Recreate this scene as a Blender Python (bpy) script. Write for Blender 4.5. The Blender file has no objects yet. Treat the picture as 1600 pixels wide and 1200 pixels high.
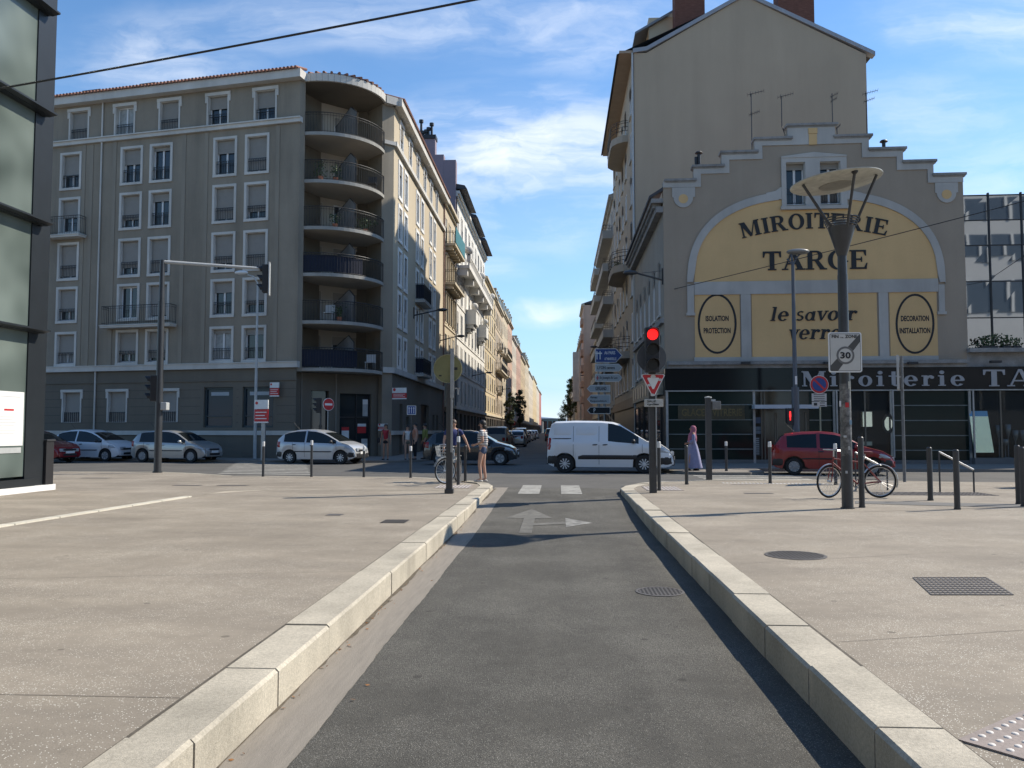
import bpy, bmesh, math, random
from mathutils import Vector, Matrix
random.seed(11)
S = bpy.context.scene
COL = S.collection
R = math.radians
V = Vector

# ------------------------------------------------------------------ camera
FPX = 1294.0                       # focal length in pixels of the 1600 px wide photograph
YAW, PITCH, EYE = R(3.2), R(3.2), 1.6
f0 = V((-math.sin(YAW), math.cos(YAW), 0))
CF = V((f0.x * math.cos(PITCH), f0.y * math.cos(PITCH), math.sin(PITCH)))
CR = V((math.cos(YAW), math.sin(YAW), 0))
CU = CR.cross(CF)
cam_d = bpy.data.cameras.new('camera')
cam = bpy.data.objects.new('camera', cam_d)
COL.objects.link(cam)
cam.matrix_world = Matrix(((CR.x, CU.x, -CF.x, 0), (CR.y, CU.y, -CF.y, 0), (CR.z, CU.z, -CF.z, EYE), (0, 0, 0, 1)))
cam_d.sensor_width = 36
cam_d.lens = FPX / 1600 * 36
cam_d.clip_start = 0.05
cam_d.clip_end = 6000
S.camera = cam

# ------------------------------------------------------------------ sky and sun
SUN_EL, SUN_AZ = R(42), R(65)      # azimuth measured from +Y towards +X
sdir = V((math.cos(SUN_EL) * math.sin(SUN_AZ), math.cos(SUN_EL) * math.cos(SUN_AZ), math.sin(SUN_EL)))
W = bpy.data.worlds.new('World'); S.world = W; W.use_nodes = True
nt = W.node_tree; nd = nt.nodes; lk = nt.links
nd.clear()
wo = nd.new('ShaderNodeOutputWorld'); bg = nd.new('ShaderNodeBackground')
sky = nd.new('ShaderNodeTexSky'); sky.sky_type = 'NISHITA'; sky.sun_disc = False
sky.sun_elevation = SUN_EL; sky.sun_rotation = SUN_AZ
sky.air_density = 1.05; sky.dust_density = 0.15; sky.ozone_density = 3.0; sky.altitude = 200
tc = nd.new('ShaderNodeTexCoord')
sep = nd.new('ShaderNodeSeparateXYZ'); lk.new(tc.outputs['Generated'], sep.inputs[0])
def wm(op, a, b=None, clamp=False):
    n = nd.new('ShaderNodeMath'); n.operation = op; n.use_clamp = clamp
    for i, v in enumerate((a, b)):
        if v is None: continue
        if isinstance(v, (int, float)): n.inputs[i].default_value = v
        else: lk.new(v, n.inputs[i])
    return n.outputs[0]
# project the view direction on a high cloud layer
zc = wm('ADD', wm('MAXIMUM', sep.outputs[2], 0.0), 0.10)
cx_ = wm('DIVIDE', sep.outputs[0], zc); cy_ = wm('DIVIDE', sep.outputs[1], zc)
comb = nd.new('ShaderNodeCombineXYZ'); lk.new(cx_, comb.inputs[0]); lk.new(cy_, comb.inputs[1])
def wnoise(src, scale, det, sc=(1, 1, 1), rough=.55, dist=0.0):
    mp = nd.new('ShaderNodeMapping'); lk.new(src, mp.inputs[0]); mp.inputs['Scale'].default_value = sc
    n = nd.new('ShaderNodeTexNoise'); lk.new(mp.outputs[0], n.inputs['Vector']); n.inputs['Scale'].default_value = scale
    n.inputs['Detail'].default_value = det; n.inputs['Distortion'].default_value = dist; n.inputs['Roughness'].default_value = rough
    return n
def vm(op, a, b):
    n = nd.new('ShaderNodeVectorMath'); n.operation = op
    for i, v in enumerate((a, b)):
        if isinstance(v, tuple): n.inputs[i].default_value = v
        else: lk.new(v, n.inputs[i])
    return n
def smooth(v, lo, hi):
    r = nd.new('ShaderNodeMapRange'); r.interpolation_type = 'SMOOTHSTEP'; lk.new(v, r.inputs[0]); r.inputs[1].default_value = lo; r.inputs[2].default_value = hi
    return r.outputs[0]
# cloud banks: world directions (east/north, up/north) with soft edges broken up by noise
yy_ = wm('MAXIMUM', sep.outputs[1], 0.05)
uv_ = nd.new('ShaderNodeCombineXYZ'); lk.new(wm('DIVIDE', sep.outputs[0], yy_), uv_.inputs[0]); lk.new(wm('DIVIDE', sep.outputs[2], yy_), uv_.inputs[1])
wob = vm('MULTIPLY', vm('SUBTRACT', wnoise(uv_.outputs[0], 4.0, 5, (1, 1.6, 1)).outputs['Color'], (.5, .5, .5)).outputs[0], (.34, .07, 0)).outputs[0]
uvw = vm('ADD', uv_.outputs[0], wob).outputs[0]
BANKS = [(-.055, .345, .20, .062, .95), (-.01, .27, .13, .05, .45), (-.50, .475, .11, .05, .62), (-.22, .515, .26, .03, .55), (.04, .50, .14, .05, .5), (-.015, .140, .060, .011, .8), (.56, .50, .11, .05, .7), (.44, .38, .10, .05, .35), (.53, .30, .12, .06, .35), (-.10, .20, .06, .02, .35), (-.9, .4, .3, .1, .4), (1.2, .4, .5, .15, .5), (-.03, .41, .09, .02, .4)]
acc = None
for u0, v0, ru, rv, w0 in BANKS:
    d_ = vm('MULTIPLY', vm('SUBTRACT', uvw, (u0, v0, 0)).outputs[0], (1 / ru, 1 / rv, 0)); L_ = nd.new('ShaderNodeVectorMath'); L_.operation = 'LENGTH'; lk.new(d_.outputs[0], L_.inputs[0])
    e_ = wm('SUBTRACT', 1.0, smooth(L_.outputs['Value'], .15, 1.75)); e_ = wm('MULTIPLY', e_, w0); acc = e_ if acc is None else wm('MAXIMUM', acc, e_)
tex_ = smooth(wnoise(uvw, 5.0, 9, (1, 4.2, 1), .6, .3).outputs[0], .34, .70)
veil = wm('MULTIPLY', smooth(wnoise(comb.outputs[0], .8, 6, (1, 1.5, 1), .6, .4).outputs[0], .45, .8), .12)
cl = wm('MAXIMUM', wm('MULTIPLY', acc, wm('ADD', wm('MULTIPLY', tex_, .9), .12), True), veil)
haze_low = nd.new('ShaderNodeMapRange'); lk.new(sep.outputs[2], haze_low.inputs[0])
haze_low.inputs[1].default_value = 0.0; haze_low.inputs[2].default_value = 0.05
haze_low.inputs[3].default_value = 0.75; haze_low.inputs[4].default_value = 0.0
cl = wm('MAXIMUM', wm('MULTIPLY', cl, 0.9), haze_low.outputs[0])
mx = nd.new('ShaderNodeMix'); mx.data_type = 'RGBA'
hsv = nd.new('ShaderNodeHueSaturation'); hsv.inputs['Saturation'].default_value = 1.15; hsv.inputs['Value'].default_value = 1.0
lk.new(sky.outputs[0], hsv.inputs['Color'])
hz = nd.new('ShaderNodeMix'); hz.data_type = 'RGBA'; hf = nd.new('ShaderNodeMapRange'); lk.new(sep.outputs[2], hf.inputs[0]); hf.inputs[1].default_value = 0.0; hf.inputs[2].default_value = .30; hf.inputs[3].default_value = .85; hf.inputs[4].default_value = 0.0
lk.new(hf.outputs[0], hz.inputs[0]); lk.new(hsv.outputs[0], hz.inputs[6]); hz.inputs[7].default_value = (2.3, 3.9, 5.3, 1)
lk.new(cl, mx.inputs[0]); lk.new(hz.outputs[2], mx.inputs[6]); mx.inputs[7].default_value = (5.9, 6.2, 6.6, 1)
lk.new(mx.outputs[2], bg.inputs[0]); bg.inputs[1].default_value = 0.13
lk.new(bg.outputs[0], wo.inputs[0])

sun_d = bpy.data.lights.new('sun', 'SUN'); sun_d.energy = 4.3; sun_d.angle = R(0.53); sun_d.color = (1.0, 0.92, 0.79)
sun = bpy.data.objects.new('sun', sun_d); COL.objects.link(sun)
sun.rotation_mode = 'QUATERNION'; sun.rotation_quaternion = sdir.to_track_quat('Z', 'Y'); sun.location = (30, 20, 60)
vs = S.view_settings; S.display_settings.display_device = 'sRGB'
vs.view_transform = 'Standard'; vs.look = 'None'; vs.gamma = 1; vs.exposure = 0.55; vs.use_curve_mapping = False
S.cycles.max_bounces = 6; S.cycles.diffuse_bounces = 3; S.cycles.glossy_bounces = 3
S.cycles.transparent_max_bounces = 8; S.cycles.transmission_bounces = 4
try: S.cycles.use_denoising = True
except Exception: pass

# ------------------------------------------------------------------ helpers
def ray(px, py): return (CF * FPX + CR * (px - 800) + CU * (600 - py)).normalized()
EYEP = V((0, 0, EYE))
def at(px, py, z=0.0):             # ground point seen at a photograph pixel
    r = ray(px, py); t = (z - EYE) / r.z
    return EYEP + r * t
def atY(px, Y, z=0.0):             # x position at a given Y seen in pixel column px (near the horizon)
    r = ray(px, 672); t = Y / r.y
    return V((r.x * t, Y, z))

class Frame:                       # a wall plane: a = metres to the right, d = metres out of the wall, z = height
    def __init__(s, o, u):
        s.o = V((o[0], o[1], 0)); s.u = V((u[0], u[1], 0)).normalized()
        s.n = V((s.u.y, -s.u.x, 0))
    def P(s, a, d, z): return s.o + s.u * a + s.n * d + V((0, 0, z))
    def px(s, x, y, d=0.0):
        r = ray(x, y); o = s.o + s.n * d
        t = (o - EYEP).dot(s.n) / r.dot(s.n); p = EYEP + r * t
        return (p - s.o).dot(s.u), p.z
    def at0(s): 
        g = Frame((0, 0), s.u); return g

class MB:
    def __init__(s): s.v = []; s.f = []
    def add(s, vs_, fs):
        k = len(s.v); s.v += [V(p) for p in vs_]; s.f += [tuple(i + k for i in f) for f in fs]; return s
    def quad(s, a, b, c, d): return s.add([a, b, c, d], [(0, 1, 2, 3)])
    def hexa(s, p): return s.add(p, [(0, 1, 2, 3), (7, 6, 5, 4), (0, 4, 5, 1), (1, 5, 6, 2), (2, 6, 7, 3), (3, 7, 4, 0)])
    def box(s, x0, x1, y0, y1, z0, z1):
        return s.hexa([(x0, y0, z0), (x1, y0, z0), (x1, y1, z0), (x0, y1, z0), (x0, y0, z1), (x1, y0, z1), (x1, y1, z1), (x0, y1, z1)])
    def fb(s, F, a0, a1, d0, d1, z0, z1):
        return s.hexa([F.P(a0, d0, z0), F.P(a1, d0, z0), F.P(a1, d1, z0), F.P(a0, d1, z0), F.P(a0, d0, z1), F.P(a1, d0, z1), F.P(a1, d1, z1), F.P(a0, d1, z1)])
    def fprism(s, F, pts, d0, d1):
        n = len(pts); v = [F.P(a, d0, z) for a, z in pts] + [F.P(a, d1, z) for a, z in pts]
        return s.add(v, [tuple(range(n)), tuple(range(2 * n - 1, n - 1, -1))] + [(i, (i + 1) % n, n + (i + 1) % n, n + i) for i in range(n)])
    def prism(s, pts, z0, z1):
        n = len(pts); v = [(p[0], p[1], z0) for p in pts] + [(p[0], p[1], z1) for p in pts]
        return s.add(v, [tuple(range(n)), tuple(range(2 * n - 1, n - 1, -1))] + [(i, (i + 1) % n, n + (i + 1) % n, n + i) for i in range(n)])
    def cyl(s, p0, p1, r0, r1=None, n=10, caps=True):
        r1 = r0 if r1 is None else r1
        p0, p1 = V(p0), V(p1); w = (p1 - p0).normalized()
        a = w.cross(V((0, 0, 1)) if abs(w.z) < .95 else V((1, 0, 0))).normalized(); b = w.cross(a)
        v = []
        for p, r in ((p0, r0), (p1, r1)):
            for i in range(n):
                t = 2 * math.pi * i / n; v.append(p + a * math.cos(t) * r + b * math.sin(t) * r)
        fs = [(i, (i + 1) % n, n + (i + 1) % n, n + i) for i in range(n)]
        if caps: fs += [tuple(range(n - 1, -1, -1)), tuple(range(n, 2 * n))]
        return s.add(v, fs)
    def tube(s, pts, r, n=8):
        pts = [V(p) for p in pts]; rs = r if isinstance(r, (list, tuple)) else [r] * len(pts)
        v = []; m = len(pts); prev = None
        for i, p in enumerate(pts):
            w = (pts[min(i + 1, m - 1)] - pts[max(i - 1, 0)]).normalized()
            if prev is None: a = w.cross(V((0, 0, 1)) if abs(w.z) < .9 else V((1, 0, 0))).normalized()
            else: a = (prev - w * prev.dot(w)).normalized()
            prev = a; b = w.cross(a)
            for k in range(n):
                t = 2 * math.pi * k / n; v.append(p + (a * math.cos(t) + b * math.sin(t)) * rs[i])
        fs = []
        for i in range(m - 1):
            for k in range(n): fs.append((i * n + k, i * n + (k + 1) % n, (i + 1) * n + (k + 1) % n, (i + 1) * n + k))
        fs += [tuple(range(n - 1, -1, -1)), tuple(range((m - 1) * n, m * n))]
        return s.add(v, fs)
    def lathe(s, c, prof, n=20, axis='Z', M=None):
        c = V(c); v = []
        for r, h in prof:
            for k in range(n):
                t = 2 * math.pi * k / n; p = V((r * math.cos(t), r * math.sin(t), h))
                if axis == 'Y': p = V((p.x, p.z, p.y))
                if axis == 'X': p = V((p.z, p.x, p.y))
                if M is not None: p = M @ p
                v.append(c + p)
        fs = []
        for i in range(len(prof) - 1):
            for k in range(n): fs.append((i * n + k, i * n + (k + 1) % n, (i + 1) * n + (k + 1) % n, (i + 1) * n + k))
        return s.add(v, fs)
    def torus(s, c, Rr, r, axis='Y', n=28, m=6, M=None):
        c = V(c); v = []
        for i in range(n):
            t = 2 * math.pi * i / n
            for k in range(m):
                q = 2 * math.pi * k / m; rr = Rr + r * math.cos(q); h = r * math.sin(q)
                p = V((rr * math.cos(t), h, rr * math.sin(t))) if axis == 'Y' else (V((rr * math.cos(t), rr * math.sin(t), h)) if axis == 'Z' else V((h, rr * math.cos(t), rr * math.sin(t))))
                if M is not None: p = M @ p
                v.append(c + p)
        return s.add(v, [(i * m + k, i * m + (k + 1) % m, ((i + 1) % n) * m + (k + 1) % m, ((i + 1) % n) * m + k) for i in range(n) for k in range(m)])
    def sphere(s, c, r, n=12, sc=(1, 1, 1)):
        c = V(c); prof = [(max(1e-4, math.sin(math.pi * i / (n // 2))) * r, -math.cos(math.pi * i / (n // 2)) * r) for i in range(n // 2 + 1)]
        k = len(s.v); s.lathe((0, 0, 0), prof, n)
        for i in range(k, len(s.v)):
            p = s.v[i]; s.v[i] = V((p.x * sc[0], p.y * sc[1], p.z * sc[2])) + c
        return s
    def build(s, name, mat_, parent=None, loc=None, smooth=False, bevel=0, origin=None, auto=None, fixn=True):
        me = bpy.data.meshes.new(name)
        o_ = V(origin) if origin is not None else (ROOTLOC.get(parent.name, V((0, 0, 0))) if parent is not None else V((0, 0, 0)))
        me.from_pydata([tuple(p - o_) for p in s.v], [], s.f)
        if fixn:
            bm = bmesh.new(); bm.from_mesh(me); bmesh.ops.recalc_face_normals(bm, faces=bm.faces)
            bm.to_mesh(me); bm.free()
        if mat_ is not None: me.materials.append(mat_)
        if smooth:
            me.polygons.foreach_set('use_smooth', [True] * len(me.polygons))
            if auto: 
                try: me.set_sharp_from_angle(angle=R(auto))
                except Exception: pass
        ob = bpy.data.objects.new(name, me); COL.objects.link(ob)
        if parent is not None:
            ob.parent = parent; ROOTLOC[ob.name] = o_
        elif origin is not None: ob.location = o_; ROOTLOC[ob.name] = o_
        if loc is not None: ob.location = loc
        if bevel:
            b = ob.modifiers.new('bevel', 'BEVEL'); b.width = bevel; b.segments = 2; b.limit_method = 'ANGLE'; b.angle_limit = R(35)
        return ob
ROOTLOC = {}
def thing(name, label, cat, loc=(0, 0, 0), group=None, rz=0):
    o = bpy.data.objects.new(name, None); COL.objects.link(o); o.location = loc; o.rotation_euler = (0, 0, rz)
    o.empty_display_size = .3
    ROOTLOC[o.name] = V(loc) if not rz else V((0, 0, 0))
    o['label'] = label; o['category'] = cat
    if group: o['group'] = group
    return o
def lthing(name, label, cat, loc, rz=0, group=None):   # a thing whose parts are built in its own local coordinates
    o = thing(name, label, cat, loc, group, rz); ROOTLOC[o.name] = V((0, 0, 0)); return o
def tag(o, label, cat, group=None):
    o['label'] = label; o['category'] = cat
    if group: o['group'] = group
    return o
def struct(name, mb, m, **k):
    o = mb.build(name, m, **k); o['kind'] = 'structure'; return o
def inst(src, parent, loc):        # copy of a part that shares its mesh
    c = src.copy(); COL.objects.link(c); c.parent = parent; c.location = loc; return c

# ------------------------------------------------------------------ materials
_m = {}
def mat(name, col, rough=.75, var=.12, scale=1.5, bump=0., bscale=40, metal=0., spec=.5, streak=0., coat=0., vs_=(1, 1, 1), col2=None, emit=0., world=False, fine=0., fscale=30):
    if name in _m: return _m[name]
    m = bpy.data.materials.new(name); m.use_nodes = True; t = m.node_tree; n = t.nodes; l = t.links
    b = n['Principled BSDF']; b.inputs['Roughness'].default_value = rough; b.inputs['Metallic'].default_value = metal
    b.inputs['Specular IOR Level'].default_value = spec; b.inputs['Coat Weight'].default_value = coat
    c = (*col, 1)
    if world:
        g = n.new('ShaderNodeNewGeometry'); vec = g.outputs['Position']
    else:
        g = n.new('ShaderNodeTexCoord'); vec = g.outputs['Object']
    mp = n.new('ShaderNodeMapping'); l.new(vec, mp.inputs[0]); mp.inputs['Scale'].default_value = vs_
    cur = None
    def noise(sc, det=5, src=None, rr=.6):
        q = n.new('ShaderNodeTexNoise'); l.new(src or mp.outputs[0], q.inputs['Vector']); q.inputs['Scale'].default_value = sc
        q.inputs['Detail'].default_value = det; q.inputs['Roughness'].default_value = rr; return q.outputs[0]
    def mixc(fac, a, bcol, lo=.3, hi=.7):
        r = n.new('ShaderNodeMapRange'); l.new(fac, r.inputs[0]); r.inputs[1].default_value = lo; r.inputs[2].default_value = hi
        x = n.new('ShaderNodeMix'); x.data_type = 'RGBA'; l.new(r.outputs[0], x.inputs[0])
        if isinstance(a, tuple): x.inputs[6].default_value = a
        else: l.new(a, x.inputs[6])
        if isinstance(bcol, tuple): x.inputs[7].default_value = bcol
        else: l.new(bcol, x.inputs[7])
        return x.outputs[2]
    def mulc(src, fac, lo, hi, vmin, vmax):
        r = n.new('ShaderNodeMapRange'); l.new(fac, r.inputs[0]); r.inputs[1].default_value = lo; r.inputs[2].default_value = hi
        r.inputs[3].default_value = vmin; r.inputs[4].default_value = vmax
        x = n.new('ShaderNodeMix'); x.data_type = 'RGBA'; x.blend_type = 'MULTIPLY'; x.inputs[0].default_value = 1
        l.new(src, x.inputs[6]); l.new(r.outputs[0], x.inputs[7]); return x.outputs[2]
    lo = tuple(max(0, q * (1 - var)) for q in col) + (1,); hi = tuple(min(1, q * (1 + var)) for q in (col2 or col)) + (1,)
    if var > 0:
        cur = mixc(noise(scale), lo, hi)
        if fine: cur = mulc(cur, noise(fscale, 3), .25, .75, 1 - fine, 1 + fine)
        if streak:
            m2 = n.new('ShaderNodeMapping'); l.new(vec, m2.inputs[0]); m2.inputs['Scale'].default_value = (.9, .9, .10)
            cur = mulc(cur, noise(1.0, 6, m2.outputs[0]), .42, .75, 1.0, 1 - streak)
        l.new(cur, b.inputs['Base Color'])
    else: b.inputs['Base Color'].default_value = c
    if bump:
        bp = n.new('ShaderNodeBump'); l.new(noise(bscale, 4), bp.inputs['Height']); bp.inputs['Strength'].default_value = bump
        bp.inputs['Distance'].default_value = .02; l.new(bp.outputs[0], b.inputs['Normal'])
    if emit:
        b.inputs['Emission Color'].default_value = c; b.inputs['Emission Strength'].default_value = emit
    _m[name] = m; return m

def stone_road(name, base, speck, dark, speck_amt, rough=.9, bscale=90, bump=.35, patch=.12, tracks=(.5, 1.6, 1)):
    m = bpy.data.materials.new(name); m.use_nodes = True; t = m.node_tree; n = t.nodes; l = t.links
    b = n['Principled BSDF']; b.inputs['Roughness'].default_value = rough; b.inputs['Specular IOR Level'].default_value = .35
    g = n.new('ShaderNodeNewGeometry'); P = g.outputs['Position']
    def noise(sc, det=5, vec=P, rr=.6):
        q = n.new('ShaderNodeTexNoise'); l.new(vec, q.inputs['Vector']); q.inputs['Scale'].default_value = sc
        q.inputs['Detail'].default_value = det; q.inputs['Roughness'].default_value = rr; return q.outputs[0]
    def rng(s, a, c, d=0., e=1.):
        r = n.new('ShaderNodeMapRange'); l.new(s, r.inputs[0])
        for i, v in enumerate((a, c, d, e)): r.inputs[i + 1].default_value = v
        return r.outputs[0]
    def mix(f, a, c, mode='MIX'):
        x = n.new('ShaderNodeMix'); x.data_type = 'RGBA'; x.blend_type = mode
        for i, v in ((0, f), (6, a), (7, c)):
            if isinstance(v, float): x.inputs[i].default_value = v
            elif isinstance(v, tuple): x.inputs[i].default_value = v
            else: l.new(v, x.inputs[i])
        return x.outputs[2]
    c = mix(rng(noise(.45, 6), .35, .65), (*[q * (1 - patch) for q in base], 1), (*[q * (1 + patch) for q in base], 1))
    c = mix(rng(noise(7, 5), .3, .7), c, mix(1.0, c, (.86, .86, .86, 1), 'MULTIPLY'))
    ms = n.new('ShaderNodeMapping'); l.new(P, ms.inputs[0]); ms.inputs['Scale'].default_value = tracks
    c = mix(rng(noise(1.0, 5, ms.outputs[0]), .35, .65), c, mix(1.0, c, (.80, .80, .81, 1), 'MULTIPLY'))
    ck = n.new('ShaderNodeTexVoronoi'); ck.feature = 'DISTANCE_TO_EDGE'; ck.inputs['Scale'].default_value = .33
    wv = n.new('ShaderNodeVectorMath'); wv.operation = 'ADD'; l.new(P, wv.inputs[0]); nz = n.new('ShaderNodeTexNoise'); l.new(P, nz.inputs['Vector']); nz.inputs['Scale'].default_value = 2.5; nz.inputs['Detail'].default_value = 6
    l.new(nz.outputs['Color'], wv.inputs[1]); l.new(wv.outputs[0], ck.inputs['Vector'])
    cf = n.new('ShaderNodeMath'); cf.operation = 'MULTIPLY'; l.new(rng(ck.outputs['Distance'], .0, .004, 1., 0.), cf.inputs[0]); l.new(rng(noise(.3, 2), .52, .6, 0., .55), cf.inputs[1])
    c = mix(cf.outputs[0], c, (*[q * .45 for q in base], 1))
    # aggregate grain
    vo = n.new('ShaderNodeTexVoronoi'); l.new(P, vo.inputs['Vector']); vo.inputs['Scale'].default_value = 100
    sp = n.new('ShaderNodeSeparateColor'); l.new(vo.outputs['Color'], sp.inputs[0])
    c = mix(rng(sp.outputs[0], 0., .35, .55, 0.), c, (*dark, 1))
    v2 = n.new('ShaderNodeTexVoronoi'); l.new(P, v2.inputs['Vector']); v2.inputs['Scale'].default_value = 150
    s2 = n.new('ShaderNodeSeparateColor'); l.new(v2.outputs['Color'], s2.inputs[0])
    th = rng(noise(.9, 5), .42, .66, 1 - speck_amt * .25, 1 - speck_amt * 2.6)
    cmp_ = n.new('ShaderNodeMath'); cmp_.operation = 'GREATER_THAN'; l.new(s2.outputs[0], cmp_.inputs[0]); l.new(th, cmp_.inputs[1])
    near = n.new('ShaderNodeMath'); near.operation = 'LESS_THAN'; l.new(v2.outputs['Distance'], near.inputs[0]); near.inputs[1].default_value = .42
    mm = n.new('ShaderNodeMath'); mm.operation = 'MULTIPLY'; l.new(cmp_.outputs[0], mm.inputs[0]); l.new(near.outputs[0], mm.inputs[1])
    c = mix(mm.outputs[0], c, (*speck, 1))
    # old gum and oil stains
    v3 = n.new('ShaderNodeTexVoronoi'); l.new(P, v3.inputs['Vector']); v3.inputs['Scale'].default_value = 1.7
    st = n.new('ShaderNodeMath'); st.operation = 'LESS_THAN'; l.new(v3.outputs['Distance'], st.inputs[0]); st.inputs[1].default_value = .05
    stf = n.new('ShaderNodeMath'); stf.operation = 'MULTIPLY'; l.new(st.outputs[0], stf.inputs[0]); stf.inputs[1].default_value = .7
    c = mix(stf.outputs[0], c, (*[q * .4 for q in base], 1))
    l.new(c, b.inputs['Base Color'])
    bp = n.new('ShaderNodeBump'); l.new(noise(bscale, 3), bp.inputs['Height']); bp.inputs['Strength'].default_value = bump
    bp.inputs['Distance'].default_value = .01; l.new(bp.outputs[0], b.inputs['Normal'])
    return m
M = {}
M['asphalt'] = stone_road('asphalt', (.114, .107, .091), (.24, .23, .20), (.035, .035, .03), .2, bump=1.0, bscale=120, patch=.16, tracks=(2.2, .16, 1))
M['avenue'] = stone_road('avenue_asphalt', (.128, .122, .11), (.24, .23, .21), (.06, .06, .06), .03)
M['paving'] = stone_road('pavement_asphalt', (.318, .273, .214), (.75, .72, .62), (.22, .19, .145), .07, bump=.25)
M['gutter'] = mat('gutter_concrete', (.235, .208, .172), .9, .12, 3, .3, 40, world=True, vs_=(9, .7, 1), fine=.12, fscale=40)
M['granite'] = mat('granite', (.46, .412, .325), .85, .2, 1.3, .3, 130, world=True, streak=.3, fine=.22, fscale=55)
M['granite_dark'] = mat('joint', (.1, .09, .08), .95, .1)
M['white_line'] = mat('worn_road_paint', (.29, .28, .25), .8, .35, 5, world=True, fine=.25, fscale=18)
M['faded_line'] = mat('faded_road_paint', (.128, .122, .106), .85, .3, 4, world=True, fine=.25, fscale=14)
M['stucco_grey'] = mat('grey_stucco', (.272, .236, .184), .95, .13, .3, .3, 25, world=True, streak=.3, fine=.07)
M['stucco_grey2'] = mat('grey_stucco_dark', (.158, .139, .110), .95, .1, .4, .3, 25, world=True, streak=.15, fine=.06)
M['stucco_side'] = mat('sand_stucco', (.48, .41, .30), .95, .07, .4, .2, 25, world=True, fine=.04)
M['white_trim'] = mat('white_masonry_paint', (.56, .54, .495), .85, .1, .8, .1, 20, world=True, streak=.2)
M['white'] = mat('white_paint', (.74, .73, .70), .5, .04, 2)
M['pvc'] = mat('white_window_frame', (.66, .66, .65), .4, .03, 2)
M['shutter'] = mat('roller_shutter', (.30, .28, .25), .7, .06, 2, vs_=(1, 1, 1))
M['glass'] = mat('window_glass', (.02, .026, .03), .04, 0, spec=.6)
M['glass_blue'] = mat('blue_window_glass', (.012, .03, .05), .05, 0, spec=.25)
M['curtain'] = mat('net_curtain', (.30, .31, .30), .5, .2, 6)
M['iron'] = mat('dark_iron', (.018, .019, .021), .5, .1, 4)
M['post'] = mat('dark_grey_post_paint', (.045, .047, .05), .38, .14, 5, fine=.1)
M['galv'] = mat('galvanised_steel', (.33, .34, .34), .45, .15, 6, metal=.6)
M['lightgrey'] = mat('light_grey_paint', (.42, .43, .42), .45, .1, 4)
M['tile'] = mat('terracotta_tile', (.23, .115, .085), .85, .25, 2.5, world=True, fine=.2, fscale=8)
M['zinc'] = mat('zinc_roof', (.20, .21, .23), .5, .15, 1.2, world=True, metal=.3)
M['slate'] = mat('dark_roof', (.05, .052, .06), .7, .2, 1.2, world=True)
M['rubber'] = mat('tyre_rubber', (.02, .02, .02), .85, .1, 6)
M['black'] = mat('black_plastic', (.02, .02, .022), .5, .1, 4)
M['alu'] = mat('silver_alloy', (.55, .56, .57), .3, .06, 6, metal=.75)
M['hub'] = mat('silver_hubcap', (.62, .62, .61), .4, .05, 6)
M['red'] = mat('sign_red', (.50, .02, .025), .45, .06, 6)
M['blue'] = mat('sign_blue', (.018, .055, .22), .45, .06, 6)
M['signwhite'] = mat('sign_white', (.72, .72, .70), .45, .05, 6)
M['dark'] = mat('dark_interior', (.015, .015, .015), .9, 0)
# ------------------------------------------------------------------ ground, roads, pavements
ZP, ZA = .22, .12                  # pavement level, avenue level
mb = MB(); mb.quad((-1500, -1500, -.06), (1500, -1500, -.06), (1500, 1500, -.06), (-1500, 1500, -.06))
struct('ground', mb, mat('ground_dust', (.20, .18, .15), .95, .2, .05))
XL, XR = -1.62, 1.45
def ramp(y): 
    t = min(1, max(0, (y - 12.5) / 7.5)); t = t * t * (3 - 2 * t); return ZA * t
mb = MB(); ys = [-9 + i * .5 for i in range(63)]
ys = [y for y in ys if y <= 21.5]
for a, b in zip(ys[:-1], ys[1:]):
    za, zb = ramp(a), ramp(b)
    mb.quad((-1.30, a, za), (XR + .01, a, za), (XR + .01, b, zb), (-1.30, b, zb))
struct('street', mb, M['asphalt'])
mb = MB()
for a, b in zip(ys[:-1], ys[1:]):
    za, zb = ramp(a) + .004, ramp(b) + .004
    for k in range(5):
        u0, u1 = a + (b - a) * k / 5, a + (b - a) * (k + 1) / 5; w0, w1 = za + (zb - za) * k / 5, za + (zb - za) * (k + 1) / 5
        ex = lambda u: -1.29 + .006 * math.sin(u * 1.7) + .003 * math.sin(u * 23.1) + .003 * math.sin(u * 57.3 + 1)
        mb.quad((XL - .02, u0, w0), (ex(u0), u0, w0), (ex(u1), u1, w1), (XL - .02, u1, w1))
struct('gutter', mb, M['gutter'])
mb = MB(); y = -2.0; rg = random.Random(9); pw = .02
while y < 21:
    nw = max(.006, min(.055, pw + rg.uniform(-.018, .018))); z0, z1 = ramp(y) + .0065, ramp(y + .12) + .0065
    mb.quad((XL - .004, y, z0), (XL + pw, y, z0), (XL + nw, y + .12, z1), (XL - .004, y + .12, z1)); pw = nw; y += .12
struct('gutter_dirt', mb, mat('gutter_grime', (.10, .082, .058), .95, .4, 14, world=True))
# avenue with the far street running on from it
mb = MB()
mb.quad((-120, 21.5, ZA), (90, 21.5, ZA), (90, 52, ZA), (-120, 52, ZA))
mb.quad((-120, 52, ZA), (-60, 52, ZA), (-60, 90, ZA), (-120, 90, ZA))
mb.quad((-8.9, 52, ZA), (4.6, 52, ZA), (4.6, 700, ZA), (-8.9, 700, ZA))
struct('avenue', mb, M['avenue'])
mb = MB(); mb.quad((XL - 1, 20.2, ZA - .012), (XR + 1, 20.2, ZA - .012), (XR + 1, 21.6, ZA + .002), (XL - 1, 21.6, ZA + .002))
struct('avenue_joint', mb, M['avenue'])

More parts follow.
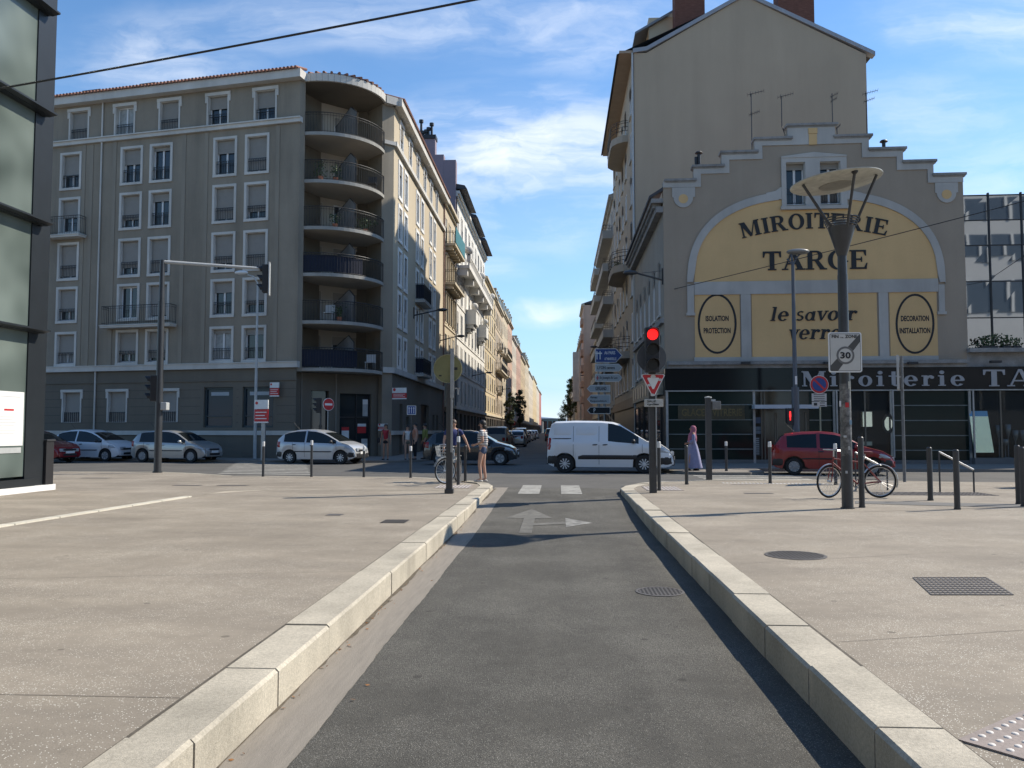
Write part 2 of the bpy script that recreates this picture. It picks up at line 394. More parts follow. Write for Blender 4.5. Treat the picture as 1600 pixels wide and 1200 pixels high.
# left pavement
q = lambda x, y: at(x, y, ZP)
edgeL = [(-1.92, -9), (-1.92, 20.2), (-2.05, 21.2), (-2.6, 22.1)] + [(q(x, y).x, q(x, y).y) for x, y in ((700, 749.5), (640, 746), (490, 745), (360, 744), (300, 740), (250, 738), (90, 737.2))]
edgeL += [(-34, 33.5), (-70, 41), (-70, -9)]
mb = MB(); mb.prism(edgeL, -.05, ZP); struct('pavement_left', mb, M['paving'])
edgeR = [(1.78, -9), (1.75, 18.4), (1.72, 20.0), (2.1, 21.5), (2.9, 22.6), (4.4, 23.3), (8.4, 23.6), (q(1500, 753).x, q(1500, 753).y), (q(1600, 753.5).x, q(1600, 753.5).y), (60, 21), (60, -9)]
mb = MB(); mb.prism(edgeR, -.05, ZP); struct('pavement_right', mb, M['paving'])

# kerbs of separate granite blocks, lower towards the crossing where the road rises
def kerb(path, w, name, side):
    # path: outer (road side) points; blocks about 1.05 m with thin open joints
    mb = MB(); dk = MB()
    pts = [V((p[0], p[1], 0)) for p in path]
    L = [0]
    for a, b in zip(pts[:-1], pts[1:]): L.append(L[-1] + (b - a).length)
    def pos(s):
        for i in range(len(L) - 1):
            if s <= L[i + 1] or i == len(L) - 2:
                t = (s - L[i]) / (L[i + 1] - L[i]); return pts[i].lerp(pts[i + 1], t), (pts[i + 1] - pts[i]).normalized()
    s = 0.0; rnd = random.Random(side + 5)
    while s < L[-1] - .1:
        e = min(L[-1], s + rnd.uniform(1.0, 1.12)); g = .007
        (p0, t0), (p1, t1) = pos(s + g), pos(e - g)
        n0 = V((t0.y, -t0.x, 0)) * side; n1 = V((t1.y, -t1.x, 0)) * side
        j = rnd.uniform(-.006, .006); zt = ZP + .008 + j; jo = rnd.uniform(-.006, .006); p0 = p0 + n0 * jo; p1 = p1 + n1 * (jo + rnd.uniform(-.003, .003))
        c = .018; o = V((0, 0, 0))
        def ring(p, n):
            return [p + n * 0 + V((0, 0, -.05)), p + V((0, 0, zt - c)), p + n * c + V((0, 0, zt)), p + n * w + V((0, 0, zt)), p + n * w + V((0, 0, -.05))]
        mb.add(ring(p0, n0) + ring(p1, n1), [(0, 1, 2, 3, 4), (9, 8, 7, 6, 5)] + [(i, i + 5, (i + 1) % 5 + 5, (i + 1) % 5) for i in range(5)])
        s = e
    ob = struct(name, mb, M['granite'])
    inner = MB()
    for a, b in zip(pts[:-1], pts[1:]):
        t = (b - a).normalized(); n = V((t.y, -t.x, 0)) * side
        A, B = a + n * .02, b + n * .02; A2, B2 = a + n * (w - .005), b + n * (w - .005)
        inner.hexa([A + V((0, 0, -.05)), B + V((0, 0, -.05)), B2 + V((0, 0, -.05)), A2 + V((0, 0, -.05)), A + V((0, 0, ZP - .012)), B + V((0, 0, ZP - .012)), B2 + V((0, 0, ZP - .012)), A2 + V((0, 0, ZP - .012))])
    struct(name + '_joints', inner, M['granite_dark'])
    sl = MB(); sl.quad(pts[0] + V((side * (w - .004), 0, ZP + .0045)), pts[0] + V((side * (w + .018), 0, ZP + .0045)), pts[1] + V((side * (w + .014), 0, ZP + .0045)), pts[1] + V((side * (w - .004), 0, ZP + .0045))); struct(name + '_seam', sl, mat('dirty_seam', (.10, .085, .065), .95, .4, 9, world=True))
kerb([(XL, -2.6), (XL, 20.0), (XL - .02, 20.9), (XL - .25, 21.9), (XL - .8, 22.6)], .31, 'kerb_left', -1)
kerb([(XR, -2.35), (XR, 18.2), (XR - .03, 19.6), (XR + .15, 20.7), (XR + .6, 21.8), (XR + 1.4, 22.8), (4.4, 23.45), (8.4, 23.75)], .31, 'kerb_right', 1)
mbk = MB(); 
ek = [V((p[0], p[1], 0)) for p in edgeL[4:11]]
for a, b in zip(ek[:-1], ek[1:]):
    t = (b - a).normalized(); n = V((-t.y, t.x, 0))
    A, B = a, b; C, D = b + n * -.16, a + n * -.16
    mbk.hexa([A + V((0, 0, 0)), B, C, D, A + V((0, 0, ZP + .004)), B + V((0, 0, ZP + .004)), C + V((0, 0, ZP + .004)), D + V((0, 0, ZP + .004))])
struct('kerb_avenue', mbk, M['granite'])
# flush granite strip on the left pavement
p0, p1, p2 = q(-60, 834), q(300, 776.5), q(352, 769)
mb = MB(); d = (p1 - p0); L_ = d.length; d.normalize(); n = V((-d.y, d.x, 0)); k = 0; s = 0
while s < L_:
    e = min(L_, s + 1.0); a, b = p0 + d * (s + .012), p0 + d * (e - .012)
    mb.hexa([a, b, b + n * .16, a + n * .16] + [w + V((0, 0, .022)) for w in (a, b, b + n * .16, a + n * .16)]); s = e
struct('paving_strip', mb, mat('pale_granite', (.56, .52, .43), .85, .12, 2, .3, 60, world=True, fine=.2, fscale=50))
mb = MB(); a, b = q(300, 776), q(352, 767.5)
mb.quad(a, b, b + V((.9, .45, 0)), a + V((.0, .55, 0)))
for v in mb.v: v.z = ZP + .004
struct('paving_patch', mb, mat('dropped_paving', (.42, .36, .28), .9, .12, 3, world=True, fine=.15))
mb = MB(); a, b = q(352, 766), q(1000, 763)
b = V((-1.95, 19.0, ZP)); 
mb.quad(a, b, b + V((0, .06, 0)), a + V((0, .06, 0)))
for v in mb.v: v.z = ZP + .005
struct('paving_joint', mb, M['granite'])
# joint lines and dark saw cuts across both pavements
mb = MB()
for (x0, y0, x1, y1, w) in ((-30, 1085, 330, 1092, .006), (0, 905, 560, 893, .006), (380, 777, 690, 771, .02), (1350, 800, 1600, 792, .02), (1020, 1000, 1600, 985, .005), (940, 880, 1500, 862, .006)):
    a, b = q(x0, y0), q(x1, y1)
    if x0 > 900: a.x = max(a.x, 1.8)
    mb.quad(a, b, b + V((0, w, 0)), a + V((0, w, 0)))
for v in mb.v: v.z = ZP + .003
struct('paving_cuts', mb, mat('saw_cut', (.13, .11, .09), .95, .1))
# raised border of the bicycle stand area on the right (low step with dark face)
a, b, c, d = q(1336, 787), q(1640, 795), q(1640, 789), q(1336, 783)
mb = MB(); mb.quad(a, b, c, d)
for v in mb.v: v.z = ZP + .006
struct('paving_band', mb, mat('dark_paving_band', (.14, .135, .125), .9, .1, 2, world=True, fine=.1))

# far pavements
FA = Frame((0, 0), (1, 0))         # placeholder, replaced below
_pa = at(340, 715, ZP); hd = R(11.3)
UA = V((math.cos(hd), -math.sin(hd), 0))      # facade of the left corner building, left to right
FA = Frame((_pa.x, _pa.y), UA)
mb = MB()
A0, A1 = FA.P(-60, 0, 0), FA.P(4.2, 0, 0); A2, A3 = FA.P(4.6, 2.9, 0), FA.P(-60, 2.9, 0)
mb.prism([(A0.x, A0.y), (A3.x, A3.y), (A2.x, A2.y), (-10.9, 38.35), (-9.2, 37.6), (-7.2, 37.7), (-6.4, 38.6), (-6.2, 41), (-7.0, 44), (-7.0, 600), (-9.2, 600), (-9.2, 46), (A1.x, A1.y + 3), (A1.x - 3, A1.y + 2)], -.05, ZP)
struct('pavement_far_left', mb, mat('shaded_pavement', (.20, .18, .155), .9, .12, .6, world=True, fine=.1))  # darker than the near pavement: shade put into the base colour
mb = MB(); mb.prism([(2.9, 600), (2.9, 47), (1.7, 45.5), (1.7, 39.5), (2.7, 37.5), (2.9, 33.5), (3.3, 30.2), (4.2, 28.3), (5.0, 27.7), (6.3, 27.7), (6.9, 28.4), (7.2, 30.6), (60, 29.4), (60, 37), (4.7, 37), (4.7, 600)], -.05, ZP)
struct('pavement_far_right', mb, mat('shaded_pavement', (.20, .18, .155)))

# road markings
zr = .006
def strip(mb, pts, dz=.005):
    mb.add([(p[0], p[1], (ramp(p[1]) if p[1] < 21.5 and -1.7 < p[0] < 1.6 else ZA) + dz) for p in pts], [tuple(range(len(pts)))])
mb = MB()
for x0, x1 in ((-.95, -.45), (.06, .55)):
    yy = 19.4
    while yy < 22.4: strip(mb, [(x0, yy), (x1, yy), (x1, yy + .5), (x0, yy + .5)], .006); yy += .5
struct('crossing_stripes_street', mb, M['white_line'])
mb = MB()
for i in range(12):                 # zebra across the avenue on the left
    y0 = 27.2 + i * 1.05
    if y0 > 38.2: break
    xa, xb = -11.6 - (y0 - 27) * .33, -8.2 - (y0 - 27) * .33
    strip(mb, [(xa, y0 + .6), (xb, y0), (xb, y0 + .5), (xa, y0 + 1.1)])
for i in range(4):                  # zebra in front of the shop
    y0 = 24.4 + i * .95
    strip(mb, [(4.4, y0), (7.6, y0), (7.6, y0 + .5), (4.4, y0 + .5)])
struct('crossing_stripes_avenue', mb, M['white_line'])
mb = MB()
strip(mb, [(-.62, 13.0), (-.42, 13.0), (-.42, 14.9), (-.62, 14.9)]); strip(mb, [(-.95, 14.9), (-.1, 14.9), (-.52, 16.3)])
strip(mb, [(-.42, 13.9), (.12, 14.15), (.12, 14.45), (-.42, 14.2)], .006)
struct('lane_arrow', mb, M['faded_line'])
mb = MB(); strip(mb, [(.12, 13.75), (.58, 14.3), (.12, 14.95)]); struct('lane_arrow_tip', mb, mat('worn_arrow_paint', (.215, .21, .19), .8, .4, 5, world=True, fine=.3, fscale=15))
mb = MB()
for i in range(30):
    x = q(1125, 753).x + i * .095
    for j in range(2): mb.lathe((x, 22.05 - i * .012 + j * .09, ZP), [(.028, 0), (.022, .006), (0.001, .008)], 8)
tw_ = thing('tactile_paving', 'row of small white warning studs along the far kerb of the right pavement', 'tactile paving', (q(1125, 753).x, 22.05, ZP)); mb.build('dome', M['signwhite'], tw_)['kind'] = 'stuff'
mb = MB(); mb.box(q(1125, 753).x - .05, q(1125, 753).x + 2.85, 21.62, 22.2, ZP - .01, ZP + .002); mb.build('slab', mat('stud_slab', (.29, .25, .20), .9, .15, 6), tw_)

# tactile slab bottom right
A = q(1497, 1158); mbp = MB(); ux = (q(1600, 1112) - A).normalized(); uy = V((-ux.y, ux.x, 0)) * -1
t0 = thing('tactile_paving', 'grey slab with rows of raised warning domes beside the right kerb in the foreground', 'tactile paving', (A.x, A.y, ZP))
mb = MB(); c = [A, A + ux * 1.6, A + ux * 1.6 + uy * .62, A + uy * .62]
mb.hexa([p + V((0, 0, .001)) for p in c] + [p + V((0, 0, .009)) for p in c]); mb.build('slab', mat('tactile_slab', (.27, .225, .20), .85, .12, 6, .2, 50, fine=.15, fscale=60), t0)
mb = MB()
for i in range(21):
    for j in range(8):
        p = A + ux * (.05 + i * .075) + uy * (.045 + j * .075) + V((0, 0, .009)); mb.lathe(p, [(.017, 0), (.014, .004), (.008, .006), (.0005, .0065)], 10)
mb.build('dome', mat('worn_dome', (.62, .58, .53), .6, .1, 6), t0, smooth=True)['kind'] = 'stuff'
for (x, y, w, h, lab) in ((1085, 763, 1.1, .75, 'tactile patch of dots at the right kerb corner beside the red traffic light'),):
    pass
def dots_patch(c, w, h, lab):
    t = thing('tactile_paving', lab, 'tactile paving', c)
    mb = MB(); mb.box(c[0] - w / 2, c[0] + w / 2, c[1] - h / 2, c[1] + h / 2, c[2], c[2] + .008); mb.build('slab', mat('tactile_slab', (.27, .225, .20)), t)
    mb = MB()
    for i in range(int(w / .09)):
        for j in range(int(h / .11)):
            mb.lathe((c[0] - w / 2 + .045 + i * .09, c[1] - h / 2 + .05 + j * .11, c[2] + .008), [(.02, 0), (.015, .006), (.001, .008)], 7)
    mb.build('dome', mat('worn_dome', (.62, .58, .53)), t)['kind'] = 'stuff'
dots_patch((2.45, 19.9, ZP), .85, 1.3, 'tactile dots at the right kerb corner beside the red traffic light')
dots_patch((-2.55, 20.3, ZP), .85, 1.1, 'tactile dots at the left kerb corner by the feet of the woman in shorts')

# manhole covers and grates
def grate_rect(c, ux, uy, w, h, n1, n2, lab):
    t = thing('manhole_cover', lab, 'manhole cover', c); c = V(c)
    P = lambda a, b, z=.006: c + ux * a + uy * b + V((0, 0, z))
    mb = MB(); mb.hexa([P(0, 0, .0005), P(w, 0, .0005), P(w, h, .0005), P(0, h, .0005), P(0, 0, .003), P(w, 0, .003), P(w, h, .003), P(0, h, .003)])
    mb.build('pit', mat('pit_dirt', (.22, .19, .16), .95, .15), t)
    mb = MB()
    for i in range(n1 + 1):
        a = w * i / n1; mb.hexa([P(a - .008, 0, .003), P(a + .008, 0, .003), P(a + .008, h, .003), P(a - .008, h, .003), P(a - .008, 0), P(a + .008, 0), P(a + .008, h), P(a - .008, h)])
    for i in range(n2 + 1):
        b = h * i / n2; mb.hexa([P(0, b - .008, .003), P(w, b - .008, .003), P(w, b + .008, .003), P(0, b + .008, .003), P(0, b - .008, .008), P(w, b - .008, .008), P(w, b + .008, .008), P(0, b + .008, .008)])
    mb.build('grid', mat('cast_iron', (.10, .092, .085), .6, .15), t)
c = q(1456, 930); d = q(1583, 930) - c; up_ = q(1427, 903) - c
grate_rect(c, d.normalized(), up_.normalized(), d.length, up_.length, 16, 9, 'large rectangular iron grid cover set in the right pavement')
def grate_round(c, r, lab, flat=False):
    t = thing('manhole_cover', lab, 'manhole cover', c)
    mb = MB(); mb.lathe(c, [(r, 0), (r, .006), (r * .9, .008), (r * .9, .003), (.001, .003)], 36); mb.build('rim', mat('cast_iron', (.055, .05, .05)), t)
    mb = MB(); n = 6 if not flat else 5
    for i in range(-n, n + 1):
        x = i * r * .9 / (n + .5); hl = math.sqrt(max(0, (r * .9) ** 2 - x * x))
        mb.box(c[0] + x - .009, c[0] + x + .009, c[1] - hl, c[1] + hl, c[2] + .003, c[2] + .007)
        mb.box(c[0] - hl, c[0] + hl, c[1] + x - .009, c[1] + x + .009, c[2] + .003, c[2] + .0085)
    mb.build('grid', mat('cast_iron', (.055, .05, .05)), t)
c = q(1243, 868); grate_round((c.x, c.y, ZP), .33, 'round iron grid cover set in the right pavement')
c = at(1036, 925, 0.0); grate_round((c.x - .03, c.y, .0), .24, 'round worn manhole cover in the street by the shaded right kerb', True)
for (x, y, w, h, lab) in ((617, 815, .36, .42, 'small rectangular drain grate in the left pavement by the kerb'),):
    c = q(x, y); grate_rect((c.x - w / 2, c.y - h / 2, ZP), V((1, 0, 0)), V((0, 1, 0)), w, h, 8, 6, lab)
for (x, y, w, lab) in ((150, 747, .8, 'narrow dark slot cover in the left pavement nearest the glass facade'), (293, 758.5, .7, 'narrow dark slot cover on the left pavement, first in front of the signal mast'), (364, 758.5, .75, 'narrow dark slot cover on the left pavement, second from the signal mast'),
                  (1185, 771, .6, 'narrow dark cover behind the bollards on the right pavement'), (523, 804.5, .25, 'tiny dark valve cover in the middle of the left pavement')):
    c = q(x, y); mb = MB(); mb.box(c.x - w / 2, c.x + w / 2, c.y - .12, c.y + .12, ZP, ZP + .005)
    tag(mb.build('slot_cover', mat('cast_iron', (.055, .05, .05)), origin=(c.x, c.y, ZP)), lab, 'drain cover', 'small covers in the pavements')
c = q(1430, 771); mb = MB(); mb.box(c.x - 1.0, c.x + 1.5, c.y - .55, c.y + .35, ZP, ZP + .006)
for i in range(16):
    for j in range(6): mb.box(c.x - .95 + i * .155, c.x - .87 + i * .155, c.y - .5 + j * .14, c.y - .44 + j * .14, ZP + .006, ZP + .012)
tag(mb.build('paving_grid', mat('dark_setts', (.11, .10, .095), .9, .15, 5, fine=.2), origin=(c.x, c.y, ZP)), 'dark ribbed paving panel between the bicycle and the two bollards', 'tactile paving')
# dry leaves and grit along the left gutter
mb = MB(); rnd = random.Random(3)
for i in range(70):
    y = rnd.uniform(3.0, 14); x = XL + .02 + abs(rnd.gauss(0, .035)) + (rnd.random() < .12) * rnd.uniform(0, .5)
    s = rnd.uniform(.006, .022); a = rnd.uniform(0, 6.3); z = ramp(y) + .006
    mb.add([(x + s * math.cos(a), y + s * math.sin(a), z + rnd.uniform(0, .01)), (x - s * .5 * math.sin(a), y + s * .5 * math.cos(a), z + .006), (x - s * math.cos(a), y - s * math.sin(a), z + rnd.uniform(0, .01)), (x + s * .5 * math.sin(a), y - s * .5 * math.cos(a), z)], [(0, 1, 2, 3)])
o = mb.build('leaf_litter', mat('dry_leaf', (.30, .14, .05), .9, .4, 20)); o['kind'] = 'stuff'; o['label'] = 'dry leaves and grit along the left gutter'; o['category'] = 'leaf litter'
# ------------------------------------------------------------------ wall, window and lettering builders
def wall(F, a0, a1, z0, z1, holes, name, m, parent, th=.3, d=0.0):
    """front sheet with real openings and their reveals"""
    A = sorted({a0, a1, *[min(max(h[0], a0), a1) for h in holes], *[min(max(h[1], a0), a1) for h in holes]})
    Z = sorted({z0, z1, *[min(max(h[2], z0), z1) for h in holes], *[min(max(h[3], z0), z1) for h in holes]})
    mb = MB()
    idx = {}
    def vid(a, z):
        if (a, z) not in idx: idx[(a, z)] = len(mb.v); mb.v.append(F.P(a, d, z))
        return idx[(a, z)]
    for i in range(len(A) - 1):
        for j in range(len(Z) - 1):
            ca, cz = (A[i] + A[i + 1]) / 2, (Z[j] + Z[j + 1]) / 2
            if any(h[0] < ca < h[1] and h[2] < cz < h[3] for h in holes): continue
            mb.f.append((vid(A[i], Z[j]), vid(A[i + 1], Z[j]), vid(A[i + 1], Z[j + 1]), vid(A[i], Z[j + 1])))
    for h in holes:
        b0, b1, c0, c1 = h[:4]; e = d - th
        mb.quad(F.P(b0, d, c0), F.P(b0, e, c0), F.P(b0, e, c1), F.P(b0, d, c1)); mb.quad(F.P(b1, d, c0), F.P(b1, d, c1), F.P(b1, e, c1), F.P(b1, e, c0))
        mb.quad(F.P(b0, d, c0), F.P(b1, d, c0), F.P(b1, e, c0), F.P(b0, e, c0)); mb.quad(F.P(b0, d, c1), F.P(b0, e, c1), F.P(b1, e, c1), F.P(b1, d, c1))
    return mb.build(name, m, parent, fixn=False)
_wc = {}
def window(F, parent, a, z, w, h, shut=0., rail=True, surround=0.12, style='pvc', depth=.24, name='window', sill=False, simple=False, rails='v', lintel=False, curtain=False, sm=None, fr=None):
    """a = centre, z = sill height; every window is a part with its own frame, pane, shutter and railing"""
    key = (round(F.u.x, 4), round(F.u.y, 4), round(w, 2), round(h, 2), round(shut, 2), rail, surround, style, depth, name, sill, simple, rails, lintel, curtain, sm.name if sm else 0, fr.name if fr else 0)
    loc = F.P(a, 0, z) - ROOTLOC[parent.name]
    if key in _wc:
        src = _wc[key]; c = inst(src, parent, loc)
        for ch in src.children:
            k = ch.copy(); COL.objects.link(k); k.parent = c
        return c
    G = F.at0(); hw = w / 2; s = surround
    mb = MB(); tm = sm or M['white_trim']
    if s:
        if lintel:      # hood with two short ears and slim jambs
            mb.fb(G, -hw - s * 1.5, hw + s * 1.5, .002, .075, h, h + s * 1.4)
            mb.fb(G, -hw - s * 1.5, -hw - .002, .002, .05, h - .34, h); mb.fb(G, hw + .002, hw + s * 1.5, .002, .05, h - .34, h)
            mb.fb(G, -hw - s * .75, -hw - .002, .002, .04, 0, h - .34); mb.fb(G, hw + .002, hw + s * .75, .002, .04, 0, h - .34)
        else:
            mb.fb(G, -hw - s, -hw, .002, .045, 0, h); mb.fb(G, hw, hw + s, .002, .045, 0, h)
            mb.fb(G, -hw - s, hw + s, .002, .047, h, h + s); mb.fb(G, -hw - s, hw + s, .002, .06, -s, 0)
    if sill: mb.fb(G, -hw - .08, hw + .08, -.05, .1, -.09, 0)
    # reveal lining
    mb.fb(G, -hw + .003, -hw + .022, -depth, 0, .004, h - .003); mb.fb(G, hw - .022, hw - .003, -depth, 0, .004, h - .003)
    mb.fb(G, -hw + .022, hw - .022, -depth, -.002, .004, .02); mb.fb(G, -hw + .022, hw - .022, -depth, -.002, h - .022, h - .004)
    root = mb.build(name, tm, None, origin=(0, 0, 0)); root.parent = parent; root.location = loc
    ROOTLOC[root.name] = V((0, 0, 0))
    fm = fr or (M['pvc'] if style == 'pvc' else M['iron'])
    x0, x1, y0, y1 = -hw + .022, hw - .022, .02, h - .022; D = -depth
    if simple:
        mb = MB(); mb.quad(G.P(x0, D + .01, y0), G.P(x1, D + .01, y0), G.P(x1, D + .01, y1), G.P(x0, D + .01, y1)); mb.build('pane', M['glass'], root, origin=(0, 0, 0))
        mb = MB(); mb.fb(G, -.04, .04, D + .012, D + .04, y0, y1); mb.build('frame', fm, root, origin=(0, 0, 0))
        if shut > 0: mb = MB(); mb.fb(G, x0, x1, D + .045, D + .07, y1 - (y1 - y0) * shut, y1); mb.build('shutter', M['shutter'], root, origin=(0, 0, 0))
        if rail: mb = MB(); mb.fb(G, -hw, hw, -.1, -.07, .1, .14); mb.fb(G, -hw, hw, -.1, -.07, h * .3, h * .3 + .04); mb.fb(G, -.03, .03, -.1, -.07, .1, h * .3); mb.build('railing', M['iron'], root, origin=(0, 0, 0))
        _wc[key] = root; return root
    mb = MB(); mb.quad(G.P(x0, D + .01, y0), G.P(x1, D + .01, y0), G.P(x1, D + .01, y1), G.P(x0, D + .01, y1))
    mb.build('pane', M['curtain'] if curtain else M['glass'], root, origin=(0, 0, 0))
    mb = MB(); t = .055
    for b0, b1 in ((x0, x0 + t), (x1 - t, x1), (-t * .9, t * .9)): mb.fb(G, b0, b1, D + .012, D + .05, y0, y1)
    for c0, c1 in ((y0, y0 + t * 1.3), (y1 - t, y1)): mb.fb(G, x0, x1, D + .013, D + .051, c0, c1)
    mb.build('frame', fm, root, origin=(0, 0, 0))
    if shut > 0:
        mb = MB(); zb = y1 - (y1 - y0) * shut; n = max(2, int((y1 - zb) / .055)); st = (y1 - zb) / n
        v = []; 
        for i in range(n):
            z_a, z_b = zb + i * st, zb + (i + 1) * st
            mb.quad(G.P(x0, D + .10, z_a), G.P(x1, D + .10, z_a), G.P(x1, D + .085, z_b), G.P(x0, D + .085, z_b))
            mb.quad(G.P(x0, D + .085, z_b), G.P(x1, D + .085, z_b), G.P(x1, D + .10, z_b), G.P(x0, D + .10, z_b))
        mb.build('shutter', M['shutter'], root, origin=(0, 0, 0), fixn=False)
    if rail:
        mb = MB(); rh = min(.72, h * .38); dr = -.07
        for zz in (.08, rh - .12, rh): mb.fb(G, -hw + .01, hw - .01, dr, dr + .03, zz, zz + .022)
        n = max(4, int(w / .1))
        for i in range(n + 1):
            x = -hw + .02 + (w - .04) * i / n
            mb.fb(G, x - .007, x + .007, dr + .005, dr + .02, .08, rh)
        mb.build('railing', M['iron'], root, origin=(0, 0, 0))
    _wc[key] = root; return root

def rail_mesh(mb, pts, zb, zt, step=.11, br=.008, rr=.018, kick=.1):
    """vertical-bar railing along a polyline of (x,y)"""
    P = [V((p[0], p[1], 0)) for p in pts]
    for zz, r in ((zt, rr), (zt - .12, br * 1.2), (zb + kick, br * 1.2)): mb.tube([p + V((0, 0, zz)) for p in P], r, 6)
    for a, b in zip(P[:-1], P[1:]):
        L = (b - a).length; n = max(1, int(L / step))
        for i in range(n):
            p = a.lerp(b, i / n); mb.cyl(p + V((0, 0, zb)), p + V((0, 0, zt)), br, n=5, caps=False)
    p = P[-1]; mb.cyl(p + V((0, 0, zb)), p + V((0, 0, zt)), rr, n=6)

# ---- heavy serif capitals and lower case drawn as strokes (unit = cap height)
def arc(cx, cy, rx, ry, t0, t1, w0, w1, n=14):
    """w0 = thickness where the stroke is vertical, w1 = where horizontal"""
    o = []; i_ = []
    for k in range(n + 1):
        t = R(t0 + (t1 - t0) * k / n); c, s_ = math.cos(t), math.sin(t)
        o.append((cx + rx * c, cy + ry * s_)); i_.append((cx + (rx - w0) * c, cy + (ry - w1) * s_))
    return [[o[k], o[k + 1], i_[k + 1], i_[k]] for k in range(n)]
def bx(x0, x1, y0, y1): return [[(x0, y0), (x1, y0), (x1, y1), (x0, y1)]]
def dg(x0, y0, x1, y1, w): return [[(x0 - w / 2, y0), (x0 + w / 2, y0), (x1 + w / 2, y1), (x1 - w / 2, y1)]]
def st(x, w, h=1., s=.09, t=.07, top=1, bot=1):
    r = bx(x, x + w, 0, h)
    if bot: r += bx(x - s, x + w + s, 0, t)
    if top: r += bx(x - s, x + w + s, h - t, h)
    return r
def GL(c):
    if c == 'I': return st(.1, .22), .42
    if c == 'T': return st(.32, .22, top=0) + bx(0, .86, .9, 1) + [[(0, .68), (.06, .68), (.12, .92), (0, .92)], [(.8, .68), (.86, .68), (.86, .92), (.74, .92)]], .86
    if c == 'E': return st(.08, .22, s=.08) + bx(.08, .78, 0, .09) + bx(.08, .76, .91, 1) + bx(.2, .58, .47, .55) + [[(.66, .08), (.78, .08), (.82, .32), (.77, .32)], [(.64, .92), (.76, .92), (.76, .7), (.71, .7)]] + bx(.52, .57, .38, .64), .84
    if c == 'R': return st(.08, .22, s=.08) + bx(.25, .5, .91, 1) + bx(.25, .5, .46, .54) + arc(.48, .73, .30, .27, -90, 90, .2, .085) + [[(.38, .5), (.58, .5), (.9, .03), (.66, .03)]] + bx(.64, .98, 0, .07), .96
    if c == 'O': return arc(.46, .5, .46, .52, 0, 360, .22, .09, 28), .92
    if c == 'A': return [[(.06, .03), (.14, .03), (.47, .98), (.40, 1.0)], [(.40, 1.02), (.54, 1.02), (.96, .03), (.70, .03)]] + bx(.2, .72, .29, .37) + bx(-.04, .26, 0, .07) + bx(.6, 1.06, 0, .07), 1.02
    if c == 'G': return arc(.46, .5, .46, .52, 45, 315, .22, .09, 22) + bx(.62, .84, .03, .42) + bx(.52, .94, .38, .45) + [[(.72, .66), (.82, .62), (.82, .98), (.77, .98)]], .94
    if c == 'M': return st(.06, .09, s=.08, top=0) + st(.86, .22, s=.08, top=0) + [[(-.02, 1), (.3, 1), (.62, .1), (.5, .0)], [(.52, .04), (.6, .04), (.9, .98), (.86, 1)]] + bx(.84, 1.16, .93, 1) + bx(-.04, .2, .93, 1), 1.18
    if c == 'i': return st(.08, .2, .68, .08, .07, 0) + bx(-.01, .2, .61, .68) + arc(.18, .88, .12, .12, 0, 360, .119, .119, 14), .4
    if c == 'r': return st(.08, .2, .68, .08, .07, 0) + bx(-.01, .2, .61, .68) + arc(.42, .44, .2, .25, 60, 170, .1, .13, 8) + arc(.5, .56, .1, .1, 0, 360, .099, .099, 12), .6
    if c == 'o': return arc(.34, .34, .34, .36, 0, 360, .2, .07, 24), .7
    if c == 'e': return arc(.34, .34, .34, .36, 0, 320, .2, .07, 22) + bx(.1, .62, .31, .39), .68
    if c == 't': return bx(.14, .34, .08, .95) + bx(0, .5, .61, .69) + arc(.36, .2, .22, .22, 180, 320, .18, .09, 10), .54
    if c == 'l': return st(.08, .18, 1., .07, .07, 0) + bx(-.01, .2, .93, 1), .38
    if c == 's': return arc(.26, .51, .22, .18, 35, 265, .1, .09, 12) + arc(.26, .19, .24, .2, -150, 85, .12, .1, 12), .52
    if c == 'a': return arc(.28, .30, .28, .32, 20, 340, .15, .08, 20) + bx(.42, .6, .03, .66) + bx(.5, .68, 0, .07), .68
    if c == 'v': return [[(.0, .68), (.22, .68), (.38, .0), (.28, .0)], [(.28, .0), (.38, .0), (.62, .68), (.52, .68)]] + bx(-.04, .28, .62, .69) + bx(.46, .68, .62, .69), .62
    return [], .34
def serif(F, text, a0, a1, z0, H, d, name, m, parent, shear=0., archf=None, track=.07, th=.03):
    adv = []; x = 0
    for c in text:
        g, w = GL(c); adv.append((g, x, w)); x += w + track
    tot = x - track; sx = (a1 - a0) / tot; mb = MB(); k = 0
    for g, x0, w in adv:
        cx = a0 + (x0 + w / 2) * sx
        for poly in g:
            k += 1; pts = []
            for px_, py_ in poly:
                lx = (px_ - w / 2) * sx + shear * py_ * H; ly = py_ * H
                if archf:
                    dz, ang = archf((cx - a0) / (a1 - a0)); ca, sa = math.cos(ang), math.sin(ang)
                    pts.append((cx + lx * ca - ly * sa, z0 + dz + lx * sa + ly * ca))
                else: pts.append((cx + lx, z0 + ly))
            mb.fprism(F, pts, d, d + th + .0007 * (k % 9))
    return mb.build(name, m, parent)
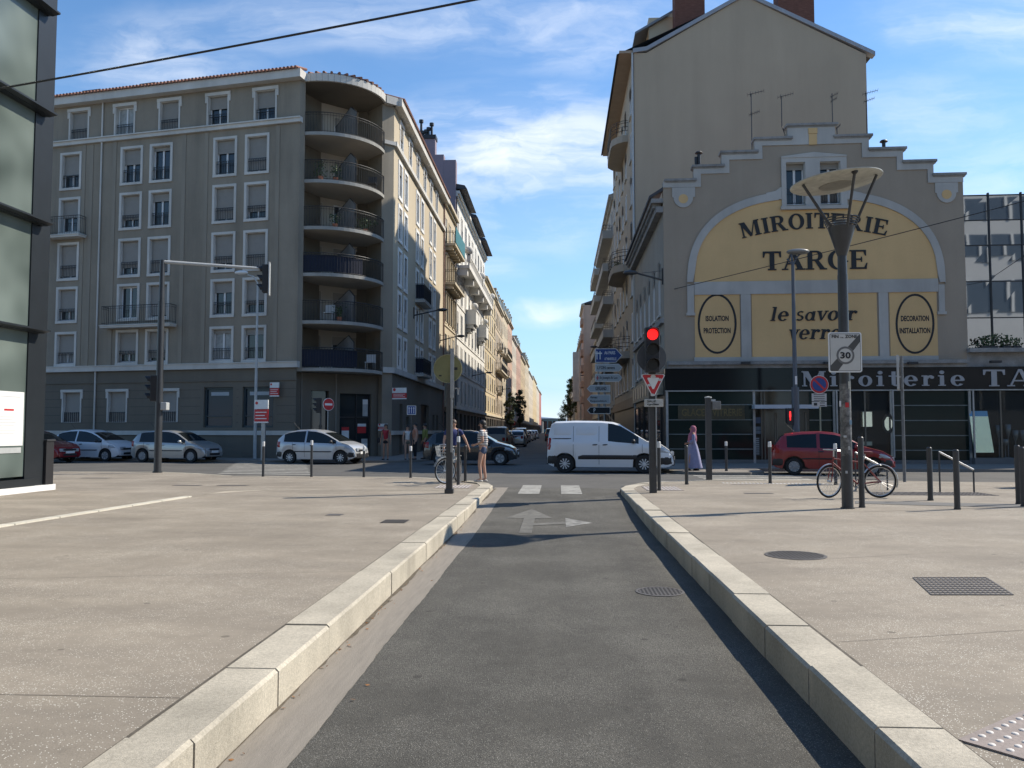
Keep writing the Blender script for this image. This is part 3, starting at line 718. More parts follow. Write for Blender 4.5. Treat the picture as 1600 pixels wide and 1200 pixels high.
# ---- plain lettering from Blender's built-in font
def sans(F, text, a0, a1, z0, H, d, name, m, parent, th=.004, bold=0., squash=None, italic=0., mbo=None):
    cu = bpy.data.curves.new('t', 'FONT'); cu.body = text; cu.resolution_u = 2; cu.offset = bold; cu.shear = italic
    ob = bpy.data.objects.new('t', cu); COL.objects.link(ob)
    dg_ = bpy.context.evaluated_depsgraph_get(); me = bpy.data.meshes.new_from_object(ob.evaluated_get(dg_))
    xs = [v.co.x for v in me.vertices]; ys_ = [v.co.y for v in me.vertices]
    x0, x1, y0, y1 = min(xs), max(xs), min(ys_), max(ys_)
    mb = mbo or MB()
    sx = (a1 - a0) / (x1 - x0); sy = H / (y1 - y0)
    mb.add([F.P(a0 + (v.co.x - x0) * sx, d + th, z0 + (v.co.y - y0) * sy) for v in me.vertices], [tuple(p.vertices) for p in me.polygons])
    bpy.data.objects.remove(ob); bpy.data.curves.remove(cu); bpy.data.meshes.remove(me)
    if mbo: return mb
    return mb.build(name, m, parent, fixn=False)
# ------------------------------------------------------------------ left corner apartment block
rnd = random.Random(21)
def body(F, a0, a1, depth, h, name, m, parent, z0=0):
    mb = MB(); mb.fb(F, a0, a1, -depth, -.32, z0, h); mb.fb(F, a0, a0 + .02, -.32, -.001, z0, h); mb.fb(F, a1 - .02, a1, -.32, -.001, z0, h)
    return mb.build(name, m, parent)
zA = lambda y, x=460: FA.px(x, y)[1]
aA = lambda x, y=350: FA.px(x, y)[0]
cb = thing('apartment_building', 'grey and sand rendered corner apartment block with curved corner balconies and tiled roof', 'building', FA.P(0, 0, 0))
aE = aA(466.5); aL = -24.0
ROOT0 = ROOTLOC[cb.name]
Ztop = zA(126); Zstr2 = zA(190); Zstr1 = zA(566); Zpl = zA(678.5)
rows = [(209, 272), (284, 345.5), (359, 423), (433, 494), (508, 566)]
RZ = [(zA(b, 402) + .13, zA(t, 402) - .13) for t, b in rows]
holes = []; wins = []
cols = [(111, 268), (206, 258), (252, 254), (352, 246), (402, 240)]
WW = (aA(421, 240) - aA(382.5, 240)) - .28
for ci, (px_, py_) in enumerate(cols):
    a = aA(px_, py_)
    for ri, (z0, z1) in enumerate(RZ):
        holes.append((a - WW / 2, a + WW / 2, z0, z1)); wins.append((a, z0, WW, z1 - z0, ci, ri))
topw = []
for px_ in (125, 196, 265.5, 341, 415):
    a = aA(px_, 160); z0, z1 = zA(188.5, 415), zA(141, 415); topw.append((a, z0, z1)); holes.append((a - WW / 2, a + WW / 2, z0, z1))
for k in (-1, -2):                   # columns hidden behind the glass facade but seen from the side
    for ri, (z0, z1) in enumerate(RZ):
        a = aA(111, 268) - 3.9 - (k == -2) * 1.9; holes.append((a - WW / 2, a + WW / 2, z0, z1)); wins.append((a, z0, WW, z1 - z0, 9, ri))
gz0, gz1 = zA(660, 112), zA(613, 112)
gw = []
for px_ in (112, 183, 262):
    a = aA(px_, 640); gw.append(a); holes.append((a - .55, a + .55, gz0, gz1))
shops = [(aA(318, 640), aA(363.5, 640)), (aA(378.5, 640), aA(427, 640))]
sz0, sz1 = zA(668, 340), zA(605, 340)
for a0, a1 in shops: holes.append((a0, a1, sz0, sz1))
up_h = [h for h in holes if h[2] > Zstr1 - .3]; lo_h = [h for h in holes if h[2] <= Zstr1 - .3]
wall(FA, aL, aE, Zstr1, Ztop, up_h, 'wall', M['stucco_grey'], cb)
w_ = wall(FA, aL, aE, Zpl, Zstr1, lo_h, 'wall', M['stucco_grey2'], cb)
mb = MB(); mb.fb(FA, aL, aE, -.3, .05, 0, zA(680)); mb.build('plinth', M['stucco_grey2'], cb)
mb = MB(); mb.fb(FA, aL, aE + .06, -.1, .12, zA(680), zA(673)); mb.build('plinth_band', M['white_trim'], cb)
mb = MB(); mb.fb(FA, aL, aE + .12, -.1, .16, zA(574), zA(566)); mb.fb(FA, aL, aE + .12, -.1, .2, zA(566), zA(564.5))
mb.build('string_course', M['white_trim'], cb)
mb = MB(); mb.fb(FA, aL, aE + .03, -.1, .05, zA(594), zA(592)); mb.build('string_course', M['stucco_grey2'], cb)
mb = MB(); mb.fb(FA, aL, aE + .1, -.1, .15, zA(192), zA(186)); mb.fb(FA, aL, aE + .1, -.1, .22, zA(186), zA(184)); mb.build('string_course', M['white_trim'], cb)
mb = MB(); mb.fb(FA, aL, aE + .2, -.3, .42, Ztop, Ztop + .42); mb.build('cornice', M['white_trim'], cb)
# rusticated joints on the ground floor
mb = MB()
for y in (607, 620, 633.5, 647, 660): 
    z = zA(y)
    segs = sorted([(h[0] - .2, h[1] + .2) for h in lo_h if h[2] < z < h[3]]); p = aL
    for s0, s1 in segs + [(aE, aE)]:
        if s0 > p: mb.fb(FA, p, s0, .0015, .004, z - .012, z + .012)
        p = s1
mb.build('wall_joint', mat('dark_joint', (.09, .08, .07), .95, 0), cb)
# slightly raised vertical render strips either side of the window columns
mb = MB()
for px_ in (128, 140, 176, 285, 320, 432):
    a = aA(px_, 380); mb.fb(FA, a - .11, a + .11, .001, .03, Zstr1 + .02, Zstr2 - .1)
mb.build('pilaster', mat('stucco_strip', (.275, .242, .192), .95, .1, .35, .3, 25, world=True, streak=.15), cb)
mb = MB(); a = aA(156, 380); mb.tube([FA.P(a, .06, 1.2), FA.P(a, .06, Ztop)], .045, 8); mb.build('downpipe', M['white_trim'], cb)
SH = {(0, 0): .62, (0, 1): .55, (0, 2): .93, (0, 3): .7, (0, 4): .66, (1, 0): .45, (1, 1): .75, (1, 2): .78, (1, 3): 0, (1, 4): .72, (2, 0): .12, (2, 1): .25, (2, 2): .93, (2, 3): .93, (2, 4): .86, (3, 0): .38, (3, 1): .93, (3, 2): .8, (3, 3): .32, (3, 4): .12, (4, 0): .96, (4, 1): .78, (4, 2): .95, (4, 3): .72, (4, 4): .2}
for a, z0, w, h, ci, ri in wins:
    bal = (ri == 3 and ci in (1, 2)) or (ri == 1 and ci == 0)
    window(FA, cb, a, z0, w, h, SH.get((ci, ri), .7), not bal, .13, curtain=(ci, ri) in ((3, 4), (0, 4)))
for i, (a, z0, z1) in enumerate(topw):
    window(FA, cb, a, z0, WW, z1 - z0, (.96, 0, .96, .42, .55)[i], True, .12, lintel=True, curtain=(i == 1))
for a in gw:
    window(FA, cb, a, gz0, 1.1, gz1 - gz0, .96, False, .1, lintel=True, name='window')
    mb = MB()
    for k in range(9): mb.fb(FA, a - .5 + k * .125 - .012, a - .5 + k * .125 + .012, -.08, -.05, gz0, gz0 + .55)
    for zz in (gz0 + .03, gz0 + .5): mb.fb(FA, a - .53, a + .53, -.085, -.055, zz, zz + .03)
    mb.build('railing', M['iron'], cb)
for a0, a1 in shops:
    mb = MB(); mb.fb(FA, a0 + .02, a1 - .02, -.26, -.2, sz0, sz1); p = mb.build('shop_window', M['glass_blue'], cb)
    mb = MB()
    for b0, b1, c0, c1 in ((a0, a0 + .1, sz0, sz1), (a1 - .1, a1, sz0, sz1), (a0 + .1, a1 - .1, sz1 - .1, sz1), (a0 + .1, a1 - .1, sz0, sz0 + .1), (a0 + .1, a1 - .1, sz0 + .55, sz0 + .6)): mb.fb(FA, b0, b1, -.2, -.12, c0, c1)
    mb.build('frame', mat('petrol_frame', (.03, .05, .06), .5, .1), p)
    mb = MB(); mb.fb(FA, a0 + .3, a1 - .35, -.198, -.19, sz1 - .42, sz1 - .24); mb.build('lettering_band', mat('film', (.35, .4, .44), .5, .1), p)
# wrought balconies
def balcony(F, parent, a0, a1, z, out, m_sl=None, n_br=0):
    mb = MB(); mb.fb(F, a0, a1, .0, out, z - .16, z); mb.fb(F, a0 - .03, a1 + .03, .001, out + .04, z - .06, z - .02)
    for i in range(n_br):
        a = a0 + .2 + (a1 - a0 - .4) * i / max(1, n_br - 1); mb.fprism(Frame((F.P(a, 0, 0).x, F.P(a, 0, 0).y), F.n), [(0, z - .16), (out * .8, z - .16), (0, z - .55)], -.08, .08)
    s_ = mb.build('balcony', m_sl or M['white_trim'], parent)
    mb = MB(); p = [F.P(a0 + .05, 0.0, 0), F.P(a0 + .05, out - .05, 0), F.P(a1 - .05, out - .05, 0), F.P(a1 - .05, 0, 0)]
    rail_mesh(mb, [(q_.x, q_.y) for q_ in p], z, z + .98)
    ROOTLOC[s_.name] = ROOTLOC[parent.name]; mb.build('railing', M['iron'], s_); return s_
balcony(FA, cb, aA(168, 490), aA(276, 490), zA(508, 220), .55)
balcony(FA, cb, aA(79, 355), aA(135, 355), zA(369, 110), .55)
# ---- curved corner with balconies
C0 = V((-8.93, 44.07, 0)); P1 = C0 + V((-.46, -.40, 0)); P0 = FA.P(aE, 0, 0); 
r_ = ray(474.5, 400); 
chord = (P1 - P0); cl_ = chord.length; cu_ = chord.normalized(); cn = V((cu_.y, -cu_.x, 0))
P0b = P0 + cu_ * .34 - cn * .12
def bayarc(sag, n=18, inset=0.0):
    a = P0b; b = P1; ch = (b - a); L = ch.length; u = ch.normalized(); nn = V((u.y, -u.x, 0)); Rr = (L * L / 4 + sag * sag) / (2 * sag)
    out = []; th = math.asin(L / 2 / Rr)
    for i in range(n + 1):
        t = -th + 2 * th * i / n
        out.append(a + u * (L / 2 + (Rr - inset) * math.sin(t)) + nn * ((Rr - inset) * math.cos(t) - (Rr - sag)))
    return out
ARC = bayarc(1.05)
inner0, inner1 = P0b - cn * 1.9, P1 - cn * 1.9
sl_y = [202, 277, 350.5, 424, 499, 573.5]
SLZ = [zA(y, 474) for y in sl_y]
def slab(zt, th, name, m, extra=0.0, parent=cb):
    arc_ = bayarc(1.05 + extra); 
    pts = [(p.x, p.y) for p in arc_] + [(inner1.x, inner1.y), (inner0.x, inner0.y)]
    mb = MB(); mb.prism(pts, zt - th, zt); return mb.build(name, m, parent)
baymat = mat('balcony_wall', (.40, .365, .31), .95, .1, .4, world=True)
blue = mat('navy_privacy_fabric', (.010, .014, .03), .85, .15, 5)
for i, z in enumerate(SLZ):
    b = slab(z - .004, .165, 'balcony', baymat); ROOTLOC[b.name] = ROOT0
    mb = MB(); A = bayarc(1.05, 18)
    for p, q_ in zip(A[:-1], A[1:]):
        n1_ = (q_ - p).cross(V((0, 0, 1))).normalized() * .03; mb.hexa([p + V((0, 0, z - .17)), q_ + V((0, 0, z - .17)), q_ + n1_ + V((0, 0, z - .17)), p + n1_ + V((0, 0, z - .17)), p + V((0, 0, z)), q_ + V((0, 0, z)), q_ + n1_ + V((0, 0, z)), p + n1_ + V((0, 0, z))])
    mb.build('slab_edge', mat('slab_edge', (.34, .33, .30), .9, .15, 1, world=True, streak=.3), b)
    mb = MB(); A = bayarc(1.0, 18); rail_mesh(mb, [(p.x, p.y) for p in A], z, z + 1.02, .115, .009, .022, .06); mb.build('railing', M['iron'], b)
    if i in (3, 5):
        mb = MB(); B = bayarc(.96, 18)[:12 if i == 3 else 11]
        for p, q_ in zip(B[:-1], B[1:]): mb.quad(p + V((0, 0, z + .08)), q_ + V((0, 0, z + .08)), q_ + V((0, 0, z + .93)), p + V((0, 0, z + .93)))
        mb.build('privacy_screen', blue, b)
    # partition with arched top between the two flats
    mid = P0b.lerp(P1, .52); o_ = mid + cn * .92; e_ = mid - cn * 1.3
    mb = MB(); Fp = Frame((e_.x, e_.y), (o_ - e_)); Lp = (o_ - e_).length
    mb.fprism(Fp, [(0, z), (Lp, z), (Lp, z + 1.35), (Lp * .75, z + 1.75), (0, z + 1.15)], -.02, .02)
    mb.build('partition', mat('smoked_partition', (.22, .21, .20), .5, .15, 3), b)
    mb = MB()
    for p, q_ in (((0, z + 1.15), (Lp * .75, z + 1.75)), ((Lp * .75, z + 1.75), (Lp, z + 1.35)), ((Lp, z + 1.35), (Lp, z))): mb.cyl(Fp.P(p[0], 0, p[1]), Fp.P(q_[0], 0, q_[1]), .03, n=6)
    mb.build('partition_frame', M['iron'], b)
slab(Ztop + .36, .36, 'ceiling', M['stucco_grey2'], .0); slab(Ztop + .42, .05, 'cornice', M['white_trim'], .15)
mb = MB(); A = bayarc(1.1, 18)
for p, q_ in zip(A[:-1], A[1:]):
    n1_ = (q_ - p).cross(V((0, 0, 1))).normalized() * .12; mb.hexa([p + V((0, 0, Ztop + .02)), q_ + V((0, 0, Ztop + .02)), q_ + n1_ + V((0, 0, Ztop + .02)), p + n1_ + V((0, 0, Ztop + .02)), p + V((0, 0, Ztop + .41)), q_ + V((0, 0, Ztop + .41)), q_ + n1_ + V((0, 0, Ztop + .41)), p + n1_ + V((0, 0, Ztop + .41))])
mb.build('cornice', M['white_trim'], cb)
# back wall and doors of the balconies
Fi = Frame((inner0.x, inner0.y), (inner1 - inner0)); Li = (inner1 - inner0).length
baymat = mat('balcony_wall', (.40, .365, .31), .95, .1, .4, world=True)
hb = []
for z in SLZ:
    for a in (Li * .14, Li * .34, Li * .66, Li * .86): hb.append((a - .42, a + .42, z + .03, z + 1.95))
wall(Fi, -.4, Li + .6, SLZ[-1] - .2, Ztop, hb, 'wall', baymat, cb, .12)
for i, z in enumerate(SLZ):
    for j, a in enumerate((Li * .14, Li * .34, Li * .66, Li * .86)):
        window(Fi, cb, a, z + .03, .84, 1.92, (0, .95, .5, .95, .25)[(i * 3 + j * 2) % 5], False, 0, depth=.1, name='balcony_door')
mb = MB()
for s_, e_ in ((P0, P0b), (P0b, inner0 - cn * .1), (P1, inner1 - cn * .1)):
    Fq = Frame((s_.x, s_.y), (e_ - s_)); L_ = (e_ - s_).length; mb.fb(Fq, 0, L_, -.12, 0, SLZ[-1] - .2, Ztop)
mb.build('pier', M['stucco_grey'], cb)
mb = MB(); Fq = Frame((P1.x, P1.y), (C0 - P1)); mb.fb(Fq, 0, (C0 - P1).length, -.4, 0, 0, Ztop); mb.build('pier', M['stucco_grey'], cb)
mb = MB(); Fq = Frame((P1.x, P1.y), (C0 - P1)); L_ = (C0 - P1).length
for z0_, z1_, d_ in ((zA(192), zA(186), .14), (Zstr1 - .3, Zstr1, .14), (Ztop, Ztop + .42, .3)): mb.fb(Fq, -.02, L_ + .05, -.3, d_, z0_, z1_)
mb.build('string_course', M['white_trim'], cb)
# clutter on the balconies
def bay_pt(t, back=.45):
    A = bayarc(1.0, 20); i = int(t * 20); p = A[i]; return p - cn * back
def chairish(p, z, m, lab, grp):
    t = thing('balcony_chair', lab, 'chair', (p.x, p.y, z), grp); mb = MB()
    x, y = p.x, p.y
    mb.box(x - .24, x + .24, y - .24, y + .24, z + .42, z + .46); mb.build('seat', m, t)
    mb = MB(); mb.box(x - .24, x + .24, y + .2, y + .24, z + .46, z + .88); mb.build('backrest', m, t)
    for sx, sy in ((-1, -1), (1, -1), (-1, 1), (1, 1)):
        mb = MB(); mb.cyl((x + sx * .21, y + sy * .21, z), (x + sx * .21, y + sy * .21, z + .42), .015, n=6); mb.build('leg', m, t)
chairish(bay_pt(.8), SLZ[1], M['black'], 'dark chair behind the railing of the second balcony from the roof', 'chairs on the corner balconies')
chairish(bay_pt(.8), SLZ[5], M['white'], 'white plastic chair on the lowest corner balcony', 'chairs on the corner balconies')
chairish(bay_pt(.3), SLZ[4], M['lightgrey'], 'pale chair on the corner balcony just above the lowest one', 'chairs on the corner balconies')
def potplant(p, z, h, lab, m1=(.05, .08, .03), r=.28, n=90):
    t = thing('balcony_plant', lab, 'plant', (p.x, p.y, z), 'potted plants on balconies'); rd = random.Random(int(p.x * 100 + z * 10))
    mb = MB(); mb.lathe((p.x, p.y, z), [(.001, 0), (.11, 0), (.15, .26), (.13, .26), (.12, .2), (.001, .2)], 12); mb.build('pot', mat('terracotta_pot', (.35, .13, .07), .85, .1), t)
    mb = MB()
    for i in range(n):
        c = V((p.x + rd.gauss(0, r * .55), p.y + rd.gauss(0, r * .55), z + .3 + rd.random() * h)); s = rd.uniform(.03, .07)
        a = V((rd.uniform(-1, 1), rd.uniform(-1, 1), rd.uniform(-1, 1))).normalized() * s; b = a.cross(V((rd.uniform(-1, 1), 1, .3))).normalized() * s * .6
        mb.add([c - a, c + b, c + a, c - b], [(0, 1, 2, 3)])
    mb.build('foliage', mat('leaf_green_dark', m1, .7, .4, 8), t)
potplant(bay_pt(.22), SLZ[1], .75, 'leafy potted plant on the left of the second corner balcony from the roof')
potplant(bay_pt(.36), SLZ[1], .6, 'flowering potted plant near the partition of the second corner balcony from the roof', (.10, .09, .07))
potplant(bay_pt(.38), SLZ[2], .45, 'low potted plant on the third corner balcony from the roof')
potplant(bay_pt(.7), SLZ[2], .5, 'bushy potted plant at the right half of the third corner balcony from the roof', r=.5, n=150)
potplant(bay_pt(.4), SLZ[4], .5, 'potted plant on the corner balcony just above the lowest one')
# ---- ground floor of the corner: glazed entrance
mb = MB(); Fg = Frame((P0b.x, P0b.y), (P1 - P0b)); Lg = (P1 - P0b).length; zg = SLZ[-1] - .2
gh = [(.75, 1.75, .3, zg - .9), (Lg * .52, Lg - .35, .25, zg - 1.0)]
Fg2 = Frame((P0b.x - cn.x * .5, P0b.y - cn.y * .5), (P1 - P0b))
wall(Fg2, -.1, Lg + .1, 0, zg, gh, 'wall', M['stucco_grey2'], cb, .3)
mb = MB(); mb.fb(Fg2, *gh[0][:2], -.3, -.2, gh[0][2], gh[0][3]); mb.build('shop_window', M['glass'], cb)
mb = MB(); mb.fb(Fg2, *gh[1][:2], -.3, -.2, gh[1][2], gh[1][3]); sw = mb.build('shop_window', M['glass'], cb); ROOTLOC[sw.name] = ROOT0
mb = MB()
for a_, b_, c_, d_ in ((gh[1][0], gh[1][0] + .07, .25, gh[1][3]), (gh[1][1] - .07, gh[1][1], .25, gh[1][3]), (gh[1][0] + 1.0, gh[1][0] + 1.06, .25, gh[1][3]), (gh[1][0] + .07, gh[1][1] - .07, 2.25, 2.32)): mb.fb(Fg2, a_, b_, -.2, -.14, c_, d_)
mb.build('frame', M['black'], sw)
mb = MB(); mb.fb(Fg2, 0.2, .26, 0, .05, .2, zg); mb.fb(Fg2, 2.1, 2.17, .0, .05, .2, zg); mb.build('downpipe', mat('brown_pipe', (.22, .2, .17), .7, .1), cb)
# posters on the door
for (fa, z0_, w_, h_, m1, m2) in ((.12, 1.15, .42, .62, 'signwhite', 'red'), (.62, 1.45, .5, .5, 'red', 'signwhite'), (.75, .35, .42, .8, 'signwhite', 'lightgrey'), (.08, .35, .4, .55, 'lightgrey', 'signwhite'), (.78, 2.35, .35, .9, 'lightgrey', 'signwhite')):
    a_ = gh[1][0] + fa * (gh[1][1] - gh[1][0]); w_ = min(w_, gh[1][1] - a_ - .1)
    mb = MB(); mb.fb(Fg2, a_, a_ + w_, -.198, -.19, z0_, z0_ + h_ * .7); mb.build('poster', M[m1], cb)
    mb = MB(); mb.fb(Fg2, a_, a_ + w_, -.198, -.189, z0_ + h_ * .7 + .002, z0_ + h_); mb.build('poster', M[m2], cb)
# ---- side facade along the far street
FB = Frame((C0.x, C0.y), (0, 1)); LB = 19.6
ysB = [(45.9, 47.65), (51.7, 53.5), (57.1, 58.9)]
hB = []; wB = []
WB = .82
for ci, (ya, yb) in enumerate(ysB):
    for Y in (ya, yb):
        for ri, (z0, z1) in enumerate(RZ): hB.append((Y - C0.y - WB / 2, Y - C0.y + WB / 2, z0, z1)); wB.append((Y - C0.y, z0, WB, z1 - z0, ri, ci))
for Y in (46.2, 49.0, 51.7, 54.5, 57.2, 59.9): hB.append((Y - C0.y - WB / 2, Y - C0.y + WB / 2, topw[0][1], topw[0][2]))
wall(FB, 0, LB, Zstr1, Ztop, hB, 'wall', M['stucco_side'], cb)
hG = [(2.2, 3.1, .25, 3.1), (4.2, 5.2, .25, 2.4), (9.4, 12.8, .25, 3.3), (14.4, 15.4, 1.6, 2.7), (16.2, 17.2, 1.6, 2.7)]
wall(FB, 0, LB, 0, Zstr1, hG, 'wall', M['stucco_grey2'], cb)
for h_ in hG: mb = MB(); mb.fb(FB, h_[0], h_[1], -.3, -.22, h_[2], h_[3]); mb.build('door' if h_[2] < 1 else 'window', M['black'] if h_[2] < 1 else M['glass'], cb)
for a, z0, w, h, ri, ci in wB: window(FB, cb, a, z0, w, h, (0, .3, .5, .15, .4)[(ri * 2 + ci + int(a)) % 5], not (ci == 1 and ri in (2, 4)), .19, sm=M['white'], depth=.085)  # side surrounds, top row too: same paint made lighter, sunlight put into the colour
for Y in (46.2, 49.0, 51.7, 54.5, 57.2, 59.9): window(FB, cb, Y - C0.y, topw[0][1], WB, topw[0][2] - topw[0][1], (.2, .5, 0)[int(Y) % 3], True, .14, lintel=True, sm=M['white'], depth=.085)
for z0_, z1_, d_, m_ in ((zA(192), zA(184.5), .18, 'white_trim'), (Zstr1 - .3, Zstr1, .16, 'white_trim'), (zA(680), zA(673), .1, 'white_trim')):
    mb = MB(); mb.fb(FB, -.02, LB, -.1, d_, z0_, z1_); mb.build('string_course', M[m_], cb)
mb = MB(); mb.fb(FB, -.12, LB + .2, -.3, .45, Ztop, Ztop + .42); mb.build('cornice', M['white_trim'], cb)
for z_, i in ((RZ[2][0] + .0, 0), (RZ[4][0], 1)):
    b = balcony(FB, cb, 51.0 - C0.y, 54.2 - C0.y, z_ - .02, .6, n_br=0)
    mb = MB(); mb.fb(FB, 51.0 - C0.y + .08, 54.2 - C0.y - .08, .5, .53, z_ + .06, z_ + .92); mb.fb(FB, 51.06 - C0.y, 51.09 - C0.y, .05, .5, z_ + .06, z_ + .92); mb.build('privacy_screen', blue, b)
mb = MB(); mb.tube([FB.P(LB - .12, .08, .3), FB.P(LB - .12, .08, Ztop)], .06, 8); mb.build('downpipe', mat('copper_pipe', (.25, .15, .12), .6, .1), cb)
# body and roof
mb = MB(); iv = [FA.P(aL, -.31, 0), FA.P(aE - .8, -.31, 0), V((C0.x - 2.4, C0.y - .2, 0)) - cn * 1.2, V((C0.x - .31, C0.y + .6, 0)), V((C0.x - .31, C0.y + LB, 0)), V((C0.x - 12, C0.y + LB, 0)), FA.P(aE - 10, -12, 0), FA.P(aL, -12, 0)]
mb.prism([(p.x, p.y) for p in iv], 0, Ztop); mb.build('wall', M['stucco_grey2'], cb)
ZR = Ztop + .42
mb = MB(); e0, e1 = FA.P(aL, .5, ZR + .02), FA.P(aE + .1, .5, ZR + .02); i0, i1 = FA.P(aL, -6, ZR + 1.9), FA.P(aE - 3.5, -6, ZR + 1.9)
arcr = bayarc(1.25, 14); g0, g1 = V((C0.x + .5, C0.y + .1, ZR + .02)), V((C0.x + .5, C0.y + LB, ZR + .02)); k1 = V((C0.x - 6, C0.y + LB, ZR + 1.9))
k0 = V((C0.x - 6, C0.y + 5.2, ZR + 1.9))
vsr = [e0, e1] + [V((p.x, p.y, ZR + .02)) for p in arcr] + [g0, g1, k1, k0, i1, i0]
n_ = len(arcr); base = 2
fs = [(0, 1, base + n_ + 4, base + n_ + 5)] + [(base + i, base + i + 1, base + n_ + 4) for i in range(n_ // 2)] + [(base + n_ // 2, base + n_ + 3, base + n_ + 4)] + [(base + i, base + i + 1, base + n_ + 3) for i in range(n_ // 2, n_ - 1)] + [(base + n_, base + n_ + 1, base + n_ + 2, base + n_ + 3), (1, base, base + n_ + 4), (base + n_ - 1, base + n_, base + n_ + 3)]
mb.add(vsr, fs)
mb.quad(i0, i1, FA.P(aE - 6, -14, ZR), FA.P(aL, -14, ZR)); mb.quad(k0, k1, k1 + V((-7, 0, -1.9)), k0 + V((-7, 6, -1.9)))
def rolls(p, q_, step=.21):
    L = (q_ - p).length; n = int(L / step); u = (q_ - p).normalized(); inn = V((-u.y, u.x, .29)).normalized()
    for i in range(n):
        c = p + u * (i + .5) * L / n; mb.cyl(c + V((0, 0, .03)) - inn * .05, c + inn * 1.1 + V((0, 0, .03)), .075, n=7)
rolls(e0, e1); rolls(g0, g1)
for p, q_ in zip(arcr[:-1], arcr[1:]): rolls(V((p.x, p.y, ZR + .02)), V((q_.x, q_.y, ZR + .02)), .2)
mb.build('roof', M['tile'], cb)
for px_, s_ in ((127, 1.0), (216, .8)):
    a = aA(px_, 150); mb = MB(); mb.hexa([FA.P(a - .6 * s_, -.9, ZR + .45), FA.P(a + .6 * s_, -.9, ZR + .45), FA.P(a + .6 * s_, -1.9, ZR + .5), FA.P(a - .6 * s_, -1.9, ZR + .5), FA.P(a - .6 * s_, -.7, ZR + .75), FA.P(a + .6 * s_, -.7, ZR + .75), FA.P(a + .6 * s_, -1.9, ZR + .72), FA.P(a - .6 * s_, -1.9, ZR + .72)])
    mb.build('skylight', M['slate'], cb)

# ------------------------------------------------------------------ signs hanging on the building
def panel_sign(F, a0, a1, z0, z1, d, lab, lines=(), top=.42, post=None, name='notice_board'):
    c = F.P((a0 + a1) / 2, d, 0); t = thing(name, lab, 'sign', (c.x, c.y, ZP), 'red and white agency signs')
    mb = MB(); zm = z1 - (z1 - z0) * top
    mb.fb(F, a0, a1, d - .04, d + .02, z0, zm - .02); mb.build('panel', M['red'], t)
    mb = MB(); mb.fb(F, a0, a1, d - .04, d + .02, zm, z1); mb.fb(F, a0, a1, d - .04, d + .02, z0 - .06, z0 - .002); mb.build('panel', M['signwhite'], t)
    w = a1 - a0
    mb = MB(); mb.lathe(F.P(a0 + w * .16, d + .024, z1 - (z1 - zm) * .35), [(w * .1, 0), (w * .1, .004), (.001, .004)], 16, M=Matrix((( F.u.x, 0, F.n.x), (F.u.y, 0, F.n.y), (0, 1, 0)))); mb.build('emblem', M['red'], t)
    mb = MB()
    for i in range(3): mb.fb(F, a0 + w * .08, a1 - w * (.1 + .12 * (i % 2)), d + .0205, d + .023, z0 + (zm - z0) * (.2 + .25 * i), z0 + (zm - z0) * (.27 + .25 * i))
    mb.build('text_line', M['signwhite'], t)
    if post: mb = MB(); mb.fb(F, post[0], post[1], d - .12, d - .045, ZP, z0 + .2); mb.build('post', M['galv'], t)
    return t
panel_sign(Frame((FA.P(0, 3.0, 0).x, FA.P(0, 3.0, 0).y), UA), *[Frame((FA.P(0, 3.0, 0).x, FA.P(0, 3.0, 0).y), UA).px(x, 640)[0] for x in (398, 419)], 2.0, 3.0, 0, 'red and white information panel on a grey flat post beside the slim street lamp', post=[Frame((FA.P(0, 3.0, 0).x, FA.P(0, 3.0, 0).y), UA).px(x, 680)[0] for x in (407, 413)])
panel_sign(FA, aA(426, 605), aA(440, 605), zA(618, 433), zA(598, 433), .25, 'small red and white sign on the wall above the right dark shop window')
Fs = Frame((P1.x + .1, P1.y - .3), V((.96, -.28, 0)))
panel_sign(Fs, *[Fs.px(x, 615)[0] for x in (613, 635)], Fs.px(620, 622)[1], Fs.px(620, 606)[1], 0, 'red and white sign on the corner pier, right of the glazed corner entrance', top=.5)
panel_sign(Fs, *[Fs.px(x, 665)[0] for x in (591, 605)], Fs.px(600, 671)[1], Fs.px(600, 662)[1], 0, 'small red and white sign above the woman in the red top', top=.5)
# ------------------------------------------------------------------ the shop building with stepped gable
_al = R(1.5); MU = V((math.cos(_al), -math.sin(_al), 0)); _m0 = atY(1040, 35.6)
MF = Frame((_m0.x, _m0.y), MU)
mp = lambda x, y, d=0.: MF.px(x, y, d)
gable_m = mat('taupe_render', (.325, .268, .205), .95, .08, .35, .2, 25, world=True, streak=.12, fine=.04)
yel = mat('ochre_render', (.63, .42, .20), .95, .07, .4, .2, 25, world=True, fine=.04, streak=.08)
trim = mat('pale_grey_trim', (.43, .41, .375), .85, .1, .7, .1, 20, world=True, streak=.22)
ink = mat('painted_black', (.022, .024, .026), .8, .1)
mr = thing('shop_building', 'two storey mirror shop with stepped gable and ochre painted sign wall', 'building', MF.P(0, 0, 0)); MRL = ROOTLOC[mr.name]
# stepped outline
outl = [(1041, 724), (1041, 284), (1084, 284), (1084, 262), (1128, 262), (1128, 240), (1180, 240), (1180, 219), (1232, 219), (1232, 198), (1306, 198), (1306, 215), (1359, 215), (1359, 235), (1412, 235), (1412, 254.5), (1459, 254.5), (1459, 275), (1505, 275), (1505, 724)]
O = [mp(x, y) for x, y in outl]
WH = MF.px(1505, 400)[0]
ZC = mp(1270, 566)[1]
def panel(F, pts, d0, d1, name, m, parent): mb = MB(); mb.fprism(F, pts, d0, d1); return mb.build(name, m, parent)
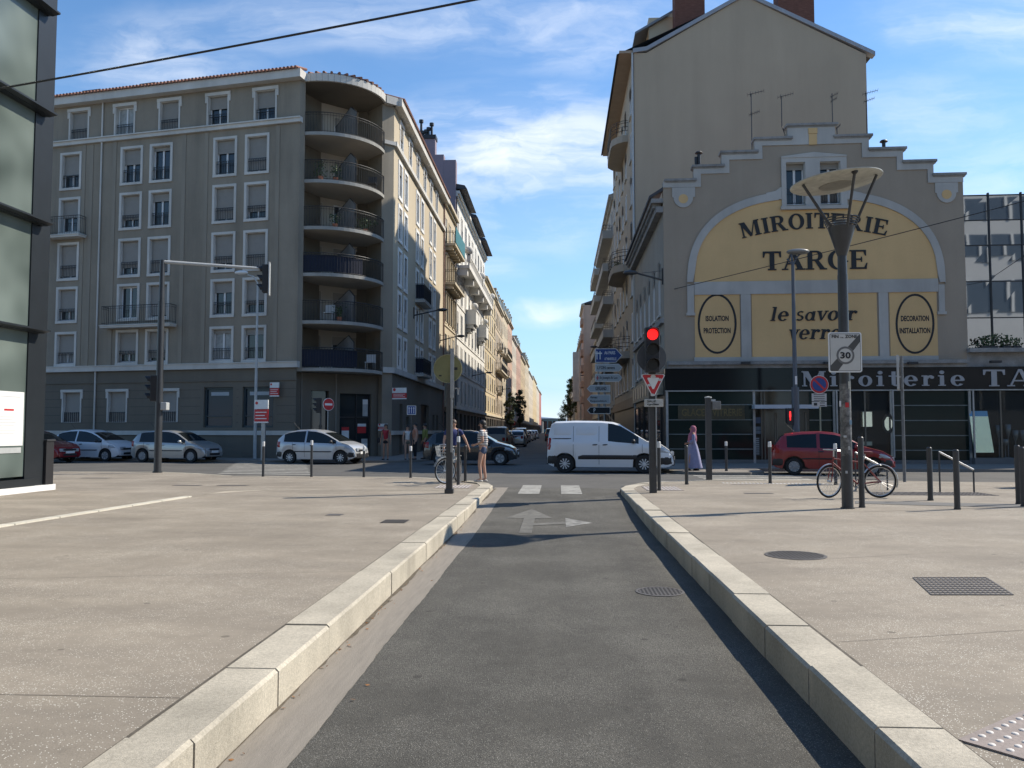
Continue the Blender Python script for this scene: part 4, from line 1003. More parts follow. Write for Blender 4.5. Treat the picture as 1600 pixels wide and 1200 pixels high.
# wall = columns between the steps, so that the two gable windows are real openings
mb = MB(); wn = [(mp(1228, 290)[0], mp(1258, 290)[0]), (mp(1281, 290)[0], mp(1313, 290)[0])]; wz = (mp(1250, 320)[1], mp(1250, 254)[1])
_sx = [-.008] + [mp(x, 300)[0] for x in (1084, 1128, 1180, 1232, 1306, 1359, 1412, 1459, 1505)]
tops = [(_sx[k], _sx[k + 1], O[2 * k + 1][1]) for k in range(9)]
cuts = sorted({*_sx, *[c for w in wn for c in w]})
for a, b in zip(cuts[:-1], cuts[1:]):
    m_ = (a + b) / 2; zt = [t[2] for t in tops if t[0] - 1e-6 <= m_ <= t[1] + 1e-6][0]
    if any(w[0] < m_ < w[1] for w in wn): mb.fb(MF, a, b, -.35, 0, 0, wz[0]); mb.fb(MF, a, b, -.35, 0, wz[1], zt)
    else: mb.fb(MF, a, b, -.35, 0, 0, zt)
bm_ = mb.build('wall', gable_m, mr)
# copings
cop = mat('worn_coping', (.27, .26, .245), .9, .2, 3, .4, 30, world=True, streak=.3, fine=.15)
for (x0, x1, y) in ((1038, 1088, 284), (1081, 1132, 262), (1125, 1185, 240), (1177, 1238, 219), (1228, 1309, 198), (1302, 1363, 215), (1356, 1416, 235), (1409, 1463, 254.5), (1456, 1509, 275)):
    a0, z = mp(x0, y); a1, _ = mp(x1, y); mb = MB(); mb.fb(MF, a0, a1, -.45, .12, z, z + .10); mb.fb(MF, a0 + .04, a1 - .04, -.4, .07, z - .06, z - .001); mb.build('coping', cop, mr)
# pale stepped border
low = [(1041, 293.5), (1095, 293.5), (1095, 272), (1140, 272), (1140, 250), (1192, 250), (1192, 228), (1348, 227), (1348, 246.5), (1402, 246.5), (1402, 266), (1450, 266), (1450, 286), (1505, 286)]
zlo = [mp(x, y) for x, y in low]; mb = MB(); _lx = [_sx[0]] + [mp(x, 300)[0] for x in (1095, 1140, 1192, 1348, 1402, 1450)] + [_sx[-1]]
lseg = [(_lx[k], _lx[k + 1], zlo[2 * k][1]) for k in range(7)]
cc = sorted({*_sx, *_lx})
for a, b in zip(cc[:-1], cc[1:]):
    m_ = (a + b) / 2
    zt = [t[2] for t in tops if t[0] - 1e-6 <= m_ <= t[1] + 1e-6]; zb = [t[2] for t in lseg if t[0] - 1e-6 <= m_ <= t[1] + 1e-6]
    if zt and zb and zt[0] > zb[0]: mb.fb(MF, a, b, .002, .045, zb[0], zt[0] - .0)
for x0, x1, y0, y1, cxx, cyy in ((1050, 1086, 293.6, 308, 1067.5, 308), (1460.5, 1496.5, 286.1, 301, 1478.5, 301)):
    a0, z1 = mp(x0, y0); a1, z0 = mp(x1, y1); mb.fb(MF, a0, a1, .002, .044, z0, z1)
    ca, cz = mp(cxx, cyy); rr = (a1 - a0) * .43
    mb.fprism(MF, [(ca + rr * math.cos(R(t)), cz - .0 + rr * 1.1 * math.sin(R(t))) for t in range(180, 361, 12)], .002, .0435)
mb.build('stepped_border', trim, mr)
for cxx, cyy in ((1067.5, 311), (1478.5, 304)):
    ca, cz = mp(cxx, cyy); rr = .2; mb = MB(); mb.fprism(MF, [(ca + rr * math.cos(R(t)), cz + rr * math.sin(R(t))) for t in range(0, 360, 15)], .046, .052); mb.build('roundel', yel, mr)
mb = MB(); a0, z1 = mp(1263, 201); a1, z0 = mp(1276, 226.5); mb.fb(MF, a0, a1, .046, .07, z0, z1 - .25); mb.fb(MF, a0 - .02, a1 + .02, .046, .085, z1 - .24, z1); mb.build('keystone', yel, mr)
# arch field
def sup(cx, cy, rx, ry, x, n=2.5): 
    t = min(1, abs((x - cx) / rx)); return cy - ry * (1 - t ** n) ** (1 / n)
outer = lambda x: sup(1275, 445, 201.5, 147, x); innr = lambda x: sup(1275, 441, 190, 131, x)
N = 56
def xs_between(a, b, n): return [a + (b - a) * i / n for i in range(n + 1)]
def cosx(c, r, n): return [c - r * math.cos(math.pi * i / n) for i in range(n + 1)]
X2 = cosx(1275, 190, N); mb = MB()
wx0, wx1, wy = 1221, 1323, 324.5
for x0, x1 in zip(X2[:-1], X2[1:]):
    pts = [mp(x0, 441), mp(x1, 441), mp(x1, max(innr(x1), wy if wx0 < (x0 + x1) / 2 < wx1 else 0)), mp(x0, max(innr(x0), wy if wx0 < (x0 + x1) / 2 < wx1 else 0))]
    mb.add([MF.P(a, .012, z) for a, z in pts], [(0, 1, 2, 3)])
mb.build('painted_field', yel, mr, fixn=False)
for x0, x1 in ((1085, 1157), (1174, 1372), (1389, 1466)):
    mb = MB(); a0, z1 = mp(x0, 456); a1, z0 = mp(x1, 558.5); mb.fb(MF, a0, a1, .002, .012, z0, z1); mb.build('painted_field', yel, mr)
mb = MB()
X1 = [x for x in cosx(1275, 201.5, 64)]
for x0, x1 in zip(X1[:-1], X1[1:]):
    xm = (x0 + x1) / 2
    if wx0 - 1 < xm < wx1 + 1: continue
    def lowy(x): return innr(x) if abs(x - 1275) < 189.9 else 441
    mb.fprism(MF, [mp(x0, lowy(x0)), mp(x1, lowy(x1)), mp(x1, outer(x1)), mp(x0, outer(x0))], .002, .06)
for x0, x1, y0, y1, dd in ((1073.5, 1084.5, 445, 489, .06), (1465.5, 1476, 445, 487, .06), (1084.5, 1465.5, 441, 456, .058), (1157, 1174, 456, 558.5, .05), (1372, 1389, 456, 558.5, .05), (1084.5, 1466, 558.5, 563.5, .052)):
    a0, z1 = mp(x0, y0); a1, z0 = mp(x1, y1); mb.fb(MF, a0, a1, .002, dd, z0, z1)
for x0, x1, y in ((1072, 1086, 489), (1464, 1478, 487)):
    a0, z = mp(x0, y); a1, _ = mp(x1, y); mb.fb(MF, a0, a1, .001, .09, z - .12, z)
mb.build('arch_band', trim, mr)
# gable windows with one common surround
mb = MB(); A0, A1 = mp(1221, 300)[0], mp(1323, 300)[0]; zb, zt = mp(1250, 323)[1], mp(1250, 247)[1]
mb.fb(MF, A0, wn[0][0], .002, .075, zb, zt); mb.fb(MF, wn[0][1], wn[1][0], .002, .075, zb, zt); mb.fb(MF, wn[1][1], A1, .002, .075, zb, zt)
for w in wn: mb.fb(MF, w[0], w[1], .002, .075, wz[1], zt)
mb.fprism(MF, [(A0, zt), (A1, zt), (A1, zt + .06), ((A0 + A1) / 2, zt + .22), (A0, zt + .06)], .002, .1)
for s_ in (-1, 1):                    # curved ears running into the arch
    x0 = 1221 if s_ < 0 else 1323
    pts = [mp(x0, 292), mp(x0, 312), mp(x0 + s_ * 24, 308.5), mp(x0 + s_ * 24, 302), mp(x0 + s_ * 10, 299)]
    mb.fprism(MF, pts if s_ > 0 else pts[::-1], .002, .0575)
mb.fb(MF, A0 - .06, A1 + .06, .0, .16, zb - .14, zb); mb.build('window_surround', trim, mr)
for i, w in enumerate(wn):
    window(MF, mr, (w[0] + w[1]) / 2, wz[0], w[1] - w[0], wz[1] - wz[0], .14, True, 0, depth=.28)
# lettering
aL_, aR_ = mp(1160, 372)[0], mp(1385, 372)[0]; zl = mp(1165, 372)[1]; zm_ = mp(1275, 352.5)[1] - .0; rise = .38
def af(t): 
    u = (t - .5) * 2; return rise * (1 - u * u), -rise * 2 * u * 2 / (aR_ - aL_)
Hc = mp(1275, 340)[1] - mp(1275, 366)[1]
serif(MF, 'MIROITERIE', aL_, aR_, mp(1165, 373)[1], Hc * .93, .014, 'lettering', ink, mr, archf=af)
serif(MF, 'TARGE', mp(1192, 420)[0], mp(1356, 420)[0], mp(1270, 421.5)[1], mp(1270, 392)[1] - mp(1270, 421.5)[1], .014, 'lettering', ink, mr)
Hl = mp(1270, 479)[1] - mp(1270, 501)[1]
serif(MF, 'le savoir', mp(1203, 500)[0], mp(1337, 500)[0], mp(1270, 501)[1], Hl, .014, 'lettering', ink, mr, shear=.22)
serif(MF, 'verre', mp(1231, 530)[0], mp(1312, 530)[0], mp(1270, 530)[1], Hl * 1.02, .014, 'lettering', ink, mr, shear=.22)
for cx_, lines in ((1120.5, ('ISOLATION', 'PROTECTION')), (1429.5, ('DECORATION', 'INSTALLATION'))):
    mb = MB(); rx = 30.5; ry = 47
    for k in range(40):
        t0, t1 = 2 * math.pi * k / 40, 2 * math.pi * (k + 1) / 40
        P_ = lambda r, t: mp(cx_ + (rx - r) * math.cos(t), 506 + (ry - r) * math.sin(t))
        mb.fprism(MF, [P_(0, t0), P_(0, t1), P_(3.4, t1), P_(3.4, t0)], .0125, .02)
    mb.build('oval', ink, mr)
    for i, s_ in enumerate(lines):
        hw = (18, 21)[i] if cx_ < 1200 else (22, 24)[i]; yb = (502, 521)[i]
        sans(MF, s_, mp(cx_ - hw, yb)[0], mp(cx_ + hw, yb)[0], mp(cx_, yb)[1], .24, .014, 'lettering', ink, mr, bold=.035)
# cornice and fascia sign
a0, a1 = mp(1042, 570)[0], mp(1507, 570)[0]; zc0, zc1 = mp(1270, 575)[1], mp(1270, 564)[1]
mb = MB(); mb.fb(MF, a0, a1, .002, .32, (zc0 + zc1) / 2, zc1); mb.fb(MF, a0, a1, .002, .2, zc0, (zc0 + zc1) / 2); mb.build('cornice', cop, mr)
for x in (1162, 1290, 1420):
    a, z = mp(x, 567.5); mb = MB(); mb.fb(MF, a - .19, a + .19, .33, .5, z - .07, z + .02); mb.fb(MF, a - .03, a + .03, .321, .33, z - .07, z + .02); mb.build('spotlight', M['black'], mr)
fascia = mat('black_glass_fascia', (.012, .013, .014), .1, .05, 2, spec=.22)
aEnd = 23.5
sz_0, sz_1 = mp(1270, 609.5)[1], mp(1270, 575)[1]
mb = MB(); mb.fb(MF, -.02, aEnd, .002, .16, sz_0, sz_1); mb.build('fascia', fascia, mr)
mb = MB(); mb.fb(MF, -.02, aEnd, .1, .2, sz_0 - .05, sz_0); mb.build('fascia_trim', M['galv'], mr)
let = mat('silver_letter', (.33, .335, .35), .4, .05, 3, metal=.1)
serif(MF, 'Miroiterie', mp(1252, 600)[0], mp(1504, 600)[0], mp(1270, 604)[1], mp(1270, 580.5)[1] - mp(1270, 604)[1], .162, 'lettering', let, mr, track=.2, th=.04)
serif(MF, 'TARGE', mp(1533, 600)[0], mp(1533, 600)[0] + 5.1, mp(1540, 604)[1], mp(1270, 578.5)[1] - mp(1270, 604)[1], .162, 'lettering', let, mr, track=.12, th=.04)
# shop front: dark green enamelled glass with metal glazing lines, entrance, windows
green = mat('dark_green_glass_panel', (.010, .021, .018), .12, .15, .8, spec=.22)
zg_ = ZP; zT = sz_0 - .05
def shop_panel(x0, x1, lines):
    a0, a1 = mp(x0, 660)[0], mp(x1, 660)[0]; mb = MB(); mb.fb(MF, a0, a1, .002, .08, zg_ + .15, zT); p = mb.build('shop_panel', green, mr); ROOTLOC[p.name] = MRL
    for y in lines:
        z = mp((x0 + x1) / 2, y)[1]; mb = MB(); mb.fb(MF, a0, a1, .081, .1, z - .018, z + .018); mb.build('glazing_bar', mat('dull_glazing_bar', (.17, .19, .18), .5, .2, 3), p)
shop_panel(1043, 1178, (632.5, 656, 678.5, 701.5)); shop_panel(1264, 1301, (634, 656.5, 680)); shop_panel(1392, 1513, (633.5, 657, 680.5, 703.5))
mb = MB(); mb.fb(MF, mp(1041, 650)[0], mp(1513, 650)[0], .002, .12, 0, zg_ + .15); mb.build('shop_plinth', mat('grey_stone', (.14, .135, .13), .8, .1), mr)
for x in (1042, 1302, 1391, 1513.5, 1177.5):
    a = mp(x, 650)[0]; mb = MB(); mb.fb(MF, a - .05, a + .05, .081, .13, zg_, zT); mb.build('shop_mullion', M['galv'], mr)
a0, a1 = mp(1059, 645)[0], mp(1163, 645)[0]; z1, z0 = mp(1110, 633.5)[1], mp(1110, 655.5)[1]
mb = MB(); mb.fb(MF, a0, a1, .1015, .115, z0, z1); gp = mb.build('sign_panel', mat('bronze_panel', (.06, .048, .022), .5, .3, 12), mr); ROOTLOC[gp.name] = MRL
gold = mat('tarnished_gold_letter', (.15, .115, .045), .5, .3, 10, metal=.3)
sans(MF, 'GLACES  VITRERIE', a0 + .15, a1 - .12, z0 + .14, z1 - z0 - .28, .116, 'lettering', gold, gp, bold=.02)
# entrance recess and glazed shop windows with a dark room behind
gl = bpy.data.materials.new('shop_glass'); gl.use_nodes = True; t_ = gl.node_tree; t_.nodes.clear()
_o = t_.nodes.new('ShaderNodeOutputMaterial'); _t = t_.nodes.new('ShaderNodeBsdfTransparent'); _g = t_.nodes.new('ShaderNodeBsdfGlossy'); _x = t_.nodes.new('ShaderNodeMixShader'); _f = t_.nodes.new('ShaderNodeFresnel')
_t.inputs[0].default_value = (.82, .86, .84, 1); _g.inputs['Roughness'].default_value = .02; _f.inputs[0].default_value = 1.32
t_.links.new(_f.outputs[0], _x.inputs[0]); t_.links.new(_t.outputs[0], _x.inputs[1]); t_.links.new(_g.outputs[0], _x.inputs[2]); t_.links.new(_x.outputs[0], _o.inputs[0])
M['shop_glass'] = gl
a0, a1 = mp(1178, 650)[0], mp(1264, 650)[0]
mb = MB(); mb.fb(MF, a0, a1, .002, .06, zg_ + .02, zT); mb.build('entrance_back', mat('brown_glass', (.035, .03, .022), .12, .1, 2), mr)
for x in (1189, 1194, 1210, 1213, 1240, 1258):
    a = mp(x, 650)[0]; mb = MB(); mb.fb(MF, a - .025, a + .025, .061, .1, zg_ + .05, zT - (.9 if x > 1200 else 0)); mb.build('door_frame', mat('bronze_frame', (.13, .12, .10), .4, .1, metal=.4), mr)
mb = MB(); z = mp(1220, 639)[1]; mb.fb(MF, mp(1174, 636)[0], mp(1272, 636)[0], .08, .7, z, z + .16); mb.build('canopy', mat('canopy_grey', (.5, .52, .56), .4, .05), mr)
for i, y in enumerate((658, 668.5, 674.5)):
    a, z = mp(1183.5, y); mb = MB(); mb.fb(MF, a - .14, a + .14, .064, .07, z - .09, z + (.16 if i == 0 else .05)); mb.build('sticker', mat('sticker_blue', (.05, .08, .14), .5, .2) if i == 0 else mat('sticker_grey', (.12, .15, .18), .5, .1), mr)
mb = MB(); a, z = mp(1183, 695); mb.fb(MF, a - .16, a + .16, .064, .07, z - .45, z + .33); pv = mb.build('vertical_sign', M['black'], mr); ROOTLOC[pv.name] = MRL
mb = MB()
for k in range(9): mb.fb(MF, a - .07, a + .07, .071, .073, z - .4 + k * .08, z - .355 + k * .08)
mb.build('lettering', mat('pale_print', (.3, .31, .31), .6, .1), pv)
# show windows
for x0, x1, nm in ((1303, 1390, 2), (1514, 1640, 3)):
    a0, a1 = mp(x0, 650)[0], mp(x1, 650)[0]; zs = mp(1550, 715)[1]
    mb = MB(); mb.fb(MF, a0, a1, .002, .02, zs, zT); mb.build('interior', M['dark'], mr)
    mb = MB(); mb.fb(MF, a0, a1, .002, .42, zg_ - .1, zs); mb.build('window_base', mat('grey_stone', (.14, .135, .13)), mr)
    mb = MB(); mb.quad(MF.P(a0, .4, zs), MF.P(a1, .4, zs), MF.P(a1, .4, zT), MF.P(a0, .4, zT)); p = mb.build('show_window', gl, mr); ROOTLOC[p.name] = MRL
    for k in range(nm + 1):
        a = a0 + (a1 - a0) * k / nm; mb = MB(); mb.fb(MF, a - .03, a + .03, .38, .44, zs, zT); mb.build('frame', M['galv'] if k in (0, nm) else mat('bronze_frame', (.13, .12, .1)), p)
# things shown in the windows
mirm = bpy.data.materials.new('mirror'); mirm.use_nodes = True; b_ = mirm.node_tree.nodes['Principled BSDF']; b_.inputs['Metallic'].default_value = 1; b_.inputs['Roughness'].default_value = .03; b_.inputs['Base Color'].default_value = (.8, .84, .78, 1)
pts = [mp(1516.5, 642, .25), mp(1545, 642, .25), mp(1550, 707, .2), mp(1519, 707, .2)]
tm = thing('leaning_mirror', 'tall pale green glass sheet leaning in the right shop window', 'mirror', MF.P(pts[3][0], .3, pts[3][1]), 'glass goods in the shop windows')
mb = MB(); P_ = [MF.P(pts[3][0], .36, pts[3][1]), MF.P(pts[2][0], .36, pts[2][1]), MF.P(pts[1][0], .10, pts[1][1]), MF.P(pts[0][0], .10, pts[0][1])]
mb.hexa(P_ + [p + MF.n * .012 for p in P_]); mb.build('sheet', mat('pale_green_mirror', (.80, .92, .76), .22, .03, 3, metal=.85), tm)
mb = MB(); sp = [P_[3].lerp(P_[0], .0), P_[2].lerp(P_[1], .0), P_[2].lerp(P_[1], .13), P_[3].lerp(P_[0], .13)]
mb.quad(*[p + MF.n * .014 for p in (sp[3], sp[2], sp[1], sp[0])]); mb.build('blue_band', mat('band_blue', (.15, .36, .6), .4, .05), tm)
for (x, y, w, h, lab, mm_) in ((1354, 655, .45, .62, 'framed mirror in the left show window, right of the red car', mirm), (1354, 693, .44, .16, 'cream card with print in the left show window', mat('cream_card', (.55, .53, .42), .6, .05))):
    a, z = mp(x, y, .2); o_ = thing('framed_mirror' if mm_ is mirm else 'price_card', lab, 'mirror' if mm_ is mirm else 'card', MF.P(a, .2, z - h / 2), 'glass goods in the shop windows')
    mb = MB(); mb.fb(MF, a - w / 2, a + w / 2, .19, .205, z - h / 2, z + h / 2); mb.build('face', mm_, o_)
    mb = MB()
    for q0, q1, r0, r1 in ((-w / 2 - .03, -w / 2, -h / 2, h / 2), (w / 2, w / 2 + .03, -h / 2, h / 2), (-w / 2 - .03, w / 2 + .03, h / 2, h / 2 + .03), (-w / 2 - .03, w / 2 + .03, -h / 2 - .03, -h / 2)): mb.fb(MF, a + q0, a + q1, .18, .22, z + r0, z + r1)
    mb.build('frame', M['black'], o_)
a, z = mp(1388, 662, .2); o_ = thing('oval_mirror', 'ornate octagonal mirror hanging at the right edge of the left show window', 'mirror', MF.P(a, .2, z), 'glass goods in the shop windows')
mb = MB(); mb.fprism(MF, [(a + .17 * math.cos(R(t)), z + .3 * math.sin(R(t))) for t in range(22, 382, 45)], .2, .21); mb.build('face', mirm, o_)
mb = MB()
for k in range(8):
    t0, t1 = R(22 + k * 45), R(67 + k * 45); mb.fprism(MF, [(a + .17 * math.cos(t0), z + .3 * math.sin(t0)), (a + .17 * math.cos(t1), z + .3 * math.sin(t1)), (a + .25 * math.cos(t1), z + .42 * math.sin(t1)), (a + .25 * math.cos(t0), z + .42 * math.sin(t0))], .19, .225)
mb.build('frame', M['black'], o_)
rd = random.Random(8)
for i, (x, y) in enumerate(((1560, 668), (1574, 667), (1586, 676), (1597, 676), (1570, 690))):
    a, z = mp(x, y, .2); zs = mp(1550, 715)[1]
    o_ = thing('glass_vase', ('tall dark glass vase in the right show window beside the pale green sheet', 'smoked glass vase with bright rim, second in the right show window', 'round glass bowl on a stem in the right show window', 'small glass bowl at the right end of the right show window', 'squat dark glass jar in front of the other vases in the right show window')[i], 'vase', MF.P(a, .22, zs), 'glass goods in the shop windows')
    mb = MB(); c = MF.P(a, .22, zs); H_ = z - zs + .1; mb.lathe(c, [(.1, 0), (.1, .02), (.02, .04), (.02, H_ * .6), (.1, H_ * .75), (.14, H_), (.13, H_), (.09, H_ * .77), (.001, H_ * .66)], 14); mb.build('vase', mat('smoked_glass', (.08, .085, .09), .08, .1, spec=.9), o_, smooth=True)
# side facade towards the far street
MS = Frame((MF.P(0, 0, 0).x - .012, 49.2), (0, -1)); LS = 49.2 - MF.P(0, 0, 0).y
side_m = mat('pale_side_render', (.33, .295, .245), .95, .08, .4, world=True, streak=.15)
zsp = lambda y: MS.px(1036, y)[1]
zEave = 11.0
hs = []
for k in range(6): 
    a = LS - 1.55 - k * 2.12
    hs += [(a - .42, a + .42, 6.7, 9.1), (a - .42, a + .42, 4.45, 5.9)]
wall(MS, 0, LS, 4.2, zEave, hs, 'wall', side_m, mr)
for h_ in hs: window(MS, mr, (h_[0] + h_[1]) / 2, h_[2], .84, h_[3] - h_[2], .3, h_[2] > 6, 0, sill=True, depth=.06)
mb = MB(); mb.fb(MS, 0, LS + .02, .002, .14, 6.2, 6.42); mb.build('string_course', cop, mr)
mb = MB(); mb.fb(MS, 0, LS + .02, .002, .3, zEave, zEave + .25)
for k in range(44): mb.fb(MS, .1 + k * .305, .25 + k * .305, .05, .42, zEave + .25, zEave + .42)
mb.fb(MS, 0, LS + .02, .002, .5, zEave + .42, zEave + .6); mb.build('cornice', cop, mr)
mb = MB(); mb.hexa([MS.P(0, .6, zEave + .6), MS.P(LS + .02, .6, zEave + .6), MS.P(LS + .02, .0, zEave + .95), MS.P(0, .0, zEave + .95), MS.P(0, .6, zEave + .72), MS.P(LS + .02, .6, zEave + .72), MS.P(LS + .02, 0, zEave + 1.1), MS.P(0, 0, zEave + 1.1)]); mb.build('roof_edge', M['slate'], mr)
# ground floor of the side: dark shop with lit fascia boxes
mb = MB(); mb.fb(MS, 0, LS, -.25, 0, 0, 4.2); mb.build('shop_side', mat('dark_shopfront', (.03, .03, .03), .4, .2, 2), mr)
for k in range(5): 
    mb = MB(); mb.fb(MS, .5 + k * 2.5, 2.6 + k * 2.5, .002, .04, .6, 2.9); p = mb.build('side_window', M['glass'], mr); ROOTLOC[p.name] = MRL
    mb = MB()
    for b0, b1, c0, c1 in ((.5, .58, .6, 2.9), (2.52, 2.6, .6, 2.9), (.58, 2.52, 2.82, 2.9), (.58, 2.52, .6, .68)): mb.fb(MS, b0 + k * 2.5, b1 + k * 2.5, .041, .08, c0, c1)
    mb.build('frame', M['iron'], p)
mb = MB(); mb.fb(MS, .3, LS - .6, .002, .18, 3.15, 4.05); mb.build('side_fascia', mat('cream_fascia', (.30, .265, .20), .5, .5, 2.2, vs_=(1, 4, 1)), mr)
rdd = random.Random(4)
for k in range(9):
    a = 1.0 + k * 1.3; mb = MB(); mb.fb(MS, a, a + .55 + .3 * rdd.random(), .181, .21, 3.3, 3.9); mb.build('fascia_letter_block', mat('steel_block', (.16, .17, .18), .3, .2, metal=.5), mr)
# the rest of the volume and roof
mb = MB(); xr = MF.P(WH, 0, 0).x
mb.prism([(MF.P(.3, -.36, 0).x, MF.P(.3, -.36, 0).y), (MF.P(WH, -.36, 0).x, MF.P(WH, -.36, 0).y), (xr, 49.1), (MS.o.x + .3, 49.1)], 0, zEave); mb.build('wall', gable_m, mr)
mb = MB(); rz_ = 12.2; ax = (MS.o.x + xr) / 2
mb.add([(MS.o.x, 36.1, zEave + .6), (xr, 35.6, zEave + .4), (ax, 36.0, rz_), (MS.o.x, 49.1, zEave + .6), (xr, 49.1, zEave + .4), (ax, 49.1, rz_)], [(0, 2, 5, 3), (2, 1, 4, 5), (0, 1, 2), (3, 5, 4)]); mb.build('roof', M['tile'], mr)
# antennas, pipes and pots
def antenna(x, yb, yt, d, lab, F=None, arms=((0, .55, 18), (.9, .35, 10)), kink=False):
    F = F or MF; a, z0 = F.px(x, yb, -d); a2, z1 = F.px(x, yt, -d); b = F.P(a, -d, z0)
    t = thing('rooftop_antenna', lab, 'antenna', b, 'television antennas on the shop roof')
    mb = MB(); pts = [F.P(a + (.12 if kink else 0), -d, z0 - .6), F.P(a + (.12 if kink else 0), -d, z0), F.P(a, -d, z0 + (.35 if kink else .1)), F.P(a, -d, z1)]
    mb.tube(pts, .022, 6); mb.build('mast', M['iron'], t)
    for dz, L, rot in arms:
        mb = MB(); A = F.P(a - L * .3, -d, z1 - dz - .06); B = F.P(a + L, -d, z1 - dz + .1); mb.cyl(A, B, .012, n=5)
        for k in range(7):
            c = A.lerp(B, k / 6); mb.cyl(c - V((.05, .2, 0)), c + V((.05, .2, 0)), .006, n=4)
        mb.cyl(A.lerp(B, .2) - V((0, 0, .12)), A.lerp(B, .2) + V((0, 0, .12)), .01, n=4)
        mb.build('aerial', M['iron'], t)
antenna(1175, 232, 146, .4, 'tallest television antenna, left of the gable top'); antenna(1222, 210, 150, .4, 'bent television antenna just left of the gable crown', kink=True, arms=((0, .5, 0),))
antenna(1301, 192, 146, .9, 'television antenna with small aerial behind the gable crown', arms=((.1, .25, 0), (.3, .2, 0))); antenna(1355, 215, 145, 1.6, 'rightmost tall television antenna on the shop roof', arms=((0, .5, 0), (.35, .35, 0)))
antenna(1308, 210, 199, .5, 'tiny antenna stub right of the gable crown', arms=((0, .14, 0),))
for x, yb, yt, lab in ((1092, 256, 240, 'short twin flue pipe on the second gable step from the left'), (1381, 231, 222, 'small round roof vent with cap on the right side of the stepped gable')):
    a, z0 = mp(x, yb, -.5); _, z1 = mp(x, yt, -.5); c = MF.P(a, -.5, z0 - .3); t = thing('roof_flue', lab, 'flue', c)
    mb = MB(); mb.cyl(c, MF.P(a, -.5, z1), .075, n=10); 
    if x < 1200: mb.cyl(c + MF.u * -.13, MF.P(a - .13, -.5, z1 - .15), .06, n=10)
    mb.build('pipe', M['iron'], t)
    mb = MB(); mb.lathe(MF.P(a, -.5, z1), [(.001, .1), (.12, .08), (.17, .02), (.16, 0), (.001, 0)], 14); mb.build('cap', M['iron'], t)
# ------------------------------------------------------------------ tall gable building behind the shop
tb = thing('apartment_building', 'tall beige apartment house with blank gable wall and two brick chimneys', 'building', (4.6, 49.3, 0)); TB = ROOTLOC[tb.name]
TF = Frame((4.62, 49.25), (1, 0)); tp = lambda x, y: TF.px(x, y)
beige = mat('beige_gable_render', (.42, .34, .245), .95, .07, .12, .2, 25, world=True, streak=.1)
eL, eR, ap = tp(996, 83), tp(1353, 85), tp(1164, -6)
mb = MB(); mb.fprism(TF, [(.01, 0), (eR[0], 0), (eR[0], eR[1]), (ap[0], ap[1]), (tp(1010, 80)[0], eL[1]), (.01, eL[1])], -.25, 0); mb.build('gable_wall', beige, tb)
mb = MB(); 
def rake(p, q_, w=.25): mb.fprism(TF, [p, q_, (q_[0], q_[1] + w), (p[0], p[1] + w)], -.4, .12)
rake(tp(1010, 80), ap); rake(ap, (eR[0] + .5, eR[1] - .12)); rake((-.05, eL[1]), tp(1010, 80)); mb.build('roof_edge', mat('pale_zinc_edge', (.30, .31, .33), .6, .1, metal=.2), tb)
mb = MB(); H0 = eL[1]
mb.prism([(4.95, 49.5), (4.6 + eR[0], 49.5), (4.6 + eR[0], 68), (4.95, 68)], 0, H0); mb.build('wall', beige, tb)
mb = MB(); ax_ = 4.6 + ap[0]
mb.add([(3.6, 49.35, H0), (ax_, 49.35, ap[1] + .1), (4.6 + eR[0] + .5, 49.35, eR[1]), (3.6, 68, H0), (ax_, 68, ap[1] + .1), (4.6 + eR[0] + .5, 68, eR[1])], [(0, 1, 4, 3), (1, 2, 5, 4)]); mb.build('roof', M['slate'], tb)
for x0, x1, yb, Yd in ((1062, 1110, 40, 51.0), (1228, 1286, 40, 51.0)):
    c0, c1 = atY(x0, Yd), atY(x1, Yd); mb = MB(); mb.box(c0.x, c1.x, Yd, Yd + 1.1, 23, 30.2); mb.box(c0.x - .08, c1.x + .08, Yd - .08, Yd + 1.18, 30.2, 30.4); mb.build('chimney', mat('old_brick', (.15, .065, .045), .95, .3, 3, .5, 12, world=True, vs_=(1, 1, 5), fine=.25, fscale=14), tb)
# dormer gable seen left of the chimney
mb = MB(); mb.prism([(5.9, 52.5), (7.6, 52.5), (7.6, 62), (5.9, 62)], H0, 28.2); mb.build('dormer', mat('cream_render', (.5, .42, .3), .9, .08, .5, world=True), tb)
mb = MB(); mb.hexa([(5.0, 52.2, 27.0), (7.8, 52.2, 28.6), (7.8, 62.2, 28.6), (5.0, 62.2, 27.0), (5.0, 52.2, 27.15), (7.8, 52.2, 28.75), (7.8, 62.2, 28.75), (5.0, 62.2, 27.15)]); mb.build('dormer_roof', M['zinc'], tb)
TS = Frame((4.6, 68), (0, -1)); LT = 68 - 49.25
tcol = mat('sand_side_render', (.40, .335, .25), .95, .07, .4, world=True, streak=.1)
ht = []; fl = [3.9 + 2.83 * i for i in range(7)]
aw = [1.5, 4.3, 7.1, 9.9, 12.7, 16.6]
for z in fl:
    for a in aw: ht.append((a - .5, a + .5, z + .35, z + 2.15))
wall(TS, 0, LT, 3.6, H0, ht, 'wall', tcol, tb)
for i, z in enumerate(fl):
    for j, a in enumerate(aw): window(TS, tb, a, z + .35, 1.0, 1.8, (.0, .35, .6, .2)[(i + j * 3) % 4], False, 0, sill=True, depth=.05)
mb = MB(); mb.fb(TS, 0, LT, -.3, 0, 0, 3.6); mb.build('shop_side', mat('dark_shopfront', (.03, .03, .03)), tb)
mb = MB(); mb.fb(TS, .2, LT - .2, .002, .15, 3.0, 3.6); mb.build('side_fascia', mat('brown_fascia', (.2, .14, .09), .6, .2), tb)
